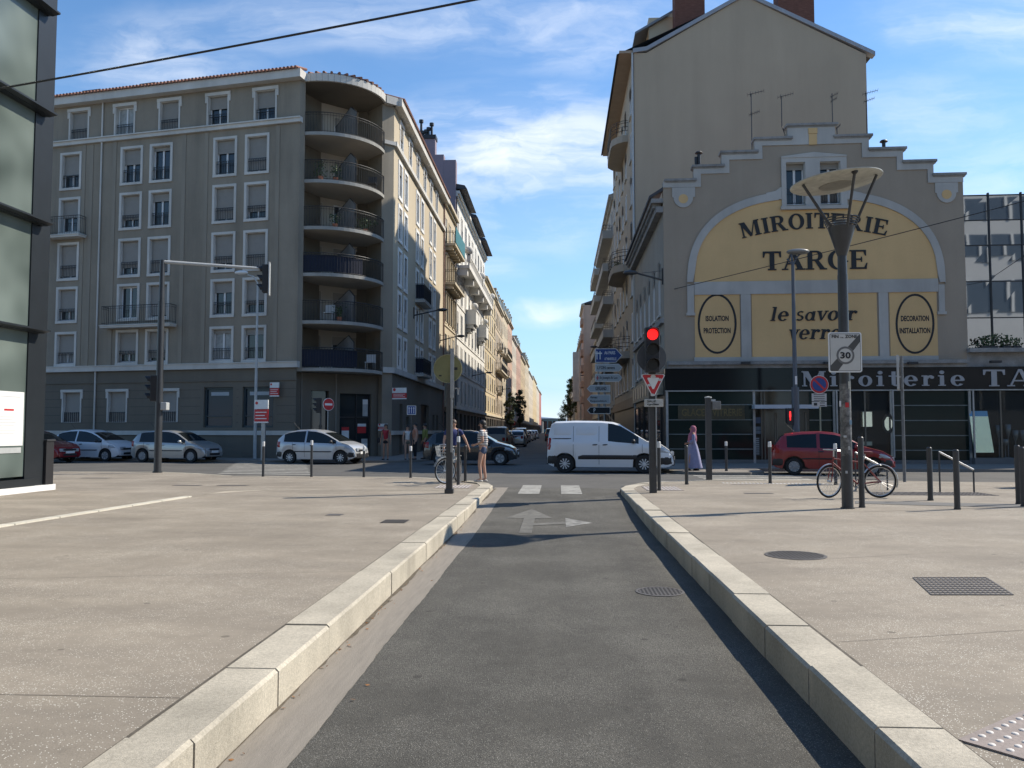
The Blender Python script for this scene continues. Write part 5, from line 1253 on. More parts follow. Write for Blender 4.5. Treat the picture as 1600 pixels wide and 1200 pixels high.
mb = MB(); mb.fb(TS, -.1, LT + .05, -.2, .85, H0, H0 + .16); mb.build('eave', mat('brown_eave', (.32, .245, .18), .8, .1), tb)
mb = MB(); mb.tube([TS.P(LT + .04, .07, .3), TS.P(LT + .04, .07, H0)], .06, 8); mb.build('downpipe', M['lightgrey'], tb)
def round_balcony(F, parent, a, z, w, out, m, plants=False, h=.95):
    pts = []; n = 12
    for i in range(n + 1):
        t = math.pi * i / n; pts.append((a - w / 2 * math.cos(t), out * min(1, math.sin(t) * 1.35)))
    mb = MB(); pp = [F.P(p[0], p[1], 0) for p in pts]; mb.prism([(p.x, p.y) for p in pp], z - .45, z); b = mb.build('balcony', m, parent); ROOTLOC[b.name] = ROOTLOC[parent.name]
    mb = MB()
    for zz in (z + .3, z + .55, z + .8, z + h): mb.tube([p + V((0, 0, zz)) for p in pp], .02, 5)
    for p in pp[::2]: mb.cyl(p + V((0, 0, z)), p + V((0, 0, z + h)), .018, n=5)
    mb.build('railing', M['iron'], b)
for zi in (6, 3, 1): round_balcony(TS, tb, 11.5, fl[zi] - .05, 6.4, 1.05, mat('balcony_sand', (.35, .30, .24), .9, .1, .5, world=True))
potplant(TS.P(10.5, .5, 0), fl[3] - .05, .7, 'leafy potted plant on the curved balcony halfway up the tall beige house', r=.4, n=140)

# ------------------------------------------------------------------ mirror glass building at the right
gb = thing('glass_building', 'low building with wavy mirror glass curtain wall at the right edge', 'building', MF.P(WH, 0, 0)); GB = ROOTLOC[gb.name]
GX = WH + .02; Gz1 = MF.px(1590, 304, -.6)[1]; Gz0 = mp(1550, 549)[1]
mirg = bpy.data.materials.new('curtain_wall_glass'); mirg.use_nodes = True; t_ = mirg.node_tree; b_ = t_.nodes['Principled BSDF']
b_.inputs['Metallic'].default_value = 1; b_.inputs['Roughness'].default_value = .02; b_.inputs['Base Color'].default_value = (.36, .37, .38, 1)
gg = t_.nodes.new('ShaderNodeNewGeometry'); nn = t_.nodes.new('ShaderNodeTexNoise'); t_.links.new(gg.outputs['Position'], nn.inputs['Vector']); nn.inputs['Scale'].default_value = .55; nn.inputs['Detail'].default_value = 1
bb = t_.nodes.new('ShaderNodeBump'); t_.links.new(nn.outputs[0], bb.inputs['Height']); bb.inputs['Strength'].default_value = .022; bb.inputs['Distance'].default_value = .12; t_.links.new(bb.outputs[0], b_.inputs['Normal'])
gx = [GX + i * 1.33 for i in range(8)]; gz = [Gz0 + (Gz1 - Gz0) * k for k in (0, .22, .45, .68, .84, 1)]
for i in range(7):
    for j in range(5):
        mb = MB(); mb.quad(MF.P(gx[i] + .03, -.6, gz[j] + .02), MF.P(gx[i + 1] - .03, -.6, gz[j] + .02), MF.P(gx[i + 1] - .03, -.6 - .004 * ((i * 3 + j) % 3), gz[j + 1] - .02), MF.P(gx[i] + .03, -.6, gz[j + 1] - .02)); mb.build('glass_panel', mirg, gb)
mb = MB(); 
for x in gx: mb.fb(MF, x - .03, x + .03, -.66, -.55, Gz0, Gz1 + .1)
for z in gz: mb.fb(MF, gx[0], gx[-1], -.658, -.565, z - .02, z + .02)
mb.build('mullion', M['iron'], gb)
mb = MB(); mb.fb(MF, GX, gx[-1], -13, -.7, 0, Gz1 + .05); mb.build('wall', M['stucco_grey2'], gb)
mb = MB(); mb.fb(MF, GX, gx[-1], -.7, .002, 0, Gz0 - .05); mb.build('wall', cop, gb)
mb = MB(); mb.fb(MF, GX, gx[-1], -.5, .3, Gz0 - .05, Gz0 + .12); mb.build('ledge', cop, gb)
a_, z_ = mp(1548, 565.5); mb = MB(); mb.fb(MF, a_ - .2, a_ + .2, .3, .5, z_ - .07, z_ + .02); mb.fb(MF, a_ - .02, a_ + .02, .002, .3, z_ - .03, z_); mb.build('spotlight', M['black'], gb)
for i, (x, sc) in enumerate(((1539, 1), (1552, 1.2), (1571, 1.1), (1588, .8))):
    a, z = MF.px(x, 546, -.2); c = MF.P(a, -.2, Gz0 + .12); o_ = thing('ledge_plant', ('leftmost small shrub on the ledge below the mirror glass wall', 'second small shrub on the ledge below the mirror glass wall', 'bushiest shrub right of the mullion on the ledge below the mirror glass wall', 'rightmost low shrub on the ledge below the mirror glass wall')[i], 'plant', c, 'shrubs on the ledge')
    mb = MB(); rd = random.Random(i)
    mb2 = MB(); mb2.box(c.x - .16, c.x + .16, c.y - .12, c.y + .12, c.z, c.z + .12); mb2.build('planter', M['black'], o_)
    for k in range(70):
        p = c + V((rd.gauss(0, .13), rd.gauss(0, .1), .12 + rd.random() * .42 * sc)); s = .06; aa = V((rd.uniform(-1, 1), rd.uniform(-1, 1), rd.uniform(0, 1))).normalized() * s; b2 = aa.cross(V((.3, 1, .2))).normalized() * .03
        mb.add([p - aa, p + b2, p + aa, p - b2], [(0, 1, 2, 3)])
    mb.build('foliage', mat('leaf_green_dark', (.05, .08, .03)), o_)
# ------------------------------------------------------------------ the rows of houses along the far street
def fac(name, col, **k): return mat(name, col, .95, .08, .3, world=True, streak=.15, fine=.05, **k)
def chimney_pots(mb, x0, x1, y, z, n):
    for i in range(n): 
        x = x0 + (x1 - x0) * (i + .5) / n; hh = (.55, .9, .45, .7)[i % 4]; mb.cyl((x, y, z), (x, y, z + hh), .1, .075, n=7); mb.cyl((x, y, z + hh), (x, y, z + hh + .08), .13, n=7)
def rowb(side, Y0, Y1, h, m, floors, bays, label, roof='slate', xo=0., bal=(), cont=(), chim=1, trimm=None, pent=0., shop=True, depth=12, detail=True, group='houses lining the far street', sh=True):
    X = (-8.93 if side == 'L' else 4.6) + xo; L = Y1 - Y0 - .03
    F = Frame((X, Y0), (0, 1)) if side == 'L' else Frame((X, Y1), (0, -1))
    t = thing('apartment_building', label, 'building', (X, Y0, 0), group); RL = ROOTLOC[t.name]
    g = 3.7; fh = (h - g - .5) / floors; bw = L / bays; ww = min(1.05, bw * .42); tm = trimm or M['white_trim']; holes = []
    near = Y0 < 125
    for f in range(floors):
        for b in range(bays):
            a = bw * (b + .5); holes.append((a - ww / 2, a + ww / 2, g + f * fh + .35, g + f * fh + .35 + min(2.1, fh * .68)))
    wall(F, 0, L, g, h, holes, 'wall', m, t)
    for k, h_ in enumerate(holes): window(F, t, (h_[0] + h_[1]) / 2, h_[2], ww, round(h_[3] - h_[2], 2), (0, .5, .95, .3)[(k * 7 + int(Y0)) % 4] if near else 0, near and not cont, .12 if detail and near else 0, simple=True, sm=tm, depth=round(max(.045, .45 * ww * abs(X) / (Y0 + L / 2)), 3))
    gh = [(bw * b + bw * .14, bw * (b + 1) - bw * .14, .35, 3.1) for b in range(bays)]
    wall(F, 0, L, 0, g, gh, 'wall', m if not shop else mat('shopfront_brown', (.11, .095, .08), .6, .3, .5, world=True), t)
    if near or Y0 < 200:
        for h_ in gh: mb = MB(); mb.fb(F, h_[0], h_[1], -.3, -.2, h_[2], h_[3]); mb.build('shop_window', M['glass'], t)
    mb = MB(); mb.fb(F, 0, L, -depth, -.31, 0, h); mb.fb(F, .005, .02, -.31, -.001, 0, h); mb.fb(F, L - .02, L - .005, -.31, -.001, 0, h); mb.build('wall', m, t)
    if detail:
        mb = MB(); mb.fb(F, 0, L, .001, .16, g - .25, g); mb.build('string_course', tm, t)
        mb = MB(); mb.fb(F, 0, L, -.2, .38, h, h + .25); mb.fb(F, 0, L, .001, .18, h - .22, h - .001); mb.build('cornice', tm, t)
        if near:
            for f in range(1, floors): mb = MB(); mb.fb(F, 0, L, .001, .07, g + f * fh, g + f * fh + .14); mb.build('string_course', tm, t)
    for f in cont:                    # balconies running along a whole floor
        z = g + f * fh + .3; mb = MB(); mb.fb(F, .3, L - .3, .001, .9, z - .2, z)
        for k in range(bays * 2): mb.fb(F, .5 + k * (L - 1) / (bays * 2), .75 + k * (L - 1) / (bays * 2), .001, .7, z - .5, z - .2)
        b_ = mb.build('balcony', tm, t); ROOTLOC[b_.name] = RL
        mb = MB(); P_ = [F.P(.35, 0, 0), F.P(.35, .85, 0), F.P(L - .35, .85, 0), F.P(L - .35, 0, 0)]; rail_mesh(mb, [(p.x, p.y) for p in P_], z, z + .95, .3, .014, .022); mb.build('railing', M['iron'], b_)
    for f, b in bal:
        z = g + f * fh + .3; a = bw * (b + .5); mb = MB(); mb.fb(F, a - ww, a + ww, .001, .8, z - .18, z); mb.fb(F, a - ww * .8, a - ww * .55, .001, .6, z - .45, z - .18); mb.fb(F, a + ww * .55, a + ww * .8, .001, .6, z - .45, z - .18)
        b_ = mb.build('balcony', tm, t); ROOTLOC[b_.name] = RL
        mb = MB(); P_ = [F.P(a - ww + .04, 0, 0), F.P(a - ww + .04, .76, 0), F.P(a + ww - .04, .76, 0), F.P(a + ww - .04, 0, 0)]; rail_mesh(mb, [(p.x, p.y) for p in P_], z, z + .95, .22, .014, .022); mb.build('railing', M['iron'], b_)
    mb = MB(); zr = h + .24; rh = 1.6 if roof != 'mansard' else 2.2; sl = 4.5 if roof != 'mansard' else 1.2
    pr = [(.32 if roof != 'mansard' else -.1, zr), (-sl, zr + rh), (-depth + 1, zr + rh), (-depth, zr)]
    n = 4; v = [F.P(.01, d, z) for d, z in pr] + [F.P(L - .01, d, z) for d, z in pr]; mb.add(v, [(0, 1, 2, 3), (7, 6, 5, 4)] + [(i, (i + 1) % 4, 4 + (i + 1) % 4, 4 + i) for i in range(4)])
    mb.build('roof', {'slate': M['slate'], 'mansard': M['zinc'], 'tile': M['tile']}[roof], t)
    if roof == 'mansard' and Y0 < 260:
        for b in range(bays): a = bw * (b + .5); mb = MB(); mb.fb(F, a - .55, a + .55, -1.3, .02, zr + .1, zr + 1.8); mb.fb(F, a - .65, a + .65, -1.4, .1, zr + 1.8, zr + 1.95); d_ = mb.build('dormer', tm, t); ROOTLOC[d_.name] = RL; mb = MB(); mb.fb(F, a - .38, a + .38, .021, .03, zr + .3, zr + 1.65); mb.build('pane', M['glass'], d_)
    for c in range(chim):
        a = (.6, L - .6)[c % 2]; ch = zr + rh + .9 + .3 * (int(Y0) % 3); mb = MB(); mb.fb(F, a - .4, a + .4, -5.5, -2.2, zr, ch); mb.build('chimney', mat('chimney_render', (.33, .27, .22), .95, .2, 1, world=True), t)
        mb = MB(); 
        for k in range(5): p = F.P(a, -2.6 - k * .6, ch); mb.cyl(p, p + V((0, 0, .6)), .1, .08, n=6)
        mb.build('chimney_pot', mat('clay_pot', (.25, .12, .08), .9, .1), t)
    return t, F, g, fh, bw
W_ = lambda n, c: fac(n, c)
cream, white_, ylw, stone = W_('cream_stucco', (.50, .42, .30)), W_('white_stucco', (.66, .64, .59)), W_('yellow_stucco', (.55, .45, .285)), W_('warm_stone', (.48, .38, .27))
pink, grey_, peach, ochre, pale = W_('pink_stucco', (.46, .30, .235)), W_('grey_stone', (.34, .315, .28)), W_('peach_stucco', (.50, .34, .25)), W_('ochre_stucco', (.46, .36, .23)), W_('pale_stucco', (.55, .49, .40))
creamtrim = mat('cream_trim', (.52, .45, .33), .9, .08, .6, world=True, streak=.15)
# left side
t, F, g, fh, bw = rowb('L', 63.75, 70.95, 19.6, cream, 5, 3, 'narrow ornate cream house with teal screened balcony next to the corner block', trimm=creamtrim, cont=(3, 4), chim=0)
mb = MB(); z = g + 4 * fh + .3; mb.fb(F, .35, 6.7, .88, .93, z + .05, z + 1.3); mb.build('privacy_screen', mat('teal_fabric', (.03, .16, .19), .8, .15, 4), t)
mb = MB()
for k in range(3):
    for f in (2, 3):
        a = bw * (k + .5); zz = g + f * fh; mb.fb(F, a - .8, a + .8, .002, .22, zz + 2.5, zz + 2.68); mb.fb(F, a - .72, a - .55, .002, .18, zz + .3, zz + 2.5); mb.fb(F, a + .55, a + .72, .002, .18, zz + .3, zz + 2.5)
mb.build('window_hood', creamtrim, t)
t, F, g, fh, bw = rowb('L', 71.05, 99.9, 22.3, white_, 6, 9, 'tall white house with long corbelled balcony, stone balls and purple stepped party wall', trimm=white_, chim=0, depth=11, roof='slate')
TL = ROOTLOC[t.name]
purple = mat('mauve_party_wall', (.26, .215, .245), .95, .06, .3, world=True)
def PW(x): return (x - 872) / 1294 * 71.0 + .03
mb = MB()
for x0, x1, y in ((645, 676, 206), (676, 690, 232), (690, 709.5, 241)): mb.box(PW(x0), PW(x1) - .01, 70.98, 71.9, 10, (672.5 - y) * 71 / 1294 + EYE)
mb.build('party_wall', purple, t)
mb = MB(); zc = (672.5 - 206) * 71 / 1294 + EYE; mb.box(PW(644), PW(677), 70.9, 72, zc, zc + .35); mb.build('chimney_cap', M['iron'], t)
mb = MB()
for x, hh in ((652, 1.4), (660, .5), (664, .7), (669, 1.1), (655, .4)): mb.cyl((PW(x), 71.4, zc + .3), (PW(x), 71.4, zc + .35 + hh), .12, .1, n=8); mb.cyl((PW(x), 71.4, zc + .2 + hh), (PW(x), 71.4, zc + .45 + hh), .2, n=8)
mb.build('chimney_pot', M['iron'], t)
for a0, a1 in ((.1, 8.5), (10, 18.5), (20, 28.5)):
    mb = MB(); z = 22.75; mb.hexa([F.P(a0, -1, z), F.P(a1, -1, z), F.P(a1, 1.0, z), F.P(a0, 1.0, z), F.P(a0, -1.2, z + .7), F.P(a1, -1.2, z + .7), F.P(a1, .8, z + .3), F.P(a0, .8, z + .3)]); mb.build('eave', M['slate'], t)
z = g + 4 * fh + .5
mb = MB(); mb.fb(F, 1.5, 27.5, .002, 1.1, z - .28, z); mb.fb(F, 1.5, 27.5, .95, 1.1, z, z + .18); mb.fb(F, 1.5, 27.5, .95, 1.12, z + .85, z + 1.0)
for k in range(40): mb.fb(F, 1.6 + k * .66, 1.78 + k * .66, .97, 1.08, z + .18, z + .85)
for k in range(6): mb.fb(F, 1.6 + k * 5.1, 2.3 + k * 5.1, .002, .9, z - .9, z - .28)
b_ = mb.build('balcony', white_, t); ROOTLOC[b_.name] = TL
mb = MB()
for a in (1.7, 14, 27.3): mb.sphere(F.P(a, 1.03, z + 1.35), .38, 14); mb.fb(F, a - .2, a + .2, .85, 1.2, z + .3, z + 1.02)
mb.build('stone_ball', white_, b_, smooth=True, auto=40)
for a in (9.2, 20.7):
    z = 12.0; mb = MB(); mb.fb(F, a - 1.3, a + 1.3, .002, 1.05, z - .2, z + 1.1); mb.fb(F, a - 1.1, a + 1.1, .002, .8, z - .55, z - .2); mb.fb(F, a - .8, a + .8, .002, .5, z - .9, z - .55); mb.fb(F, a - 1.36, a + 1.36, .002, 1.12, z + 1.1, z + 1.22); b_ = mb.build('balcony', white_, t); ROOTLOC[b_.name] = TL
    mb = MB(); mb.sphere(F.P(a - 1.1, .9, z + 1.55), .34, 14); mb.build('stone_ball', white_, b_, smooth=True)
mb = MB(); mb.tube([F.P(.2, .08, .3), F.P(.2, .08, 22)], .06, 6); mb.build('downpipe', M['slate'], t)
SPL = [('L', 100, 117, 20.2, ylw, 6, 5, 'plain yellow house with even rows of windows beyond the white house', 'tile', (), ()),
 ('L', 117.1, 132, 19.9, stone, 5, 5, 'warm stone house with wrought balconies beyond the yellow house', 'mansard', ((1, 1), (2, 3), (3, 1), (3, 3)), (2,)),
 ('L', 132.1, 146, 20.6, cream, 5, 4, 'cream house with mansard dormers, third beyond the white house', 'mansard', ((2, 1),), (3,)),
 ('L', 146.1, 160, 21.2, peach, 5, 4, 'peach house with grey mansard on the left row', 'mansard', (), ()),
 ('L', 160.1, 176, 19.6, pale, 5, 4, 'pale narrow house after the peach house', 'slate', (), ()),
 ('L', 176.1, 196, 19.9, pink, 5, 4, 'pink house in the middle of the left row', 'mansard', (), ()),
 ('L', 196.1, 222, 19.2, ochre, 5, 4, 'ochre house beyond the pink one on the left row', 'slate', (), ()),
 ('L', 222.1, 250, 20.6, cream, 5, 4, 'distant cream house with tall chimneys on the left row', 'mansard', (), ()),
 ('L', 250.1, 290, 19.3, pale, 5, 4, 'distant pale house lower than its neighbours on the left row', 'slate', (), ()),
 ('L', 290.1, 340, 20.4, ylw, 5, 4, 'far yellow house on the left row', 'slate', (), ()),
 ('L', 340.1, 390, 19.4, pale, 5, 4, 'far pale house next to last on the left row', 'slate', (), ()),
 ('L', 390.1, 432, 20.0, W_('red_brick_end', (.42, .16, .13)), 5, 4, 'last house of the left row with reddish end wall', 'slate', (), ())]
for s in SPL: rowb(s[0], s[1], s[2], s[3], s[4], s[5], s[6], s[7], roof=s[8], bal=s[9], cont=s[10], chim=2, trimm=creamtrim if s[4] not in (pale,) else M['white_trim'])
# right side
wb = W_('off_white_render', (.40, .385, .355))
t, F, g, fh, bw = rowb('R', 68.05, 96.9, 20.9, wb, 6, 8, 'off white house with stacked balconies next to the tall beige one', roof='slate', chim=0, sh=True, trimm=wb)
for f in range(1, 6):
    z = g + f * fh + .25
    for a0, a1 in ((1.0, 11.5), (15.0, 27.8)):
        mb = MB(); mb.fb(F, a0, a1, .002, .85, z - .16, z); mb.fb(F, a0, a1, .77, .85, z, z + .5); mb.fb(F, a1 - .1, a1, .002, .77, z, z + .5); b_ = mb.build('balcony', wb, t); ROOTLOC[b_.name] = ROOTLOC[t.name]
        mb = MB(); P_ = [F.P(a0, .8, 0), F.P(a1 - .05, .8, 0), F.P(a1 - .05, .1, 0)]
        for zz in (.66, .8, .95): mb.tube([p + V((0, 0, z + zz)) for p in P_], .02, 5)
        mb.build('railing', M['iron'], b_)
conc = W_('concrete_render', (.27, .24, .20))
t, F, g, fh, bw = rowb('R', 97, 108, 22.3, conc, 7, 3, 'narrow concrete house with a stack of boxy balconies', roof='slate', chim=0, xo=.9, trimm=conc)
for f in range(7):
    z = g + f * fh + .2; mb = MB(); mb.fb(F, 7.0, 10.4, .002, .9, z - .2, z + .95); b_ = mb.build('balcony', conc, t)
SPR = [('R', 108.1, 148.9, 15.2, cream, 4, 9, 'lower cream house between the concrete house and the pink gable', 'slate', 1.5),
 ('R', 149, 165, 24.2, peach, 7, 4, 'pink house with plain gable and enclosed balconies', 'slate', -.0),
 ('R', 165.1, 178, 19.4, grey_, 6, 4, 'grey stone house with dark roof after the pink gable', 'mansard', 0),
 ('R', 178.1, 197, 19.8, pale, 6, 4, 'pale house with bay window on the right row', 'mansard', 0),
 ('R', 197.1, 225, 18.2, stone, 5, 4, 'warm stone house on the right row before the street tree', 'slate', 0),
 ('R', 225.1, 262, 17.0, grey_, 5, 4, 'distant grey house beside the street tree', 'slate', 0),
 ('R', 262.1, 310, 18.4, pale, 5, 4, 'far pale house on the right row', 'slate', 0),
 ('R', 310.1, 370, 17.6, cream, 5, 4, 'far cream house next to last on the right row', 'slate', 0),
 ('R', 370.1, 440, 17.0, grey_, 5, 4, 'last grey house on the right row', 'slate', 0)]
for s in SPR: 
    r_ = rowb(s[0], s[1], s[2], s[3], s[4], s[5], s[6], s[7], roof=s[8], chim=2, xo=s[9], trimm=creamtrim)
    if s[1] == 149:
        t, F, g, fh, bw = r_
        for f in range(1, 7): mb = MB(); z = g + f * fh; mb.fb(F, 9.5, 14.5, .002, .5, z, z + 1.15); mb.build('balcony', peach, t)
    if s[1] == 178.1:
        t, F, g, fh, bw = r_; mb = MB(); mb.fb(F, 9, 13, .002, 1.3, 8, 19); mb.build('bay_window', M['white_trim'], t)
# street end, trees
t = thing('office_block', 'low glass fronted building closing the far end of the street', 'building', (-4, 540, 0)); mb = MB(); mb.box(-14, 3, 540, 560, 0, 8.6); mb.build('wall', mat('far_teal_glass', (.12, .2, .22), .3, .2, .3), t); mb = MB(); mb.box(-14.5, 3.5, 539, 561, 8.6, 9.4); mb.build('roof', M['zinc'], t)
for k in range(5): mb = MB(); mb.box(-13 + k * 3.2, -10.6 + k * 3.2, 539.8, 539.98, 2 + (k % 2) * .4, 7.6); mb.build('window', M['glass'], t)
t = thing('warehouse', 'low grey shed with pitched roof left of the far glass building', 'building', (-14, 500, 0)); mb = MB(); mb.box(-22, -9.5, 500, 530, 0, 7.5); mb.build('wall', grey_, t); mb = MB(); mb.add([(-22.5, 499, 7.5), (-9, 499, 7.5), (-15.7, 499, 10.2), (-22.5, 531, 7.5), (-9, 531, 7.5), (-15.7, 531, 10.2)], [(0, 1, 2), (0, 2, 5, 3), (1, 4, 5, 2)]); mb.build('roof', M['tile'], t)
mb = MB(); vs2 = []; rdh = random.Random(2); n = 60
for i in range(n + 1): x = -1500 + 3000 * i / n; vs2 += [(x, 2600, -5), (x, 2600 + 300, 38 + 22 * math.sin(i * .31) + rdh.random() * 7), (x, 3300, -5)]
mb.add(vs2, [(i * 3 + j, (i + 1) * 3 + j, (i + 1) * 3 + j + 1, i * 3 + j + 1) for i in range(n) for j in range(2)]); struct('hills', mb, mat('distant_hills', (.16, .22, .30), 1, .1, .002, world=True))
def tree(x, y, h, r, lab, grp='street trees', n=1500, col=(.045, .075, .025), base=.34, fol='foliage_green'):
    t = thing('street_tree', lab, 'tree', (x, y, ZP), grp); rd = random.Random(int(x * 10 + y)); mb = MB()
    top = h * .8; mb.tube([(x, y, ZP), (x + .08, y, h * .3), (x - .05, y + .1, h * .6), (x, y, top)], [.19, .14, .09, .03], 8)
    for k in range(9):
        a = rd.uniform(0, 6.28); z0 = h * rd.uniform(.3, .6); mb.tube([(x, y, z0), (x + math.cos(a) * r * .45, y + math.sin(a) * r * .45, z0 + h * .12), (x + math.cos(a) * r * .8, y + math.sin(a) * r * .8, z0 + h * .26)], [.07, .045, .015], 6)
    mb.build('trunk', mat('bark', (.07, .055, .04), .95, .2, 5), t)
    mb = MB(); cl = []
    for k in range(70):
        a = rd.uniform(0, 6.28); rr = r * math.sqrt(rd.random()) * .85; z = h * (base + (1 - base) * rd.random()); f = math.sin(math.pi * min(1, max(.08, (z / h - base) / (1 - base) * .85 + .12))); cl.append((x + rr * f * math.cos(a), y + rr * f * math.sin(a), z, r * rd.uniform(.13, .3)))
    for k in range(n):
        c = rd.choice(cl); d = V((rd.gauss(0, 1), rd.gauss(0, 1), rd.gauss(0, 1))).normalized() * c[3] * rd.random() ** .4
        p = V(c[:3]) + d; s = rd.uniform(.05, .11) * (1 + y / 200)
        a = V((rd.uniform(-1, 1), rd.uniform(-1, 1), rd.uniform(-1, 1))).normalized() * s; b = a.cross(V((rd.uniform(-1, 1), rd.uniform(-1, 1), 1))).normalized() * s * .6
        mb.add([p - a, p + b, p + a, p - b], [(0, 1, 2, 3)])
    mb.build('crown', mat(fol, col, .7, .45, 1.2, world=True), t, fixn=False); return t
tree(3.0, 205, 14, 2.4, 'tall street tree standing before the right row of houses', n=3800)
tree(2.6, 330, 12, 3.6, 'smaller distant street tree on the right side near the street end', n=1800)
tree(-7.6, 131, 7.4, 1.2, 'dark leafy street tree on the left pavement before the cream house', n=3000, col=(.07, .09, .045), fol='dark_foliage')
tree(-7.4, 158, 9.5, 1.4, 'dark leafy street tree on the left pavement before the pale houses', n=3000, col=(.07, .09, .045), fol='dark_foliage')
# white office building behind the camera, seen in the mirror glass
t = thing('office_block', 'long white office building with ribbon windows mirrored in the glass facade', 'building', (60, -30, 0))
mb = MB(); mb.box(28, 100, -42, -30, 0, 31.5); mb.build('wall', mat('white_office', (.58, .58, .57), .8, .04, .3, world=True), t)
for z0_, z1_ in ((26.7, 29.2), (22.2, 24.8), (15.8, 20.0), (9, 11), (4, 6.5)):
    mb = MB(); mb.box(28.5, 99.5, -30, -29.93, z0_, z1_); w_ = mb.build('ribbon_window', mat('office_glass', (.10, .125, .16), .15, .1, .5), t)
    mb = MB()
    for j in range(28): mb.box(30 + j * 2.5, 30.3 + j * 2.5, -29.93, -29.8, z0_, z1_)
    mb.build('frame', M['white'], w_)

t = thing('apartment_building', 'long ochre housing block added out of view behind the viewpoint to fill window reflections', 'building', (-20, -40, 0))  # unseen block put in for glass reflections and to hold back skylight
mb = MB(); mb.box(-75, 20, -52, -40, 0, 19); mb.build('wall', mat('rear_render', (.42, .37, .29), .9, .08, .3, world=True), t); mb = MB(); mb.box(-75.5, 20.5, -52.5, -39.5, 19, 19.6); mb.build('roof', M['tile'], t)
for k in range(5):
    for j in range(22): mb = MB(); mb.box(-73 + j * 4.2, -71.2 + j * 4.2, -40, -39.95, 2.2 + k * 3.4, 4.1 + k * 3.4); mb.build('window', M['iron'], t)
# ------------------------------------------------------------------ near glass building on the left
cB = at(85, 765, ZP); hd2 = R(2.0); GU = V((math.sin(hd2), math.cos(hd2), 0))
GF = Frame((cB.x - GU.x * 26, cB.y - GU.y * 26), GU); GL_ = 26.0
t = thing('glass_pavilion', 'tall glazed building with dark steel frame at the left edge of the picture', 'building', (cB.x, cB.y, ZP)); GRL = ROOTLOC[t.name]
mb = MB(); mb.fb(GF, 0, GL_ + .04, -6, .0, ZP - .2, ZP + .13); mb.build('plinth', M['white'], t)
dfr = mat('anthracite_frame', (.018, .022, .026), .35, .1, 3)
aC1 = GF.px(68, 700, -.08)[0]; aC0 = GF.px(41, 650, -.08)[0]
mb = MB(); mb.fb(GF, aC0, aC1, -.3, -.08, ZP + .13, 15); mb.fb(GF, aC0 + .1, aC1, -6, -.3, ZP + .13, 15); mb.build('corner_column', dfr, t)
mb = MB(); mb.fb(GF, 0, aC0 + .3, -.26, -.04, ZP + .13, ZP + .3); mb.build('sill', dfr, t)
pg = bpy.data.materials.new('pavilion_glass'); pg.use_nodes = True; b_ = pg.node_tree.nodes['Principled BSDF']; b_.inputs['Base Color'].default_value = (.12, .155, .14, 1); b_.inputs['Roughness'].default_value = .12; b_.inputs['Specular IOR Level'].default_value = .6
g1 = pg.node_tree.nodes.new('ShaderNodeNewGeometry'); n1 = pg.node_tree.nodes.new('ShaderNodeTexNoise'); pg.node_tree.links.new(g1.outputs['Position'], n1.inputs['Vector']); n1.inputs['Scale'].default_value = .5
r1 = pg.node_tree.nodes.new('ShaderNodeMapRange'); pg.node_tree.links.new(n1.outputs[0], r1.inputs[0]); r1.inputs[1].default_value = .35; r1.inputs[2].default_value = .65
x1_ = pg.node_tree.nodes.new('ShaderNodeMix'); x1_.data_type = 'RGBA'; pg.node_tree.links.new(r1.outputs[0], x1_.inputs[0]); x1_.inputs[6].default_value = (.06, .078, .07, 1); x1_.inputs[7].default_value = (.17, .205, .185, 1); pg.node_tree.links.new(x1_.outputs[2], b_.inputs['Base Color'])
zf = [ZP + .3] + [GF.px(64, y)[1] for y in (517, 347, 172, 8)] + [15]
for j in range(5):
    for i in range(6):
        a1 = aC0 - i * 4.0; a0 = a1 - 3.97; mb = MB(); mb.fb(GF, a0, a1, -.14, -.11, zf[j] + .06, zf[j + 1] - .06); mb.build('glass_panel', pg, t)
    if j: mb = MB(); mb.fb(GF, 0, aC1 - .3, -.1, .06, zf[j] - .06, zf[j] + .03); mb.fprism(Frame((GF.P(aC1 - .3, 0, 0).x, GF.P(aC1 - .3, 0, 0).y), GF.n), [(.0, zf[j] - .06), (.2, zf[j] - .02), (.2, zf[j] + .02), (0, zf[j] + .03)], -.02, 24); mb.build('horizontal_fin', dfr, t)
for i in range(1, 6): a = aC0 - i * 4.0 + .01; mb = MB(); mb.fb(GF, a - .03, a + .03, -.11, -.05, ZP + .3, 15); mb.build('mullion', dfr, t)
mb = MB(); mb.fb(GF, 0, aC1 - .05, -6, -.31, ZP, 15.2); mb.build('core', mat('pavilion_core', (.05, .06, .055), .8, .1), t)
# poster on the glass, dark bin box at the corner
a1, z1 = GF.px(38, 613, -.1); a0 = GF.px(-60, 608, -.1)[0]; z0 = GF.px(38, 696, -.1)[1]
tp_ = thing('notice', 'large sunlit white notice with a small red line on the left glass front', 'notice', GF.P(a1, -.1, z0))
mb = MB(); mb.fb(GF, a0, a1, -.108, -.1, z0, z1); mb.build('sheet', M['white'], tp_)
mb = MB(); mb.fb(GF, a1 - .62, a1 - .32, -.099, -.097, z1 - .42, z1 - .38); mb.build('red_line', M['red'], tp_)
mb = MB()
for k in range(8): mb.fb(GF, a1 - .9, a1 - .12, -.099, -.0975, z1 - .12 - .0 * k, z1 - .105) if k == 0 else mb.fb(GF, a1 - .85, a1 - .25 - .05 * (k % 3), -.099, -.0975, z1 - .5 - k * .06, z1 - .488 - k * .06)
mb.build('print', mat('faint_print', (.5, .5, .5), .6, 0), tp_)
mb = MB(); mb.fb(GF, a1 - 1.2, a1 - .05, -.105, -.098, z0 - .16, z0 - .04); mb.build('sticker_strip', M['lightgrey'], tp_)
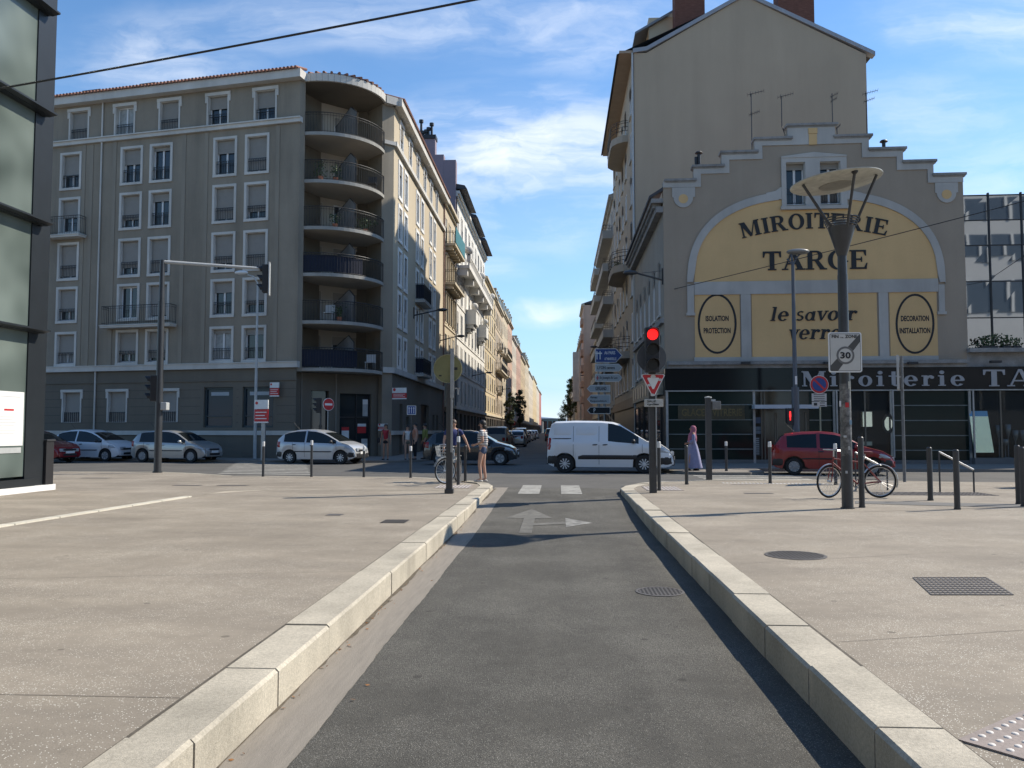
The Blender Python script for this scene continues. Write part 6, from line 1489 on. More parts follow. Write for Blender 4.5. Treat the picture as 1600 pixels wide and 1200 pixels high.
cb_ = at(84, 752, ZP); tb_ = thing('cabinet', 'low dark metal cabinet at the corner of the left glass building', 'cabinet', (cB.x, cB.y, ZP))
mb = MB(); mb.fb(GF, aC1 + .02, GL_ - .03, -.6, -.02, ZP + .13, ZP + 1.13); mb.build('body', M['black'], tb_); mb = MB(); mb.fb(GF, aC1 + .01, GL_, -.62, 0, ZP + 1.13, ZP + 1.17); mb.build('lid', M['post'], tb_)
# ------------------------------------------------------------------ vehicles
def lerpP(P, x):
    if x <= P[0][0]: return P[0][1]
    for (a, b), (c, d) in zip(P[:-1], P[1:]):
        if x <= c: return b + (d - b) * (x - a) / (c - a)
    return P[-1][1]
CARS = {
 'hatch': dict(L=3.99, W=1.70, top=[(-1.99, .55), (-1.96, .86), (-1.86, 1.02), (-1.66, 1.30), (-1.5, 1.40), (-1.2, 1.455), (-.5, 1.49), (0, 1.475), (.3, 1.42), (.55, 1.32), (1.12, .99), (1.3, .94), (1.65, .84), (1.86, .72), (1.95, .6), (1.99, .45)],
               belt=[(-1.99, .93), (-.5, .91), (1.1, .86)], ws=(.42, 1.14), rw=(-1.9, -1.55), side=((-1.45, -.50), (-.42, .30), (.30, 1.0)), ax=(-1.27, 1.31), wr=.30),
 'round': dict(L=3.85, W=1.67, top=[(-1.92, .5), (-1.9, .9), (-1.83, 1.08), (-1.62, 1.29), (-1.3, 1.43), (-.9, 1.50), (-.4, 1.52), (0, 1.49), (.35, 1.40), (.65, 1.27), (1.16, 1.00), (1.3, .96), (1.62, .86), (1.8, .72), (1.88, .6), (1.92, .42)],
               belt=[(-1.9, .97), (-.5, .93), (1.1, .88)], ws=(.40, 1.18), rw=(-1.85, -1.5), side=((-1.5, -.48), (-.40, .35), (.35, 1.04)), ax=(-1.2, 1.25), wr=.29),
 'two_door': dict(L=3.80, W=1.62, top=[(-1.9, .5), (-1.88, .86), (-1.80, .98), (-1.58, 1.28), (-1.42, 1.36), (-.9, 1.42), (-.3, 1.44), (.1, 1.40), (.35, 1.33), (1.0, .95), (1.15, .91), (1.55, .80), (1.78, .66), (1.86, .55), (1.9, .4)],
               belt=[(-1.9, .90), (-.5, .88), (1.0, .84)], ws=(.30, 1.02), rw=(-1.84, -1.48), side=((-1.42, -.48), (-.38, .9)), ax=(-1.2, 1.22), wr=.28),
 'van': dict(L=4.38, W=1.81, top=[(-2.19, .5), (-2.17, .95), (-2.12, 1.4), (-2.04, 1.70), (-1.9, 1.785), (-1.2, 1.81), (-.3, 1.80), (.1, 1.765), (.38, 1.68), (1.28, 1.11), (1.4, 1.07), (1.8, .97), (2.04, .80), (2.14, .62), (2.19, .42)],
               belt=[(-2.19, 1.12), (-.3, 1.12), (.3, 1.05), (1.3, .98)], ws=(.36, 1.30), rw=(9, 9), side=((-.05, 1.0),), ax=(-1.55, 1.18), wr=.32),
 'suv': dict(L=4.4, W=1.82, top=[(-2.2, .6), (-2.18, 1.0), (-2.05, 1.45), (-1.9, 1.66), (-1.4, 1.74), (-.3, 1.76), (.1, 1.72), (.3, 1.64), (.9, 1.16), (1.1, 1.12), (1.9, 1.02), (2.12, .85), (2.2, .5)],
               belt=[(-2.2, 1.1), (1, 1.05)], ws=(.22, .95), rw=(-2.12, -1.92), side=((-1.85, -.95), (-.87, -.05), (.02, .75)), ax=(-1.3, 1.35), wr=.36)}
def car(kind, x, y, rz, paint, label, group=None, name='parked_car', cat='car', hub=5, mould='black', bump=None, detail=True, dirty=0):
    k = CARS[kind]; L, Wd, T, B = k['L'], k['W'] / 2, k['top'], k['belt']; wr = k['wr']; H = max(z for _, z in T); ra = wr + .065; hx = L / 2
    t = lthing(name, label, cat, (x, y, ZA), rz, group)
    xs = {p[0] for p in T} | {k['ws'][0], k['ws'][1]} | {s for q_ in k['side'] for s in q_}
    if k['rw'][0] < 5: xs |= {k['rw'][0], k['rw'][1]}
    for a in k['ax']:
        for i in range(13): xs.add(a + ra * math.cos(math.pi * i / 12))
    xs |= {-hx + L * i / 26 for i in range(27)}; X = []
    for v in sorted(xs):
        if not X or v - X[-1] > .012: X.append(v)
        elif any(abs(v - p) < 1e-6 for p in [s for q_ in k['side'] for s in q_] + list(k['ws'])): X[-1] = v
    X[0], X[-1] = -hx, hx
    def wdt(v): 
        e = abs(v) / hx; return Wd * (1 - .20 * max(0, (e - .72) / .28) ** 2.4)
    def low(v):
        z = .21 + .12 * max(0, (abs(v) / hx - .9) / .1)
        for a in k['ax']:
            if abs(v - a) < ra: z = max(z, wr + math.sqrt(max(0, ra * ra - (v - a) ** 2)))
        return z
    def ring(v):
        w = wdt(v); zt = lerpP(T, v); zb = min(lerpP(B, v), zt - .05); zl = min(low(v), zb - .06); f = min(1, max(0, (zt - zb - .05) / (H - 1.0 + .0)))
        yr = w * .965 + (w * .74 - w * .965) * f; zm = zl + (zb - zl) * .5
        return [(w * .955, zl), (w * .998, zm), (w * .985, zb - (zb - zm) * .28), (w * .955, zb), (w * .945, zb + .015), (yr, zt - .06 * f - .012), (yr * .9, zt - .012 * f), (yr * .5, zt + .008), (0, zt + .014)]
    RG = [ring(v) for v in X]; n = 9
    body = MB(); parts = {}
    def vid(mb, i, j, s): mb_v = (X[i], s * RG[i][j][0], RG[i][j][1]); return mb_v
    def inr(a, b, q_): return a >= q_[0] - 1e-6 and b <= q_[1] + 1e-6
    for i in range(len(X) - 1):
        a, b = X[i], X[i + 1]
        for j in range(n - 1):
            tgt = 'body'
            if j == 4:
                for si, q_ in enumerate(k['side']):
                    if inr(a, b, q_): tgt = 'side%d' % si
            if j >= 6 or j == 5 and False:
                if inr(a, b, k['ws']): tgt = 'ws'
                if inr(a, b, k['rw']): tgt = 'rw'
            for s in (1, -1):
                key = tgt if tgt in ('body', 'ws', 'rw') else tgt + ('l' if s > 0 else 'r')
                mb = body if key == 'body' else parts.setdefault(key, MB())
                P_ = [vid(mb, i, j, s), vid(mb, i + 1, j, s), vid(mb, i + 1, j + 1, s), vid(mb, i, j + 1, s)]
                mb.add(P_, [(0, 1, 2, 3)])
    for i in (0, len(X) - 1):
        P_ = [vid(body, i, j, 1) for j in range(n)] + [vid(body, i, j, -1) for j in range(n - 2, -1, -1)]; body.add(P_, [tuple(range(len(P_)))])
    def fuse(mb, name_, m, smooth=True, par=t, ang=38):
        me = bpy.data.meshes.new(name_); me.from_pydata([tuple(p) for p in mb.v], [], mb.f); bm = bmesh.new(); bm.from_mesh(me); bmesh.ops.remove_doubles(bm, verts=bm.verts, dist=.0008); bmesh.ops.recalc_face_normals(bm, faces=bm.faces); bm.to_mesh(me); bm.free()
        me.materials.append(m)
        if smooth: me.polygons.foreach_set('use_smooth', [True] * len(me.polygons)); me.set_sharp_from_angle(angle=R(ang))
        o = bpy.data.objects.new(name_, me); COL.objects.link(o); o.parent = par; ROOTLOC[o.name] = V((0, 0, 0)); return o
    bo = fuse(body, 'body', paint)
    cg = mat('car_glass', (.010, .013, .014), .05, 0, spec=.4)
    for key, mb in parts.items(): fuse(mb, 'windscreen' if key == 'ws' else 'rear_window' if key == 'rw' else 'side_window', cg)
    def yat(v, z):
        r = ring(v)
        for (y0, z0), (y1, z1) in zip(r[:-1], r[1:]):
            if z0 <= z <= z1 and z1 > z0: return y0 + (y1 - y0) * (z - z0) / (z1 - z0)
        return r[0][0] if z < r[0][1] else 0
    def patch(x0, x1, f0_, f1_, m, nm, par=t, off=.01, nx=6, nz=3, sides=(1, -1), thick=True):
        for s in sides:
            mb = MB(); G = []
            for i in range(nx + 1):
                v = x0 + (x1 - x0) * i / nx
                for j in range(nz + 1):
                    z = f0_(v) + (f1_(v) - f0_(v)) * j / nz; e = (i in (0, nx) or j in (0, nz)) and thick
                    G.append((v, s * (yat(v, z) + (off if not e else off * .0 - .002)), z))
            mb.add(G, [(i * (nz + 1) + j, (i + 1) * (nz + 1) + j, (i + 1) * (nz + 1) + j + 1, i * (nz + 1) + j + 1) for i in range(nx) for j in range(nz)])
            fuse(mb, nm, m, True, par)
    c = lambda z: (lambda v: z)
    # underbody, wheels
    mb = MB(); mb.box(-hx + .25, hx - .3, -Wd * .78, Wd * .78, .2, .62); mb.box(-hx + .12, hx - .15, -Wd * .7, Wd * .7, .24, .5); mb.build('underbody', M['black'], t)
    for a in k['ax']:
        for s in (1, -1):
            mb = MB(); yc = s * (Wd - .115); pr = [(wr * .62, -.085), (wr * .93, -.095), (wr, -.06), (wr, .06), (wr * .93, .095), (wr * .62, .085)]
            mb.lathe((a, yc, wr), pr, 26, axis='Y'); w_ = mb.build('wheel', M['rubber'], t, smooth=True, auto=50); ROOTLOC[w_.name] = V((0, 0, 0))
            mb = MB(); mb.lathe((a, yc, wr), [(wr * .64, s * .075), (wr * .6, s * .085), (wr * .57, s * .05), (.001, s * .045)], 26, axis='Y'); mb.build('rim', M['black'] if hub > 8 else M['hub'], w_, smooth=True, auto=40)
            if detail:
                mb = MB(); nsp = hub
                for q_ in range(nsp):
                    th = 2 * math.pi * q_ / nsp; ct, st_ = math.cos(th), math.sin(th); pw = .05 if hub <= 8 else .022
                    P_ = []
                    for rr, ww in ((.05, pw * .6), (wr * .58, pw)):
                        for sg in (-1, 1): P_.append((a + ct * rr - st_ * ww * sg, yc + s * .082, wr + st_ * rr + ct * ww * sg))
                    mb.add([P_[0], P_[1], P_[3], P_[2]], [(0, 1, 2, 3)])
                mb.lathe((a, yc, wr), [(.06, s * .075), (.055, s * .095), (.001, s * .097)], 14, axis='Y')
                mb.build('spokes', M['hub'] if hub > 8 else mat('hub_slot', (.28, .28, .28), .5, .1), w_)
    # lights
    zf_ = lerpP(T, hx - .32) - .05
    patch(hx - .50, hx - .09, lambda v: zf_ - .17 + .03 * (hx - v), lambda v: min(zf_ + .04, lerpP(T, v) - .075), mat('headlight_glass', (.34, .37, .40), .08, .1, 9, spec=.9), 'headlight', off=.014)
    for s in (1, -1):
        mb = MB(); mb.box(hx - .07, hx + .008, s * Wd * .46 - .16, s * Wd * .46 + .16, zf_ - .26, zf_ - .12); mb.build('headlight', mat('headlight_glass', (.55, .6, .65)), t, bevel=.02)
    zr_ = lerpP(T, -hx + .12) - .32
    tlm = mat('tail_light_red', (.28, .012, .012), .15, .1, 6)
    if kind == 'van': patch(-hx + .02, -hx + .16, c(.78), c(1.22), tlm, 'tail_light', off=.012, nx=3)
    else: patch(-hx + .02, -hx + .24, c(.72), lambda v: .98 + .1 * (-hx + .24 - v), tlm, 'tail_light', off=.012, nx=4)
    for s in (1, -1): mb = MB(); mb.box(-hx - .008, -hx + .06, s * Wd * .62 - .1, s * Wd * .62 + .1, .74, .98 if kind != 'van' else 1.2); mb.build('tail_light', tlm, t, bevel=.01)
    # bumpers, grille, plates
    bm_ = M['black'] if (bump or kind == 'van') else paint
    if kind in ('van', 'two_door', 'suv') or bump:
        patch(hx - .42 if kind != 'van' else hx - .5, hx - .005, c(.30), c(.56 if kind == 'van' else .52), M['black'], 'bumper', off=.012); patch(-hx + .005, -hx + .38, c(.30), c(.60 if kind == 'van' else .54), M['black'], 'bumper', off=.012)
    mb = MB(); mb.box(hx - .1, hx + .03, -Wd * .72, Wd * .72, .27, .48); mb.build('bumper', bm_, t, bevel=.03)
    mb = MB(); mb.box(-hx - .03, -hx + .1, -Wd * .74, Wd * .74, .3, .56); mb.build('bumper', bm_, t, bevel=.03)
    mb = MB(); mb.box(hx - .04, hx + .036, -Wd * .46, Wd * .46, .33, .43); mb.box(hx - .12, hx + .012, -.38, .38, .56, .64); mb.build('grille', M['black'], t)
    mb = MB(); mb.box(hx + .03, hx + .045, -.26, .26, .44, .55); mb.build('number_plate', M['signwhite'], t)
    mb = MB(); mb.box(-hx - .035, -hx - .02, -.26, .26, .6 if kind != 'van' else .62, .71 if kind != 'van' else .73); mb.build('number_plate', mat('plate_back', (.6, .55, .3), .5, .05), t)
    # mirrors, handles, seams, mouldings
    xm = (k['side'][-1][1]) - .16; zb = lerpP(B, xm)
    for s in (1, -1):
        y_ = yat(xm, zb); mb = MB(); mb.sphere((xm - .02, s * (y_ + .13), zb + .09), .1, 12, (.75, 1.05, .8)); mb.box(xm - .03, xm + .03, min(s * (y_ - .03), s * (y_ + .1)), max(s * (y_ - .03), s * (y_ + .1)), zb + .03, zb + .07); mb.build('wing_mirror', paint if kind not in ('van', 'round') else M['black'], t, smooth=True, auto=50)
    sm_ = mat('door_seam', (.02, .02, .02), .8, 0)
    if detail:
        seams = []
        if kind == 'van': seams = [-1.25, -.36, 1.12]
        elif kind == 'two_door': seams = [-.42, 1.02]
        else: seams = [-.46, 1.06, -1.05 if kind == 'round' else -1.18]
        for v in seams:
            zlo = max(.3, low(v) + .02); patch(v - .006, v + .006, c(zlo), lambda q_: min(lerpP(B, q_), lerpP(T, q_) - .08) if kind != 'van' or v > 0 else 1.62, sm_, 'door_seam', off=.003, nx=1, nz=8, thick=False)
        for v in ([-.5, -.15] if kind == 'van' else [-.35] if kind == 'two_door' else [-.98, -.12]):
            zh = lerpP(B, v) - .10 if kind != 'van' else .98; patch(v - .09, v + .09, c(zh - .022), c(zh + .022), M['black'] if kind != 'hatch' else paint, 'door_handle', off=.03, nx=3)
        if mould == 'black':
            x0, x1 = (-1.1, .95) if kind == 'van' else (-.98, .9); z0, z1 = (.47, .63) if kind == 'van' else (.52, .57)
            patch(x0, x1, c(z0), c(z1), M['black'], 'side_moulding', off=.02, nx=12)
        if kind == 'van':
            patch(-2.02, -1.3, c(1.17), c(1.21), M['black'], 'slide_rail', off=.012, nx=5, sides=(1, -1))
            patch(-1.95, -1.3, c(1.30), c(1.61), mat('van_panel_press', (.66, .66, .66), .3, .02, coat=.4), 'pressed_panel', off=.012, nx=8, nz=5); patch(-1.18, -.42, c(1.30), c(1.61), mat('van_panel_press', (.66, .66, .66)), 'pressed_panel', off=.012, nx=8, nz=5)
        mb = MB(); zt = lerpP(T, .2); mb.cyl((.15 if kind == 'van' else -1.1, 0, lerpP(T, .15 if kind == 'van' else -1.1)), (-.15 if kind == 'van' else -1.45, 0, lerpP(T, -.2) + .32), .008, n=5); mb.build('radio_mast', M['black'], t)
    # seats seen through the glass are dark: a simple dashboard line and two head rests behind the glass
    return t
silver = mat('silver_paint', (.40, .40, .385), .3, .03, 1, metal=.45, coat=.5)
greyp = mat('dark_grey_paint', (.055, .055, .055), .22, .04, 1, metal=.5, coat=.8)
whitep = mat('white_car_paint', (.70, .71, .72), .28, .03, 1, coat=.5)
silver2 = mat('light_silver_paint', (.48, .49, .50), .3, .03, 1, metal=.3, coat=.5)
redp = mat('red_car_paint', (.25, .015, .018), .3, .08, 1, coat=.5)
dred = mat('dark_red_car_paint', (.20, .012, .02), .2, .05, 1, coat=.7)
beigep = mat('beige_car_paint', (.25, .22, .17), .4, .05, 1, coat=.3)
blackp = mat('black_car_paint', (.02, .02, .023), .25, .05, 1, coat=.6)
brownp = mat('brown_car_paint', (.10, .06, .045), .3, .05, 1, coat=.5)
ra_ = -R(11.3)
car('van', 1.85, 29.7, -R(6), whitep, 'white panel van with black side strip crossing in the middle of the junction', name='panel_van', cat='van', hub=10)
car('hatch', -17.9, 38.1, ra_, silver, 'silver hatchback parked behind the signal mast', hub=8)
car('round', -10.55, 36.7, ra_, silver2, 'silver rounded hatchback parked by the corner entrance, left of the woman in red', hub=9, bump=True)
car('round', -22.5, 39.2, ra_, whitep, 'white rounded hatchback second from the left edge, between the dark red and silver ones', hub=6)
car('hatch', -24.1, 36.9, ra_, dred, 'dark red car half hidden by the glass building', mould=None)
car('hatch', -3.75, 35.9, R(-2), greyp, 'dark grey hatchback behind the man with the bicycle', hub=5, mould=None, name='car')
car('two_door', 9.15, 28.6, -R(12), redp, 'red three door hatchback parked in front of the mirror shop', hub=7)
car('suv', -4.35, 59.5, R(90), beigep, 'beige boxy utility car parked on the left of the far street, nearest the junction', group='cars parked along the far street', mould=None)
for x, y, p, k_, lab in ((-4.4, 66.5, brownp, 'hatch', 'brown car second in the far parked line'), (-3.75, 75.5, silver, 'round', 'silver car third in the far parked line, nose out'), (-4.3, 83, blackp, 'hatch', 'black car behind the silver one in the far parked line'), (-4.3, 93, greyp, 'suv', 'dark tall car in the far parked line'),
                         (-4.3, 103, silver2, 'hatch', 'pale silver car farther along the left parked line'), (-4.3, 115, whitep, 'hatch', 'white car farther along the left parked line'), (-4.3, 129, silver, 'round', 'small silver car near the end of the left parked line'), (-4.3, 146, whitep, 'round', 'last white car visible in the left parked line'),
                         (-.9, 112, blackp, 'suv', 'dark car driving away in the middle of the far street')):
    car(k_, x, y, R(90), p, lab, group='cars parked along the far street' if x < -2 else None, detail=False, mould=None)
# ------------------------------------------------------------------ people
def skinmesh(name, V_, E_, R_, m, parent, lv=2, root=0):
    me = bpy.data.meshes.new(name + '_s'); me.from_pydata([tuple(v) for v in V_], E_, []); ob = bpy.data.objects.new('tmp', me); COL.objects.link(ob)
    ob.modifiers.new('skin', 'SKIN')
    for i, r in enumerate(R_):
        sv = me.skin_vertices[0].data[i]; sv.radius = r if isinstance(r, tuple) else (r, r); sv.use_root = (i == root)
    s_ = ob.modifiers.new('sub', 'SUBSURF'); s_.levels = lv; s_.render_levels = lv
    dg = bpy.context.evaluated_depsgraph_get(); m2 = bpy.data.meshes.new_from_object(ob.evaluated_get(dg)); bpy.data.objects.remove(ob); bpy.data.meshes.remove(me)
    m2.name = name; m2.materials.clear(); m2.materials.append(m); m2.polygons.foreach_set('use_smooth', [True] * len(m2.polygons))
    o = bpy.data.objects.new(name, m2); COL.objects.link(o); o.parent = parent; ROOTLOC[o.name] = V((0, 0, 0)); return o
skin_l = mat('skin_light', (.46, .27, .19), .6, .06, 8); skin_t = mat('skin_tan', (.36, .19, .12), .6, .06, 8)
hair_d = mat('dark_hair', (.018, .013, .011), .55, .2, 30); hair_b = mat('brown_hair', (.06, .035, .022), .55, .2, 30)
def person(x, y, rz, H, label, skin, hair, clothes, pose=None, hairlen=.0, group=None, z=ZP, fingers=True, extra=None):
    """local axes: +x forward, +y left; joints in metres for a 1.70 m figure"""
    t = lthing('person', label, 'person', (x, y, z), rz, group); k = H / 1.7
    J = dict(pel=(0, 0, .93), waist=(0, 0, 1.06), chest=(.01, 0, 1.26), neckb=(0, 0, 1.42), neck=(.005, 0, 1.49), head=(.02, 0, 1.58), top=(.015, 0, 1.66),
             shl=(0, .17, 1.385), shr=(0, -.17, 1.385), ell=(-.02, .225, 1.11), elr=(-.02, -.225, 1.11), wrl=(.05, .24, .87), wrr=(.05, -.24, .87),
             hipl=(0, .085, .90), hipr=(0, -.085, .90), knl=(.02, .10, .50), knr=(.02, -.10, .50), anl=(0, .105, .09), anr=(0, -.105, .09), tol=(.15, .12, .03), tor=(.15, -.12, .03))
    if pose: J.update(pose)
    P = {n: V(p) * k for n, p in J.items()}
    names = ['pel', 'waist', 'chest', 'neckb', 'neck', 'head', 'top', 'shl', 'ell', 'wrl', 'shr', 'elr', 'wrr', 'hipl', 'knl', 'anl', 'tol', 'hipr', 'knr', 'anr', 'tor']
    rad = dict(pel=(.125, .095), waist=(.115, .085), chest=(.135, .095), neckb=(.07, .06), neck=.047, head=(.078, .094), top=(.06, .07), shl=.052, ell=.038, wrl=.026, shr=.052, elr=.038, wrr=.026, hipl=.085, knl=.054, anl=.036, tol=.028, hipr=.085, knr=.054, anr=.036, tor=.028)
    idx = {n: i for i, n in enumerate(names)}
    E = [('pel', 'waist'), ('waist', 'chest'), ('chest', 'neckb'), ('neckb', 'neck'), ('neck', 'head'), ('head', 'top'), ('neckb', 'shl'), ('shl', 'ell'), ('ell', 'wrl'), ('neckb', 'shr'), ('shr', 'elr'), ('elr', 'wrr'), ('pel', 'hipl'), ('hipl', 'knl'), ('knl', 'anl'), ('anl', 'tol'), ('pel', 'hipr'), ('hipr', 'knr'), ('knr', 'anr'), ('anr', 'tor')]
    Vv = [P[n] for n in names]; Rr = [tuple(q * k for q in rad[n]) if isinstance(rad[n], tuple) else rad[n] * k for n in names]; Ee = [(idx[a], idx[b]) for a, b in E]
    for s, el, wr in (('l', 'ell', 'wrl'), ('r', 'elr', 'wrr')):
        d = (P[wr] - P[el]).normalized(); sd = d.cross(V((1, 0, 0))).normalized(); fw = sd.cross(d).normalized()
        pi_ = len(Vv); Vv.append(P[wr] + d * .07 * k); Rr.append((.032 * k, .018 * k)); Ee.append((idx[wr], pi_))
        if fingers:
            for q_, (o, ln) in enumerate(((-.027, .062), (-.009, .078), (.009, .082), (.027, .07))):
                a = len(Vv); Vv.append(P[wr] + d * (.10 * k) + fw * o * k); Rr.append(.009 * k); Ee.append((pi_, a))
                Vv.append(P[wr] + d * (.10 + ln * .8) * k + fw * o * 1.1 * k + sd * .02 * k); Rr.append(.007 * k); Ee.append((a, a + 1))
            a = len(Vv); Vv.append(P[wr] + d * .055 * k + fw * .045 * k); Rr.append(.010 * k); Ee.append((pi_, a)); Vv.append(P[wr] + d * .10 * k + fw * .06 * k); Rr.append(.008 * k); Ee.append((a, a + 1))
    skinmesh('body', Vv, Ee, Rr, skin, t)
    # face: nose, eyes, mouth, ears
    hd_ = P['head']; mb = MB(); mb.add([hd_ + V((.088, 0, .03)) * k, hd_ + V((.118, 0, -.022)) * k, hd_ + V((.085, .018, -.028)) * k, hd_ + V((.085, -.018, -.028)) * k], [(0, 1, 2), (0, 3, 1), (1, 3, 2)]); 
    for s in (1, -1): mb.sphere(hd_ + V((-.005, s * .083, .0)) * k, .028 * k, 8, (.6, .35, 1))
    mb.build('face', skin, t, smooth=True)
    mb = MB()
    for s in (1, -1): mb.sphere(hd_ + V((.083, s * .032, .022)) * k, .011 * k, 8)
    mb.box((hd_.x + .084 * k), (hd_.x + .091 * k), -.022 * k + hd_.y, .022 * k + hd_.y, hd_.z - .055 * k, hd_.z - .048 * k); mb.build('eyes', hair_d, t)
    if hair:
        mb = MB(); c = hd_ + V((-.018, 0, .035)) * k; n = 14; prof = []
        v0 = len(mb.v)
        for i in range(9):
            th = math.pi * i / 8 * .62
            for j in range(n):
                ph = 2 * math.pi * j / n; fr_ = math.cos(ph) > .45
                tt = th * (.72 if fr_ else 1.0)
                mb.v.append(c + V((.104 * math.sin(tt) * math.cos(ph), .096 * math.sin(tt) * math.sin(ph), .108 * math.cos(tt))) * k)
        mb.f += [(i * n + j, i * n + (j + 1) % n, (i + 1) * n + (j + 1) % n, (i + 1) * n + j) for i in range(8) for j in range(n)]
        if hairlen: mb.sphere(hd_ + V((-.06, 0, -.04 - hairlen * .3)) * k, .085 * k, 12, (.75, 1.05, .9 + hairlen * 4))
        mb.build('hair', hair, t, smooth=True)
    def cloth(nm, m, nodes, scale=1.16, add=.012, ends={}):
        nn_ = [n for n in nodes]; pos = []; rr = []
        for n in nn_:
            if isinstance(n, tuple): a, b, f = n; p = P[a].lerp(P[b], f); ra, rb = rad[a], rad[b]; ra = ra if isinstance(ra, tuple) else (ra, ra); rb = rb if isinstance(rb, tuple) else (rb, rb); r = tuple((ra[i] + (rb[i] - ra[i]) * f) for i in (0, 1))
            else: p = P[n]; r = rad[n]; r = r if isinstance(r, tuple) else (r, r)
            s_ = ends.get(n, scale); pos.append(p); rr.append(tuple((q * s_ + add) * k for q in r))
        return pos, rr
    for nm, m, kind in clothes:
        if kind in ('tshirt', 'vest', 'longsleeve'):
            nodes = ['pel', 'waist', 'chest', ('neckb', 'chest', .15)]; pos, rr = cloth(nm, m, nodes); pos[0] = P['pel'] + V((0, 0, .03 * k)); E2 = [(0, 1), (1, 2), (2, 3)]
            f = {'tshirt': .55, 'longsleeve': 1.0, 'vest': .0}[kind]
            for s, e, w in (('shl', 'ell', 'wrl'), ('shr', 'elr', 'wrr')):
                i = len(pos); pos.append(P[s]); rr.append((.066 * k, .062 * k)); E2.append((3, i))
                if f > 0: pos.append(P[s].lerp(P[e], f)); rr.append((.058 * k, .056 * k)); E2.append((i, i + 1))
                if kind == 'longsleeve': pos.append(P[e].lerp(P[w], .85)); rr.append((.042 * k, .042 * k)); E2.append((i + 1, i + 2))
            skinmesh(nm, pos, E2, rr, m, t)
        elif kind in ('shorts', 'trousers'):
            f = .42 if kind == 'shorts' else 1.0; pos = [P['waist'].lerp(P['pel'], .3), P['pel']]; rr = [(.122 * k, .098 * k), (.14 * k, .112 * k)]; E2 = [(0, 1)]
            for h_, n_, a_ in (('hipl', 'knl', 'anl'), ('hipr', 'knr', 'anr')):
                i = len(pos); pos.append(P[h_]); rr.append((.103 * k, .1 * k)); E2.append((1, i)); pos.append(P[h_].lerp(P[n_], f)); rr.append((.085 * k if f < 1 else .072 * k,) * 2); E2.append((i, i + 1))
                if f == 1.0: pos.append(P[n_].lerp(P[a_], .9)); rr.append((.058 * k,) * 2); E2.append((i + 1, i + 2))
            skinmesh(nm, pos, E2, rr, m, t)
        elif kind == 'shoes':
            for a_, b_ in (('anl', 'tol'), ('anr', 'tor')):
                d = (P[b_] - P[a_]); d.z = 0; d.normalize(); p0_ = V((P[a_].x, P[a_].y, .035 * k)) - d * .06 * k
                skinmesh(nm, [p0_, p0_ + d * .12 * k, p0_ + d * .25 * k], [(0, 1), (1, 2)], [(.045 * k, .035 * k)] * 2 + [(.04 * k, .028 * k)], m, t, 1)
        elif kind == 'dress':
            mb = MB(); prof = [(1.42, .085, .075), (1.38, .17, .11), (1.25, .17, .13), (1.05, .165, .13), (.9, .19, .17), (.6, .23, .22), (.3, .27, .26), (.1, .30, .30)]; n = 22; v0 = []
            for zz, ry, rx in prof:
                for j in range(n):
                    ph = 2 * math.pi * j / n; fold = 1 + (.09 * math.sin(ph * 6 + zz * 2) if zz < 1 else 0); mb.v.append(V((rx * math.cos(ph) * fold + (-.07 * (1 - zz) if zz < 1 else 0), ry * math.sin(ph) * fold, zz)) * k)
            mb.f += [(i * n + j, i * n + (j + 1) % n, (i + 1) * n + (j + 1) % n, (i + 1) * n + j) for i in range(len(prof) - 1) for j in range(n)]
            mb.build(nm, m, t, smooth=True)
            for s, e, w in (('shl', 'ell', 'wrl'), ('shr', 'elr', 'wrr')): skinmesh('sleeve', [P[s], P[e], P[e].lerp(P[w], .85)], [(0, 1), (1, 2)], [.075 * k, .075 * k, .08 * k], m, t)
        elif kind == 'scarf':
            mb = MB(); n = 18; prof = [(1.705, .02, .02), (1.69, .07, .08), (1.63, .108, .118), (1.55, .112, .125), (1.46, .10, .11), (1.38, .16, .14), (1.26, .185, .165), (1.12, .15, .17), (1.06, .10, .13)]
            for zz, ry, rx in prof:
                for j in range(n):
                    ph = 2 * math.pi * j / n; inn_ = 1.52 < zz < 1.66 and abs(math.sin(ph)) < .62 and math.cos(ph) > 0
                    mb.v.append(V((rx * math.cos(ph) * (.55 if inn_ else 1) - (.02 if zz > 1.4 else -.01), ry * math.sin(ph), zz)) * k)
            mb.f += [(i * n + j, i * n + (j + 1) % n, (i + 1) * n + (j + 1) % n, (i + 1) * n + j) for i in range(len(prof) - 1) for j in range(n)]
            mb.build(nm, m, t, smooth=True)
        elif kind == 'straps':
            mb = MB()
            for s in (.1, -.1): mb.tube([V((.10, s, 1.12)) * k, V((.135, s, 1.28)) * k, V((.07, s * 1.05, 1.43)) * k, V((-.1, s, 1.4)) * k, V((-.12, s, 1.15)) * k], .02 * k, 6)
            mb.build('strap', m, t)
        elif kind == 'backpack':
            mb = MB(); mb.box(-.3 * k, -.12 * k, -.15 * k, .15 * k, 1.0 * k, 1.4 * k); mb.build(nm, m, t, bevel=.05)
        elif kind == 'bag':
            mb = MB(); mb.box(-.05 * k, .12 * k, -.42 * k, -.30 * k, .82 * k, 1.05 * k); mb.build(nm, m, t, bevel=.03)
            mb = MB(); mb.tube([V((.0, -.36, 1.05)) * k, V((.0, -.20, 1.43)) * k, V((.0, -.28, 1.05)) * k], .012 * k, 6); mb.build('bag_strap', m, t)
    return t
C_ = lambda n, c, **k: mat(n, c, .9, .12, 14, .15, 60, **k)
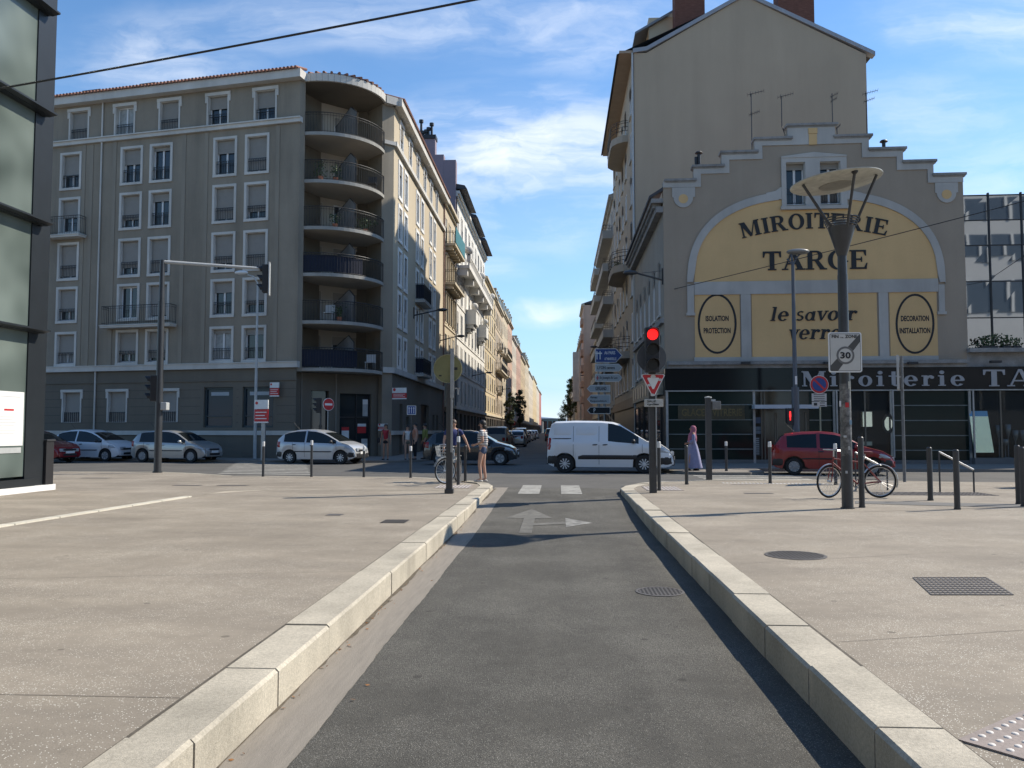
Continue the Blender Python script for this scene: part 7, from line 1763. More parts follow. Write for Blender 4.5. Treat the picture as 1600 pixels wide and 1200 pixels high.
# striped top
stp = bpy.data.materials.new('striped_knit'); stp.use_nodes = True; n_ = stp.node_tree.nodes; l_ = stp.node_tree.links; b_ = n_['Principled BSDF']; b_.inputs['Roughness'].default_value = .9
tc_ = n_.new('ShaderNodeTexCoord'); sp_ = n_.new('ShaderNodeSeparateXYZ'); l_.new(tc_.outputs['Object'], sp_.inputs[0]); mu = n_.new('ShaderNodeMath'); mu.operation = 'MULTIPLY'; l_.new(sp_.outputs[2], mu.inputs[0]); mu.inputs[1].default_value = 17; fr = n_.new('ShaderNodeMath'); fr.operation = 'FRACT'; l_.new(mu.outputs[0], fr.inputs[0]); gt = n_.new('ShaderNodeMath'); gt.operation = 'GREATER_THAN'; l_.new(fr.outputs[0], gt.inputs[0]); gt.inputs[1].default_value = .62
mxx = n_.new('ShaderNodeMix'); mxx.data_type = 'RGBA'; l_.new(gt.outputs[0], mxx.inputs[0]); mxx.inputs[6].default_value = (.62, .60, .57, 1); mxx.inputs[7].default_value = (.07, .07, .085, 1); l_.new(mxx.outputs[2], b_.inputs['Base Color'])
denim = C_('denim', (.045, .07, .13)); navy = C_('navy_cotton', (.03, .04, .13)); blk = C_('black_cloth', (.015, .015, .017)); redc = C_('red_cloth', (.28, .02, .03)); whc = C_('white_cloth', (.6, .59, .57)); peachc = C_('peach_cloth', (.48, .23, .15)); khaki = C_('khaki_cloth', (.16, .14, .10)); lime = C_('olive_yellow_cloth', (.20, .20, .05)); lav = C_('lavender_cloth', (.215, .22, .345)); pinkc = C_('dusty_pink_cloth', (.32, .11, .16)); canvas = C_('pale_canvas', (.5, .47, .42))
# woman in striped top: faces left, looking at the man
person(-2.02, 22.15, R(172), 1.64, 'woman with short dark hair, striped top and denim shorts standing on the left kerb corner', skin_l, hair_d, [('top', stp, 'tshirt'), ('shorts', denim, 'shorts'), ('shoe', canvas, 'shoes'), ('bag', blk, 'bag')],
       dict(hipl=(0, .085, .9), knl=(.07, .11, .50), anl=(.02, .13, .09), tol=(.17, .16, .03), knr=(.0, -.09, .50), anr=(-.06, -.09, .09), tor=(.09, -.10, .03), ell=(-.05, .22, 1.12), wrl=(.17, .13, 1.04), elr=(-.07, -.22, 1.12), wrr=(.06, -.20, .90)), hairlen=.02)
# man: left hand on the handlebar, right arm out to the bollard
person(-2.84, 22.35, R(-70), 1.66, 'man in a navy shirt with rucksack leaning on a bollard beside the silver bicycle', skin_l, hair_b, [('shirt', navy, 'tshirt'), ('shorts', khaki, 'shorts'), ('shoe', blk, 'shoes'), ('backpack', blk, 'backpack'), ('x', blk, 'straps')],
       dict(shl=(.0, .19, 1.40), ell=(.03, .33, 1.16), wrl=(.10, .40, .96), shr=(0, -.19, 1.40), elr=(.04, -.27, 1.13), wrr=(.16, -.30, .95)))
person(4.62, 28.9, R(183), 1.54, 'woman in a pink headscarf and long lavender dress walking past the dark green shop panels', skin_t, None, [('dress', lav, 'dress'), ('headscarf', pinkc, 'scarf'), ('shoe', blk, 'shoes')], dict(ell=(.02, .22, 1.12), wrl=(.17, .12, 1.05), elr=(.02, -.22, 1.12), wrr=(.17, -.12, 1.05), knl=(.12, .1, .5), anl=(.16, .1, .09), tol=(.3, .1, .03), knr=(-.05, -.1, .5), anr=(-.2, -.1, .1), tor=(-.08, -.1, .03)))
person(-8.05, 38.4, R(-95), 1.66, 'woman in a red vest and dark shorts standing in the shade of the corner pier', skin_t, hair_b, [('vest', redc, 'vest'), ('shorts', blk, 'shorts'), ('shoe', blk, 'shoes'), ('bag', blk, 'bag')], hairlen=.08)
gp_ = 'people waiting in the shade at the corner'
person(-7.1, 38.75, R(-60), 1.60, 'dark haired woman in a white top and khaki skirt turned to the man in peach', skin_l, hair_d, [('top', whc, 'vest'), ('shorts', khaki, 'shorts'), ('shoe', blk, 'shoes')], hairlen=.03, group=gp_)
person(-6.75, 38.9, R(200), 1.72, 'man in a peach top and black trousers in the shade behind the third bollard', skin_l, hair_d, [('shirt', peachc, 'tshirt'), ('trousers', blk, 'trousers'), ('shoe', blk, 'shoes')], group=gp_)
person(-6.4, 39.6, R(170), 1.70, 'person in an olive yellow top and dark trousers behind the man in peach', skin_t, hair_d, [('shirt', lime, 'longsleeve'), ('trousers', blk, 'trousers'), ('shoe', blk, 'shoes')], group=gp_)

# ------------------------------------------------------------------ bicycles
def bicycle(x, y, rz, label, frame_m, lean=0., basket=False, steer=0., guards=True, whitewall=False, drop=False):
    t = lthing('bicycle', label, 'bicycle', (x, y, ZP), rz); t.rotation_euler = (lean, 0, rz); r = .335; ra, fa = V((-.52, 0, r)), V((.50, 0, r))
    Ms = Matrix.Rotation(steer, 3, 'Z'); hb = V((.40, 0, .98)); ht = V((.43, 0, .72))
    for nm, c, M3 in (('rear', ra, None), ('front', fa, Ms)):
        cc = c if M3 is None else V((.45, 0, r)) + M3 @ (c - V((.45, 0, r)))
        mb = MB(); mb.torus(cc, r - .018, .018, 'Y', 36, 6, M3); w_ = mb.build('wheel', M['rubber'] if not whitewall else mat('pale_tyre', (.45, .44, .42), .7, .1), t, smooth=True); ROOTLOC[w_.name] = V((0, 0, 0))
        mb = MB(); mb.torus(cc, r - .045, .010, 'Y', 36, 5, M3)
        for k in range(20):
            th = 2 * math.pi * k / 20; d = V((math.cos(th), 0, math.sin(th))); o = V((0, .025 * (1 if k % 2 else -1), 0)); 
            if M3 is not None: d = M3 @ d; o = M3 @ o
            mb.cyl(cc + o, cc + d * (r - .05), .0022, n=3, caps=False)
        mb.cyl(cc + (M3 @ V((0, .05, 0)) if M3 is not None else V((0, .05, 0))), cc - (M3 @ V((0, .05, 0)) if M3 is not None else V((0, .05, 0))), .022, n=10); mb.build('rim', M['alu'], w_)
    bb_ = V((-.08, 0, .28)); st_ = V((-.20, 0, .78)); mb = MB()
    tubes = [(bb_, st_, .016), (bb_, ht, .018), (st_ + V((.02, 0, -.06)), V((.415, 0, .80)), .015), (ht, V((.405, 0, .84)), .02)]
    if basket: tubes[2] = (bb_ + V((-.05, 0, .2)), ht, .018)
    for a, b, rr in tubes: mb.cyl(a, b, rr, n=8)
    for s in (.04, -.04): mb.cyl(bb_ + V((0, s * .6, 0)), ra + V((0, s * 1.3, 0)), .010, n=6); mb.cyl(st_ + V((.0, s * .4, -.08)), ra + V((0, s * 1.3, 0)), .009, n=6)
    mb.build('frame', frame_m, t, smooth=True, auto=50)
    mb = MB(); base = V((.45, 0, r))
    fc = base + Ms @ (fa - base)
    for s in (.05, -.05): mb.tube([ht + V((0, s * .5, -.02)), ht.lerp(fc, .6) + Ms @ V((.0, s, 0)), fc + Ms @ V((0, s, 0))], .011, 6)
    mb.build('fork', frame_m, t)
    mb = MB(); mb.cyl(V((.405, 0, .84)), hb, .014, n=8)
    pts = [hb + Ms @ V(p) for p in (((.02, -.29, -.04), (.10, -.22, .02), (.04, -.08, .04), (0, 0, .0), (.04, .08, .04), (.10, .22, .02), (.02, .29, -.04)) if not drop else ((-.12, -.2, -.02), (.09, -.2, .0), (.05, -.1, 0), (0, 0, 0), (.05, .1, 0), (.09, .2, 0), (-.12, .2, -.02)))]
    mb.tube(pts, .012, 7); mb.build('handlebar', M['alu'], t)
    mb = MB()
    for s in (0, -1): mb.cyl(pts[s], pts[s].lerp(pts[1 if s == 0 else -2], .5), .018, n=8)
    mb.build('grip', M['black'], t)
    mb = MB(); mb.cyl(st_, st_ + V((-.03, 0, .12)), .012, n=8); mb.build('seat_post', M['alu'], t)
    mb = MB(); mb.prism([(-.36, -.07), (-.36, .07), (-.30, .085), (-.18, .04), (-.08, .015), (-.08, -.015), (-.18, -.04), (-.30, -.085)], .90, .95); mb.build('saddle', M['black'] if basket else mat('worn_red_saddle', (.16, .03, .03), .6, .2, 8), t, bevel=.012)
    mb = MB(); mb.lathe(bb_ + V((0, -.045, 0)), [(.095, 0), (.095, .006), (.07, .006), (.07, 0), (.095, 0)], 22, axis='Y')
    for s in (1, -1): mb.cyl(bb_ + V((0, s * .05, 0)), bb_ + V((s * .10, s * .07, -s * .13)), .010, n=6); mb.box(bb_.x + s * .10 - .045, bb_.x + s * .10 + .045, s * .10 - .035, s * .10 + .035, bb_.z - s * .13 - .01, bb_.z - s * .13 + .01)
    mb.build('crank', M['galv'], t)
    mb = MB(); mb.tube([bb_ + V((0, -.045, .09)), ra + V((0, -.045, .035))], .006, 5); mb.tube([bb_ + V((0, -.045, -.09)), ra + V((0, -.045, -.035))], .006, 5); mb.build('chain', M['iron'], t)
    if guards:
        for cc, a0, a1, M3 in ((ra, -20, 150, None), (fc, 20, 140, Ms)):
            mb = MB(); P_ = []
            for k in range(13):
                th = R(a0 + (a1 - a0) * k / 12); d = V((-math.cos(th) if M3 is None else math.cos(th), 0, math.sin(th))) * (r + .022); d = M3 @ d if M3 is not None else d; P_.append(cc + d)
            for w in (-.022, 0, .022): mb.tube([p + V((0, w, 0)) for p in P_], .007, 5)
            mb.build('mudguard', M['alu'] if not basket else M['lightgrey'], t)
    if basket:
        mb = MB(); a = R(0)
        for zz, e in ((.72, .0), (.80, .02), (.88, .03), (.97, .04)): P_ = [V((.50 - e, -.15 - e, zz)), V((.82 + e, -.15 - e, zz)), V((.82 + e, .15 + e, zz)), V((.50 - e, .15 + e, zz)), V((.50 - e, -.15 - e, zz))]; mb.tube(P_, .009, 5)
        for i in range(8):
            for s in (1, -1): mb.cyl((.5 + i * .045, s * .15, .72), (.48 + i * .05, s * .19, .97), .006, n=4)
        for i in range(7): mb.cyl((.82, -.15 + i * .05, .72), (.86, -.19 + i * .063, .97), .006, n=4)
        mb.build('basket', M['lightgrey'], t)
        mb = MB(); mb.prism([(-.8, -.04), (-.8, .04), (-.3, .04), (-.3, -.04)], .68, .70); mb.build('carrier', M['galv'], t)
    return t
bicycle(-2.80, 21.75, R(-99), 'silver hire bicycle with front basket held by the man at the left corner', M['lightgrey'], basket=True, steer=R(-38))
c = q(1371, 778)
bicycle(c.x - .47, c.y + .0, R(180), 'old red racing bicycle leaning behind the tall lamp post', mat('faded_red_frame', (.22, .035, .03), .45, .2, 6), lean=R(-3), steer=R(25), drop=True)
# ------------------------------------------------------------------ street furniture
CAMN = V((0, -1, 0))
def FR(c, rz=0):                   # sign frame at c: a to the right as seen from the camera side, turned by rz
    u = V((math.cos(rz), math.sin(rz), 0)); return Frame((c[0], c[1]), u)
zat = lambda c, y: EYE + (672.4 - y) * (V(c).dot(f0)) / FPX      # height at which pixel row y is seen above the point c
def disc(mb, F, a, z, r, d0, d1, n=28, rx=None): mb.fprism(F, [(a + (rx or r) * math.cos(2 * math.pi * i / n), z + r * math.sin(2 * math.pi * i / n)) for i in range(n)], d0, d1)
def sqpost(c, w, z1, m='post', z0=None, par=None, name='pole'): mb = MB(); h = w / 2; mb.box(c[0] - h, c[0] + h, c[1] - h, c[1] + h, ZP if z0 is None else z0, z1); return mb.build(name, M[m], par, bevel=.008)
def bollard(x, y, ytop, w, lab, white=True, z=ZP, c=None):
    c = c or q(x, y); t = thing('bollard', lab, 'bollard', (c.x, c.y, z), 'bollards'); zt = zat(c, ytop); h = w / 2
    mb = MB(); mb.cyl((c.x, c.y, z), (c.x, c.y, zt - (.14 if white else 0)), h, n=16); mb.cyl((c.x, c.y, z), (c.x, c.y, z + .03), h * 1.15, n=16); mb.build('post', M['post'], t, smooth=True, auto=50)
    if white: mb = MB(); mb.cyl((c.x, c.y, zt - .14), (c.x, c.y, zt - .01), h * 1.02, n=16); mb.cyl((c.x, c.y, zt - .01), (c.x, c.y, zt), h * 1.0, h * .8, n=16); mb.build('white_cap', M['signwhite'], t, smooth=True, auto=50)
    else: mb = MB(); mb.cyl((c.x, c.y, zt), (c.x, c.y, zt + .02), h, h * .7, n=16); mb.build('cap', M['post'], t, smooth=True, auto=50)
    return c
for a in ((411, 744.5, 690, .075, 'bollard nearest the silver parked hatchback, far left of the left row'), (486.5, 745, 688, .075, 'second bollard of the left row, in front of the rounded silver car'), (568.5, 745.5, 697, .075, 'third bollard of the left row, by the nose of the rounded silver car'),
          (641.5, 746.5, 697, .075, 'fourth bollard of the left row, in front of the people in the shade'), (716, 758, 682, .085, 'white capped bollard just right of the left sign pole'), (1030, 766.5, 690, .085, 'white capped bollard just right of the red traffic light pole'),
          (1203.5, 755.5, 690, .085, 'white capped bollard on the right pavement at the tail of the red car'), (1306, 757.5, 693, .085, 'white capped bollard behind the tall lamp post')): bollard(*a)
for a in ((727, 752.5, 697, .08, 'plain dark bollard under the hand of the man with the bicycle'), (1073, 757, 697, .09, 'plain dark bollard in front of the woman in the headscarf'), (1347, 793, 684, .10, 'thick dark bollard touching the tall lamp post on the right'),
          (1454, 782, 700, .10, 'thick dark bollard left of the pair near the right edge'), (1496, 796, 704, .10, 'thick dark bollard nearest the camera of the pair near the right edge'), (1592, 788, 697, .10, 'thick dark bollard cut by the right picture edge'), (1600, 792, 700, .10, 'last thick dark bollard at the very right edge')): bollard(*a, white=False)
for x, y, yt, lab in ((1135, 736, 690, 'white capped bollard on the far pavement in front of the dark green panels'), (1429, 732, 691, 'short grey bollard on the far pavement right of the shop window')):
    bollard(x, y, yt, .09, lab, white=(x < 1200), c=q(x, y) if x < 1200 else V((q(x, 722).x, q(x, 722).y, ZP)))
# fine mark: low sloping rails beside the bicycle stand
for (x0, y0, x1, y1, dep, lab) in ((1336, 707, 1386, 733, 19.2, 'sloping steel rail behind the red bicycle'), (1467, 706, 1521, 734, 18.6, 'sloping steel rail between the two thick bollards on the right')):
    P_ = []
    for x, y in ((x0, y0), (x1, y1)): r = ray(x, y); P_.append(EYEP + r * (dep / r.dot(V((f0.x, f0.y, 0)))))
    t = thing('handrail', lab, 'rail', (P_[0].x, P_[0].y, ZP), 'sloping steel rails'); mb = MB(); mb.cyl(P_[0], P_[1], .022, n=10); mb.build('rail', mat('polished_rail', (.7, .68, .64), .3, .05, 4, metal=.3), t, smooth=True, auto=50)
    mb = MB(); mb.cyl((P_[0].x, P_[0].y, ZP), P_[0], .02, n=8); mb.cyl((P_[1].x, P_[1].y, ZP), P_[1], .02, n=8); mb.build('post', M['post'], t)

# --- signal heads
lens_red = mat('lit_red_lens', (1, .012, .012), .5, 0, emit=1.2); lens_off = mat('unlit_lens', (.03, .03, .03), .15, .1)
def signal(F, a, z0, z1, d, lit=None, w=.3, par=None, name='signal_head', side=True):
    mb = MB(); mb.fb(F, a - w / 2, a + w / 2, d - .2, d, z0, z1); h = mb.build(name, M['black'], par, bevel=.02); ROOTLOC[h.name] = ROOTLOC[par.name]
    n = 3; st_ = (z1 - z0) / n; r = min(w * .42, st_ * .42)
    for i in range(n):
        zc = z1 - st_ * (i + .5); mb = MB(); disc(mb, F, a, zc, r * .92, d + .001, d + .02); mb.build('lens', lens_red if lit == i else lens_off, h)
        mb = MB(); m_ = 14
        for k in range(m_):
            t0, t1 = R(-20 + 220 * k / m_), R(-20 + 220 * (k + 1) / m_); P0_ = F.P(a + r * math.cos(t0), d, zc + r * math.sin(t0)); P1_ = F.P(a + r * math.cos(t1), d, zc + r * math.sin(t1)); e0, e1 = F.n * (.2 * (.45 + .55 * max(0, math.sin(t0)))), F.n * (.2 * (.45 + .55 * max(0, math.sin(t1))))
            k0, k1 = F.u * math.cos(t0) * .008 + V((0, 0, math.sin(t0) * .008)), F.u * math.cos(t1) * .008 + V((0, 0, math.sin(t1) * .008))
            mb.add([P0_, P1_, P1_ + e1, P0_ + e0, P0_ + k0, P1_ + k1, P1_ + e1 + k1, P0_ + e0 + k0], [(0, 1, 2, 3), (7, 6, 5, 4), (3, 2, 6, 7)])
        mb.build('hood', M['black'], h)
    return h
# right traffic light
c = q(1020.5, 770); t = thing('traffic_light', 'three lamp traffic light showing red on a dark square pole at the right kerb corner', 'traffic light', (c.x, c.y, ZP)); F = FR(c, R(3))
sqpost(c, .155, zat(c, 512), par=t); mb = MB(); mb.lathe((c.x, c.y, zat(c, 512)), [(.001, .06), (.04, .05), (.05, .0)], 12); mb.lathe((c.x, c.y, zat(c, 512)), [(.1, -.0), (.1, .02), (.001, .03)], 12); mb.build('cap', M['iron'], t)
signal(F, -.03, zat(c, 583), zat(c, 513), .30, lit=0, w=.31, par=t)
mb = MB(); mb.fb(F, -.06, .0, .07, .12, zat(c, 575), zat(c, 570)); mb.fb(F, -.06, 0, .07, .12, zat(c, 526), zat(c, 522)); mb.build('bracket', M['galv'], t)
s = thing('round_sign', 'grey back of a round sign fixed behind the red traffic light', 'sign', (c.x, c.y + .1, ZP)); mb = MB(); disc(mb, F, .02, zat(c, 558), .33, -.17, -.14); mb.build('plate', mat('dark_sign_back', (.09, .095, .10), .5, .1), s); mb = MB(); mb.fb(F, -.05, .05, -.14, -.08, zat(c, 560), zat(c, 556)); mb.build('clamp', M['galv'], s)
s = thing('give_way_sign', 'scratched red and white give way triangle below the red traffic light', 'sign', (c.x, c.y - .2, ZP)); zt, zb = zat(c, 587), zat(c, 619); w = .25
def tri(mb, F, a, zt, zb, w, d0, d1, k=.0): mb.fprism(F, [(a - w, zt), (a - w * .9, zt + .02), (a + w * .9, zt + .02), (a + w, zt), (a + .03 * w / .25, zb), (a - .03 * w / .25, zb)], d0, d1)
mb = MB(); tri(mb, F, .0, zt, zb, .26, .135, .15); mb.build('plate', M['signwhite'], s); mb = MB(); tri(mb, F, .0, zt - .01, zb + .03, .235, .1505, .153); mb.build('border', M['red'], s); mb = MB(); tri(mb, F, .0, zt - .075, zb + .15, .13, .1535, .156); mb.build('field', M['signwhite'], s)
mb = MB()
for i, (a, z, r) in enumerate(((.0, zt - .03, .04), (.15, zt - .1, .03), (-.09, zt - .22, .03), (-.02, zb + .02, .03))): disc(mb, F, a, z, r, .1565, .158, 9, rx=r * 1.5)
mb.build('torn_sticker', mat('sticker_rest', (.55, .54, .52), .8, .2, 20), s)
mb = MB(); mb.fb(F, .05, .075, .08, .135, ZP + .6, zt); mb.build('stay', M['galv'], s)
s = thing('plate_sign', 'small rounded white plate with worn black writing under the give way triangle', 'sign', (c.x, c.y - .2, ZP)); z0, z1 = zat(c, 636), zat(c, 624)
mb = MB(); mb.fb(F, -.2, .22, .135, .15, z0, z1); mb.build('plate', mat('weathered_white', (.5, .49, .45), .7, .2, 8, fine=.2), s, bevel=.02)
sans(F, 'SAUF', -.14, .06, (z0 + z1) / 2 + .01, .05, .151, 'lettering', ink, s, bold=.03); sans(F, 'cycles', -.14, .12, z0 + .02, .06, .151, 'lettering', ink, s, bold=.04)

# left sign pole with the yellowed disc
c = q(702, 771); t = thing('sign_pole', 'dark square pole in front of the man with the bicycle at the left corner', 'pole', (c.x, c.y, ZP)); F = FR(c, R(3))
sqpost(c, .135, zat(c, 600), par=t); sqpost(c, .19, ZP + .1, par=t, name='base')
mb = MB(); mb.fb(F, .02, .10, .07, .12, zat(c, 622), zat(c, 545)); mb.fb(F, .03, .07, .07, .1, ZP + .9, zat(c, 622)); mb.build('upper_post', M['galv'], t)
mb = MB(); mb.fb(F, .11, .22, .0, .05, zat(c, 608), zat(c, 606)); mb.fb(F, .17, .2, .0, .05, zat(c, 617), zat(c, 606)); mb.build('bracket', M['galv'], t)
s = thing('round_sign', 'yellowed back of a round sign on the dark pole at the left corner', 'sign', (c.x, c.y, ZP)); mb = MB(); disc(mb, F, -.045, zat(c, 576), .31, -.02, .0, 36); mb.build('plate', mat('yellowed_back', (.20, .19, .08), .5, .12, 3), s)
mb = MB()
for k in range(36):
    t0, t1 = 2 * math.pi * k / 36, 2 * math.pi * (k + 1) / 36; z_ = zat(c, 576); mb.fprism(F, [(-.045 + .3 * math.cos(t0), z_ + .3 * math.sin(t0)), (-.045 + .3 * math.cos(t1), z_ + .3 * math.sin(t1)), (-.045 + .315 * math.cos(t1), z_ + .315 * math.sin(t1)), (-.045 + .315 * math.cos(t0), z_ + .315 * math.sin(t0))], -.03, .02)
mb.build('rim', mat('yellowed_rim', (.3, .28, .14), .5, .1), s)
mb = MB(); z_ = zat(c, 576); mb.fb(F, .09, .17, .001, .004, z_ - .03, z_ + .03); mb.fb(F, -.24, -.18, .001, .004, z_ - .17, z_ - .14); mb.build('maker_label', M['black'], s)

# mast with the long arm on the left
c = q(246, 738.5); t = thing('signal_mast', 'tall tapered mast with a long cantilever arm over the avenue on the left', 'mast', (c.x, c.y, ZP)); zt = zat(c, 404)
mb = MB(); mb.cyl((c.x, c.y, ZP), (c.x + .0, c.y, zat(c, 470)), .12, .10, 18); mb.cyl((c.x, c.y, zat(c, 470)), (c.x, c.y, zt), .085, .075, 18); mb.cyl((c.x, c.y, ZP), (c.x, c.y, ZP + .05), .15, n=18); mb.build('pole', M['post'], t, smooth=True, auto=50)
r = ray(416, 420); tt = (zt - .02 - EYE) / r.z; e = EYEP + r * tt; d = V((e.x - c.x, e.y - c.y, 0))
mb = MB(); mb.cyl((c.x, c.y, zt - .06), (e.x, e.y, zt - .02), .06, .045, 14); mb.build('arm', M['lightgrey'], t, smooth=True, auto=50)
mb = MB(); mb.box(c.x + .1, c.x + .3, c.y - .12, c.y + .12, zat(c, 641), zat(c, 629)); mb.build('control_box', M['lightgrey'], t, bevel=.02)
F = Frame((e.x, e.y), (.25, -.97)); F.n = V((F.u.y, -F.u.x, 0))
t1_ = thing('traffic_light', 'traffic light seen from the side at the end of the mast arm', 'traffic light', (e.x, e.y, zt - .5)); ec = V((e.x, e.y, 0)); signal(F, 0, zat(ec, 456), zat(ec, 412), .12, w=.3, par=t1_)
mb = MB(); mb.fb(F, -.2, .2, -.13, -.09, zat(ec, 460), zat(ec, 408)); mb.build('backing_board', M['lightgrey'], t1_)
F = Frame((c.x - .22, c.y), (.25, -.97)); t1_ = thing('traffic_light', 'traffic light seen from the side low on the left mast', 'traffic light', (c.x - .22, c.y, zat(c, 625))); signal(F, 0, zat(c, 627), zat(c, 587), .06, w=.28, par=t1_); mb = MB(); mb.box(c.x - .2, c.x - .08, c.y - .03, c.y + .03, zat(c, 592), zat(c, 590)); mb.build('bracket', M['post'], t1_)

# slim lamp on the far left pavement
c = q(398, 716.5); t = thing('street_lamp', 'slim pale grey street lamp with small white lantern in front of the grey corner block', 'street lamp', (c.x, c.y, ZP)); zt = zat(c, 440)
pts = [(c.x, c.y, ZP), (c.x, c.y, zt - .5), (c.x - .02, c.y, zt), (c.x - .18, c.y - .1, zt + .28), (c.x - .45, c.y - .2, zt + .36)]
mb = MB(); mb.tube(pts, [.085, .05, .045, .04, .035], 12); mb.build('pole', M['lightgrey'], t, smooth=True, auto=50)
mb = MB(); mb.sphere((c.x - .72, c.y - .3, zt + .45), .3, 14, (1.15, .5, .35)); mb.build('lantern', M['signwhite'], t, smooth=True)

# the big lamp post on the right
c = q(1324.5, 794.5); t = thing('street_lamp', 'tall lamp post with tilted round reflector disc held by three struts above a cone', 'street lamp', (c.x, c.y, ZP)); z_ = lambda y: zat(c, y)
worn = mat('scuffed_post_paint', (.05, .052, .055), .45, .5, 9, fine=.5, fscale=26, col2=(.16, .155, .145))
mb = MB(); mb.cyl((c.x, c.y, z_(600)), (c.x, c.y, z_(428)), .094, .086, 24); mb.cyl((c.x, c.y, z_(428)), (c.x, c.y, z_(398)), .082, .078, 24); mb.build('pole', M['post'], t, smooth=True, auto=50)
mb = MB(); mb.cyl((c.x, c.y, ZP), (c.x, c.y, z_(712)), .098, .096, 24); mb.cyl((c.x, c.y, ZP), (c.x, c.y, ZP + .02), .12, n=24); mb.build('pole_base', M['post'], t, smooth=True, auto=50)
mb = MB(); mb.cyl((c.x, c.y, z_(712)), (c.x, c.y, z_(600)), .0965, .0945, 24); mb.build('pole_section', worn, t, smooth=True, auto=50)
zc0, zc1 = z_(398), z_(352)
mb = MB(); mb.lathe((c.x, c.y, 0), [(.08, zc0), (.24, zc1), (.22, zc1), (.001, zc0 + .1)], 28); mb.build('cone', M['post'], t, smooth=True, auto=50)
mb = MB()
for i in range(4): mb.torus((c.x, c.y, zc1 + .03 + i * .04), .25 + i * .016, .012, 'Z', 30, 6)
mb.build('louvre_ring', M['post'], t, smooth=True)
mb = MB(); mb.lathe((c.x, c.y, 0), [(.10, zc1 - .05), (.14, zc1 + .12), (.001, zc1 + .14)], 20); mb.build('lamp_glass', mat('lamp_glass', (.3, .3, .28), .2, .1), t, smooth=True)
dc = V((c.x - .08, c.y, z_(281))); Mt = Matrix.Rotation(R(-5.5), 3, 'Y'); Rd = .79
mb = MB(); mb.lathe(dc, [(.001, -.045), (.3, -.035), (Rd - .03, .0), (Rd, .02), (Rd, .035), (Rd - .04, .045), (.001, .075)], 48, M=Mt); dk_ = mb.build('reflector_disc', mat('cream_enamel', (.41, .41, .36), .5, .15, 2.5, fine=.2, fscale=9), t, smooth=True, auto=40); ROOTLOC[dk_.name] = ROOTLOC[t.name]
mb = MB(); mb.lathe(dc, [(.30, -.0365), (.29, -.05), (.001, -.052)], 32, M=Mt); mb.build('reflector_centre', mat('dull_mirror', (.24, .235, .2), .35, .2, 12), dk_)
mb = MB()
for ang in (198, 278, 330):
    a = R(ang); p0 = V((c.x + .235 * math.cos(a), c.y + .235 * math.sin(a), zc1 + .02)); p1 = dc + Mt @ V((Rd * .87 * math.cos(a), Rd * .87 * math.sin(a), -.015)); mb.cyl(p0 - (p1 - p0) * .28, p1, .026, n=8)
mb.build('strut', M['post'], t, smooth=True, auto=50)
mb = MB(); p1 = dc + Mt @ V((Rd * .87 * math.cos(R(278)), Rd * .87 * math.sin(R(278)), 0)); mb.sphere(p1, .06, 10); mb.build('clamp', M['iron'], t)
# stickers on the pole
F = FR(c, R(0))
for i, (x, y, w, h, m_, lab) in enumerate(((1323, 602, .045, .13, mat('sticker_cream', (.5, .49, .42), .6, .2, 30), 'cream sticker with small dark print'), (1319, 633, .06, .085, M['red'], 'torn red sticker'), (1310, 631, .03, .10, M['signwhite'], 'loose white sticker'), (1325, 660, .04, .08, mat('sticker_pale_blue', (.22, .33, .42), .6, .2), 'pale blue sticker'), (1316, 682, .05, .04, M['lightgrey'], 'grey glue rest'), (1322, 700, .03, .07, M['lightgrey'], 'grey glue rest'), (1318, 737, .035, .045, M['lightgrey'], 'grey glue rest'))):
    a = (x - 1324.5 + (795 - y) * .02 + 2) / 1294 * 14.35; zz = z_(y); mb = MB(); dd = math.sqrt(max(0, .1 ** 2 - min(.09, abs(a)) ** 2)) + .002; mb.fb(F, a - w / 2, a + w / 2, dd - .01, dd + .003, zz - h / 2, zz + h / 2); mb.build('sticker', m_, t)
s = thing('zone_sign', 'square white end of zone sign with struck 30 on the tall lamp post', 'sign', (c.x, c.y - .15, ZP)); F = FR((c.x - .03, c.y), R(2)); z0, z1 = z_(582.5), z_(520); hw = .292
def rrect(a0, a1, z0, z1, r, n=6):
    P_ = []
    for cx, cz, s0 in ((a1 - r, z1 - r, 0), (a0 + r, z1 - r, 90), (a0 + r, z0 + r, 180), (a1 - r, z0 + r, 270)):
        for k in range(n + 1): t_ = R(s0 + 90 * k / n); P_.append((cx + r * math.cos(t_), cz + r * math.sin(t_)))
    return P_
mb = MB(); mb.fprism(F, rrect(-hw, hw, z0, z1, .04), .11, .13); mb.build('plate', M['signwhite'], s)
mb = MB(); mb.fprism(F, rrect(-hw + .022, hw - .022, z0 + .022, z1 - .022, .03), .1305, .132); mb.build('border', ink, s)
signp = mat('sign_grey_white', (.52, .51, .47), .5, .05, 6)
mb = MB(); mb.fprism(F, rrect(-hw + .03, hw - .03, z0 + .03, z1 - .03, .026), .1325, .134); mb.build('field', signp, s)
mb = MB(); e_ = hw - .03; b0 = z0 + .03; mb.fprism(F, [(-e_, b0), (-e_ + .13, b0), (e_, z1 - .17), (e_, z1 - .05), (e_ - .02, z1 - .05), (-e_, b0 + .09)], .1345, .1355); mb.build('stripe', mat('sign_dark_grey', (.07, .068, .062), .5, .05), s)
mb = MB(); zc = (z0 + z1) / 2 - .055; disc(mb, F, .0, zc, .158, .136, .137, 36); mb.build('ring', mat('sign_mid_grey', (.14, .137, .13), .5, .05), s)
mb = MB(); disc(mb, F, .0, zc, .122, .1375, .1385, 36); mb.build('ring_field', signp, s)
sans(F, '30', -.093, .093, zc - .06, .12, .139, 'lettering', ink, s, bold=.035)
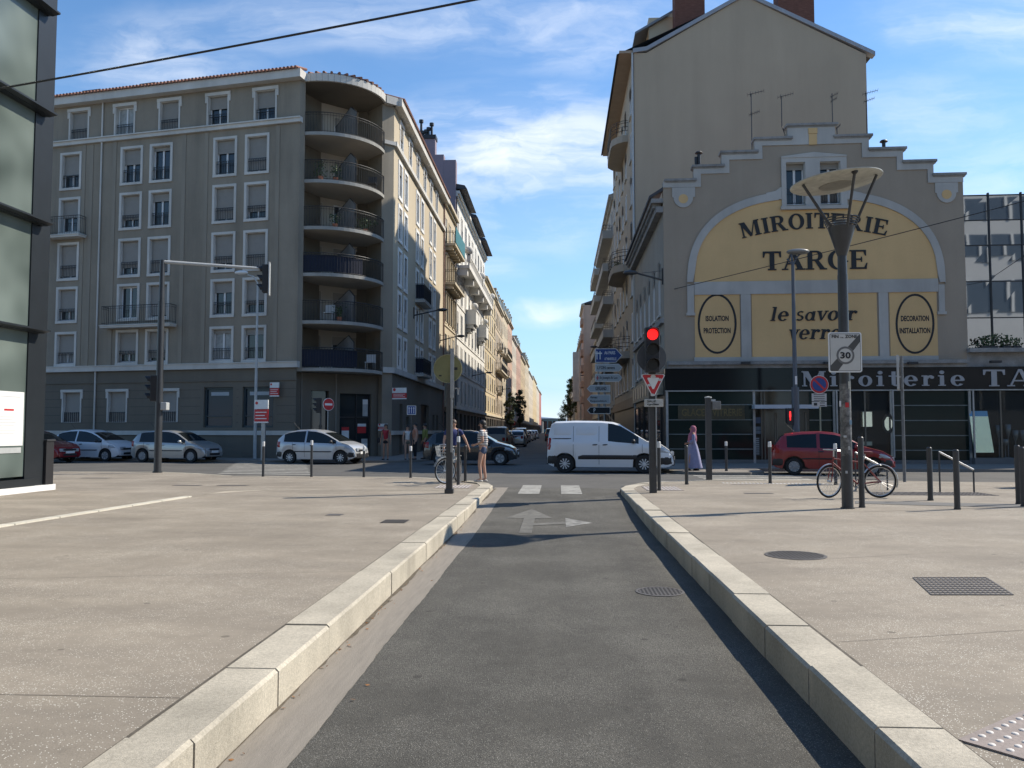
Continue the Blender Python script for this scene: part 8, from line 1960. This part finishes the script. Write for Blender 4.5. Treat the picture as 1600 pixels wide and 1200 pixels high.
zz = z1 - .105; sans(F, 'FIN', -.235, -.115, zz, .06, .1345, 'lettering', ink, s, bold=.03); sans(F, 'DE', -.08, -.03, zz, .022, .1345, 'lettering', ink, s, bold=.02); sans(F, 'ZONE', -.0, .215, zz, .06, .1345, 'lettering', ink, s, bold=.03)
mb = MB(); mb.fb(F, -.12, .12, .09, .109, z0 + .12, z0 + .16); mb.fb(F, -.12, .12, .09, .109, z1 - .16, z1 - .12); mb.build('clamp', M['galv'], s)

# second lamp, far pavement, with pedestrian signal
c = V((9.05, 32.2, ZP)); t = thing('street_lamp', 'grey lamp post with flat oval lantern in front of the ochre wall', 'street lamp', c)
mb = MB(); mb.cyl(c, (c.x, c.y, zat(c, 605)), .14, n=14); mb.cyl((c.x, c.y, zat(c, 605)), (c.x, c.y, zat(c, 410)), .085, .06, 14); mb.tube([(c.x, c.y, zat(c, 412)), (c.x + .15, c.y, zat(c, 400)), (c.x + .35, c.y, zat(c, 392))], .035, 8); mb.tube([(c.x, c.y, zat(c, 412)), (c.x - .22, c.y, zat(c, 402))], .035, 8); mb.tube([(c.x, c.y, zat(c, 415)), (c.x - .04, c.y, zat(c, 395)), (c.x + .1, c.y, zat(c, 388))], .045, 8); mb.build('pole', mat('blue_grey_paint', (.09, .10, .12), .45, .1), t, smooth=True, auto=50)
mb = MB(); mb.sphere((c.x + .2, c.y, zat(c, 391)), .42, 18, (1.05, .7, .26)); mb.build('lantern', mat('lantern_grey', (.22, .22, .21), .4, .2), t, smooth=True)
mb = MB(); mb.fb(FR(c), -.04, .04, .141, .15, zat(c, 601), zat(c, 588)); mb.build('label', M['signwhite'], t)
F = FR(c); t1_ = thing('pedestrian_signal', 'pedestrian signal with small red standing figure on the far lamp post', 'pedestrian signal', (c.x - .25, c.y, zat(c, 665)))
mb = MB(); mb.fb(F, -.36, -.12, -.1, .12, zat(c, 664), zat(c, 638)); mb.build('housing', M['black'], t1_); zm = zat(c, 650)
mb = MB(); mb.fb(F, -.275, -.205, .125, .13, zm - .05, zm + .1); mb.fb(F, -.262, -.243, .125, .13, zm - .17, zm - .052); mb.fb(F, -.237, -.218, .125, .13, zm - .17, zm - .052); disc(mb, F, -.24, zm + .14, .035, .125, .13, 12); mb.build('red_figure', mat('lit_red_figure', (1, .03, .03), .3, 0, emit=1.2), t1_)
# no parking sign
c = V((9.72, 31.4, ZP)); c.x = ((1273 - 872.3) / 1294) * 31.4 ; t = thing('no_parking_sign', 'round blue and red no parking sign with two small plates behind the red car', 'sign', c); F = FR(c)
mb = MB(); mb.cyl(c, (c.x, c.y, zat(c, 588)), .03, n=8); mb.build('post', mat('cream_post', (.30, .30, .20), .5, .1), t); zc = zat(c, 601)
for r_, d_, m_ in ((.34, .04, 'signwhite'), (.325, .0555, 'red'), (.25, .0585, 'blue')):
    mb = MB(); disc(mb, F, -.03, zc, r_, d_, d_ + .0145 if r_ == .34 else d_ + .002); mb.build('disc', M[m_], t)
mb = MB(); mb.fprism(F, [(-.03 - .2, zc + .15), (-.03 - .15, zc + .2), (-.03 + .2, zc - .15), (-.03 + .15, zc - .2)], .0605, .062); mb.build('bar', M['red'], t)
for y0, y1, w in ((627, 615, .28), (635.5, 628, .28)):
    mb = MB(); mb.fb(F, -.03 - w, -.03 + w - .02, .035, .05, zat(c, y0), zat(c, y1)); p = mb.build('plate', signp, t); ROOTLOC[p.name] = ROOTLOC[t.name]; mb = MB(); zz0, zz1 = zat(c, y0), zat(c, y1); n = 4 if y0 < 630 else 2
    for k in range(n): mb.fb(F, -.24 if n > 2 else -.02, .16, .051, .053, zz0 + (zz1 - zz0) * (k + .35) / n, zz0 + (zz1 - zz0) * (k + .65) / n)
    if n == 2: mb.fb(F, -.24, -.12, .051, .053, zz0 + .04, zz1 - .04)
    mb.build('text_line', ink, p)
# pedestrian signal post, right pavement
c = q(1108, 750.5); t = thing('pedestrian_signal', 'dark square post with a pedestrian signal seen from behind on the right pavement', 'pedestrian signal', c); sqpost(c, .15, zat(c, 622), par=t); mb = MB(); mb.lathe((c.x, c.y, zat(c, 622)), [(.1, 0), (.1, .03), (.001, .05)], 12); mb.build('cap', M['lightgrey'], t)
mb = MB(); mb.box(c.x + .08, c.x + .2, c.y - .03, c.y + .03, zat(c, 627), zat(c, 624)); mb.build('bracket', M['lightgrey'], t); mb = MB(); mb.box(c.x + .1, c.x + .33, c.y - .12, c.y + .12, zat(c, 640), zat(c, 627)); mb.build('housing', mat('housing_grey', (.16, .16, .155), .5, .2, 6), t, bevel=.02)
# tall thin post with sign seen edge on
c = q(1413.5, 753); t = thing('thin_post', 'thin galvanised post on the right pavement with a sign seen edge on', 'post', c); mb = MB(); mb.cyl(c, (c.x, c.y, zat(c, 556)), .04, n=10); mb.build('post', mat('dull_galvanised', (.14, .145, .15), .5, .3, 7), t); 
vv = V((c.x, c.y, 0)).normalized(); Fv = Frame((c.x - .1, c.y), vv); mb = MB(); mb.fb(Fv, -.35, .35, -.03, .03, zat(c, 609), zat(c, 556)); mb.build('sign_edge', M['lightgrey'], t); mb = MB(); mb.box(c.x - .09, c.x - .03, c.y - .02, c.y + .02, zat(c, 590), zat(c, 588)); mb.build('clamp', M['galv'], t)
# litter bin at the right edge
c = V((11.6, 20.9, ZP)); c.x = (1592 - 872.3) / 1294 * 20.9; t = thing('litter_bin', 'dark litter bin at the right picture edge', 'litter bin', c)
mb = MB(); mb.box(c.x - .2, c.x + .3, c.y - .2, c.y + .2, ZP + .15, ZP + .88); mb.build('body', M['black'], t, bevel=.03); mb = MB(); mb.box(c.x - .22, c.x + .32, c.y - .22, c.y + .22, ZP + .9, ZP + .96); mb.build('lid', M['post'], t); mb = MB()
for s in (-.17, .27): mb.box(c.x + s - .02, c.x + s + .02, c.y - .02, c.y + .02, ZP, ZP + .16)
mb.build('foot', M['post'], t)
# direction signs at the far right corner
c = V((0, 42, ZP)); X_ = lambda x: (x - 872.3) / 1294 * 42; F = Frame((0, 42.0), (1, 0)); zc = lambda y: EYE + (672.4 - y) * 42 / 1294
t = thing('sign_post', 'twin posts carrying the stack of direction signs behind the white van', 'post', (X_(937), 42, ZP), None)
for x in (935, 944): mb = MB(); mb.cyl((X_(x), 42.08, ZP), (X_(x), 42.08, zc(545)), .05, n=10); mb.build('post', M['galv'], t)
G_ = 'direction signs on the twin posts'
def dsign(x0, x1, y0, y1, right, m_, txts, lab, bm='signwhite', lcol=None):
    a0, a1, z1, z0 = X_(x0), X_(x1), zc(y0), zc(y1); h = z1 - z0; s = thing('direction_sign', lab, 'sign', (F.P(a0, 0, 0).x, 41.95, z0), G_); tip = h * .45
    def shape(e):
        if right: return [(a0 + e, z0 + e), (a1 - tip - e * .3, z0 + e), (a1 - e * 1.3, z0 + h / 2), (a1 - tip - e * .3, z1 - e), (a0 + e, z1 - e)]
        return [(a1 - e, z0 + e), (a1 - e, z1 - e), (a0 + tip + e * .3, z1 - e), (a0 + e * 1.3, z0 + h / 2), (a0 + tip + e * .3, z0 + e)]
    mb = MB(); mb.fprism(F, shape(0), -.02, .05); mb.build('plate', M[bm], s); mb = MB(); mb.fprism(F, shape(.03), .0505, .053); mb.build('field', m_, s)
    for tx, f0_, f1_, zf, hf in txts: sans(F, tx, a0 + (a1 - a0) * f0_, a0 + (a1 - a0) * f1_, z0 + h * zf, h * hf, .0535, 'lettering', lcol or ink, s, bold=.02)
    return s
gw_ = mat('sign_pale_grey', (.42, .44, .44), .5, .05)
s = dsign(930, 972, 545, 567, True, M['blue'], (('A6 PARIS', .34, .74, .58, .24), ('A7 MARSEILLE', .34, .78, .16, .2)), 'blue right pointing motorway sign on top of the stack', lcol=M['signwhite'])
mb = MB(); a = X_(935); mb.fb(F, a - .1, a - .05, .0535, .055, zc(562), zc(549)); mb.fb(F, a + .06, a + .11, .0535, .055, zc(562), zc(549)); mb.fb(F, a - .17, a + .18, .0535, .056, zc(553.5), zc(551.5)); mb.build('motorway_symbol', M['signwhite'], s)
dsign(930, 972, 569, 581, True, gw_, (('LYON centre', .08, .72, .3, .4),), 'white right pointing sign directly below the blue one')
s = dsign(930, 972, 585, 597, True, gw_, (('St Joseph-St Luc', .16, .82, .28, .42),), 'white right pointing sign with a red cross, third from the top of the stack')
mb = MB(); a = X_(933.5); z_m = zc(591); mb.fb(F, a - .02, a + .02, .0535, .055, z_m - .1, z_m + .1); mb.fb(F, a - .08, a + .08, .0535, .0555, z_m - .02, z_m + .02); mb.build('cross', M['red'], s)
dsign(917, 953, 602, 613, False, gw_, (('GERLAND', .36, .84, .25, .5),), 'white left pointing sign, fourth from the top of the stack')
dsign(917, 953, 617, 631, False, gw_, (('Hameau', .14, .44, .58, .26), ('Exposition', .14, .84, .14, .26)), 'white left pointing sign with two lines, fifth from the top of the stack')
s = dsign(917, 953, 636, 647, False, ink, (('P', .28, .36, .2, .6),), 'black left pointing parking sign at the bottom of the stack', lcol=M['signwhite'])
# small signs at the left corner
c = V((0, 38.9, ZP)); c.x = (508 - 872.3) / 1294 * 38.9; t = thing('no_entry_sign', 'round red no entry sign on a post in front of the recessed corner entrance', 'sign', c); F = Frame((c.x, c.y), (.7, .72))
mb = MB(); mb.cyl(c, (c.x, c.y, zat(c, 622)), .03, n=8); mb.build('post', M['galv'], t); zz = zat(c, 632)
for r_, d_, m_ in ((.3, .03, 'signwhite'), (.28, .0515, 'red')): mb = MB(); disc(mb, F, 0, zz, r_, d_, d_ + .02 if r_ == .3 else d_ + .002); mb.build('disc', M[m_], t)
mb = MB(); mb.fb(F, -.2, .2, .054, .056, zz - .05, zz + .05); mb.build('bar', M['signwhite'], t)
t1_ = thing('traffic_light', 'dark traffic light beside the no entry sign at the left corner', 'traffic light', (c.x - .35, c.y, ZP)); mb = MB(); mb.cyl((c.x - .35, c.y, ZP), (c.x - .35, c.y, zat(c, 622)), .04, n=8); mb.build('pole', M['post'], t1_); signal(Frame((c.x - .35, c.y), (.2, -.98)), 0, zat(c, 645), zat(c, 622), .2, w=.26, par=t1_)
c = V((0, 38.3, ZP)); c.x = (641.5 - 872.3) / 1294 * 38.3; t = thing('lane_sign', 'square blue sign with white lane arrows at the left corner', 'sign', c); F = FR(c, R(5)); zz = zat(c, 641)
mb = MB(); mb.cyl(c, (c.x, c.y, zat(c, 634)), .03, n=8); mb.build('post', M['post'], t); mb = MB(); mb.fb(F, -.21, .21, .035, .05, zz - .21, zz + .21); mb.build('plate', M['signwhite'], t); mb = MB(); mb.fb(F, -.185, .185, .0505, .052, zz - .185, zz + .185); mb.build('field', M['blue'], t)
mb = MB()
for a in (-.11, 0, .11): mb.fb(F, a - .015, a + .015, .0525, .054, zz - .15, zz + .08); mb.fprism(F, [(a - .04, zz + .08), (a + .04, zz + .08), (a, zz + .15)], .0525, .054)
mb.build('arrow', M['signwhite'], t)
c = V((-7.35, 134, ZP)); t = thing('no_entry_sign', 'tiny distant no entry sign on the left pavement of the far street', 'sign', c); F = FR(c); mb = MB(); mb.cyl(c, (c.x, c.y, 3.0), .05, n=6); mb.build('post', M['galv'], t); mb = MB(); disc(mb, F, 0, 2.8, .42, .06, .08); mb.build('disc', M['red'], t); mb = MB(); mb.fb(F, -.28, .28, .081, .09, 2.73, 2.87); mb.build('bar', M['signwhite'], t)
# wall lamps
def wall_lamp(F, x, y, L, lab, nx=0):
    a, z = F.px(x, y); t = thing('wall_lamp', lab, 'street lamp', F.P(a, 0, z), 'bracket lamps on the house fronts')
    mb = MB(); mb.fb(F, a - .05, a + .05, .002, .06, z - .35, z + .35); mb.build('wall_plate', M['iron'], t)
    mb = MB(); mb.cyl(F.P(a, .05, z - .15), F.P(a, L - .3, z + .18), .04, n=8); mb.cyl(F.P(a, .05, z + .25), F.P(a, L * .6, z + .16), .012, n=5); mb.build('arm', M['post'], t)
    mb = MB(); c_ = F.P(a, L - .1, z + .18); v0 = len(mb.v); mb.sphere((0, 0, 0), .33, 14, (1, .55, .32)); 
    mb.v = [c_ + V((p.x * abs(F.n.x) + p.y * abs(F.n.y), p.y, p.z)) for p in mb.v]; mb.build('lantern', M['post'], t, smooth=True)
wall_lamp(FB, 646, 489, 1.9, 'bracket lamp on the sand side of the corner block, nearest of the left ones'); wall_lamp(FB, 687, 529, 1.7, 'bracket lamp at the far end of the sand side wall')
wall_lamp(MS, 1036, 432, 1.5, 'bracket lamp on the corner of the mirror shop above the traffic light')
FL = Frame((-8.93, 71), (0, 1)); wall_lamp(FL, 737, 585, 1.9, 'bracket lamp low on the tall white house'); FL2 = Frame((-8.93, 117), (0, 1)); wall_lamp(FL2, 776, 609, 1.9, 'bracket lamp on the warm stone house in the left row')
wall_lamp(Frame((4.6, 96), (0, -1)), 955, 545, 1.6, 'bracket lamp on the off white house, behind the blue direction sign'); wall_lamp(Frame((6.1, 129), (0, -1)), 925, 588, 1.9, 'bracket lamp on the lower cream house in the right row')
# overhead cables
def cable(p0, p1, r, sag, lab):
    p0, p1 = V(p0), V(p1); P_ = [p0.lerp(p1, i / 16) - V((0, 0, sag * 4 * (i / 16) * (1 - i / 16))) for i in range(17)]; mb = MB(); mb.tube(P_, r, 6)
    tag(mb.build('overhead_cable', M['iron'], origin=p0), lab, 'cable')
def pt(x, y, dep): r = ray(x, y); return EYEP + r * (dep / r.dot(f0))
cable(pt(-260, 182, 14.2), pt(960, -44, 10.2), .016, .06, 'thick black overhead cable crossing the sky at the upper left')
cable(pt(1052, 452, 35.3), pt(1720, 283, 24), .014, .05, 'thin wire running up to the right across the stepped gable')
cable(pt(1545, 437, 34.5), pt(1700, 330, 26), .012, .02, 'short thin wire in front of the mirror glass wall')
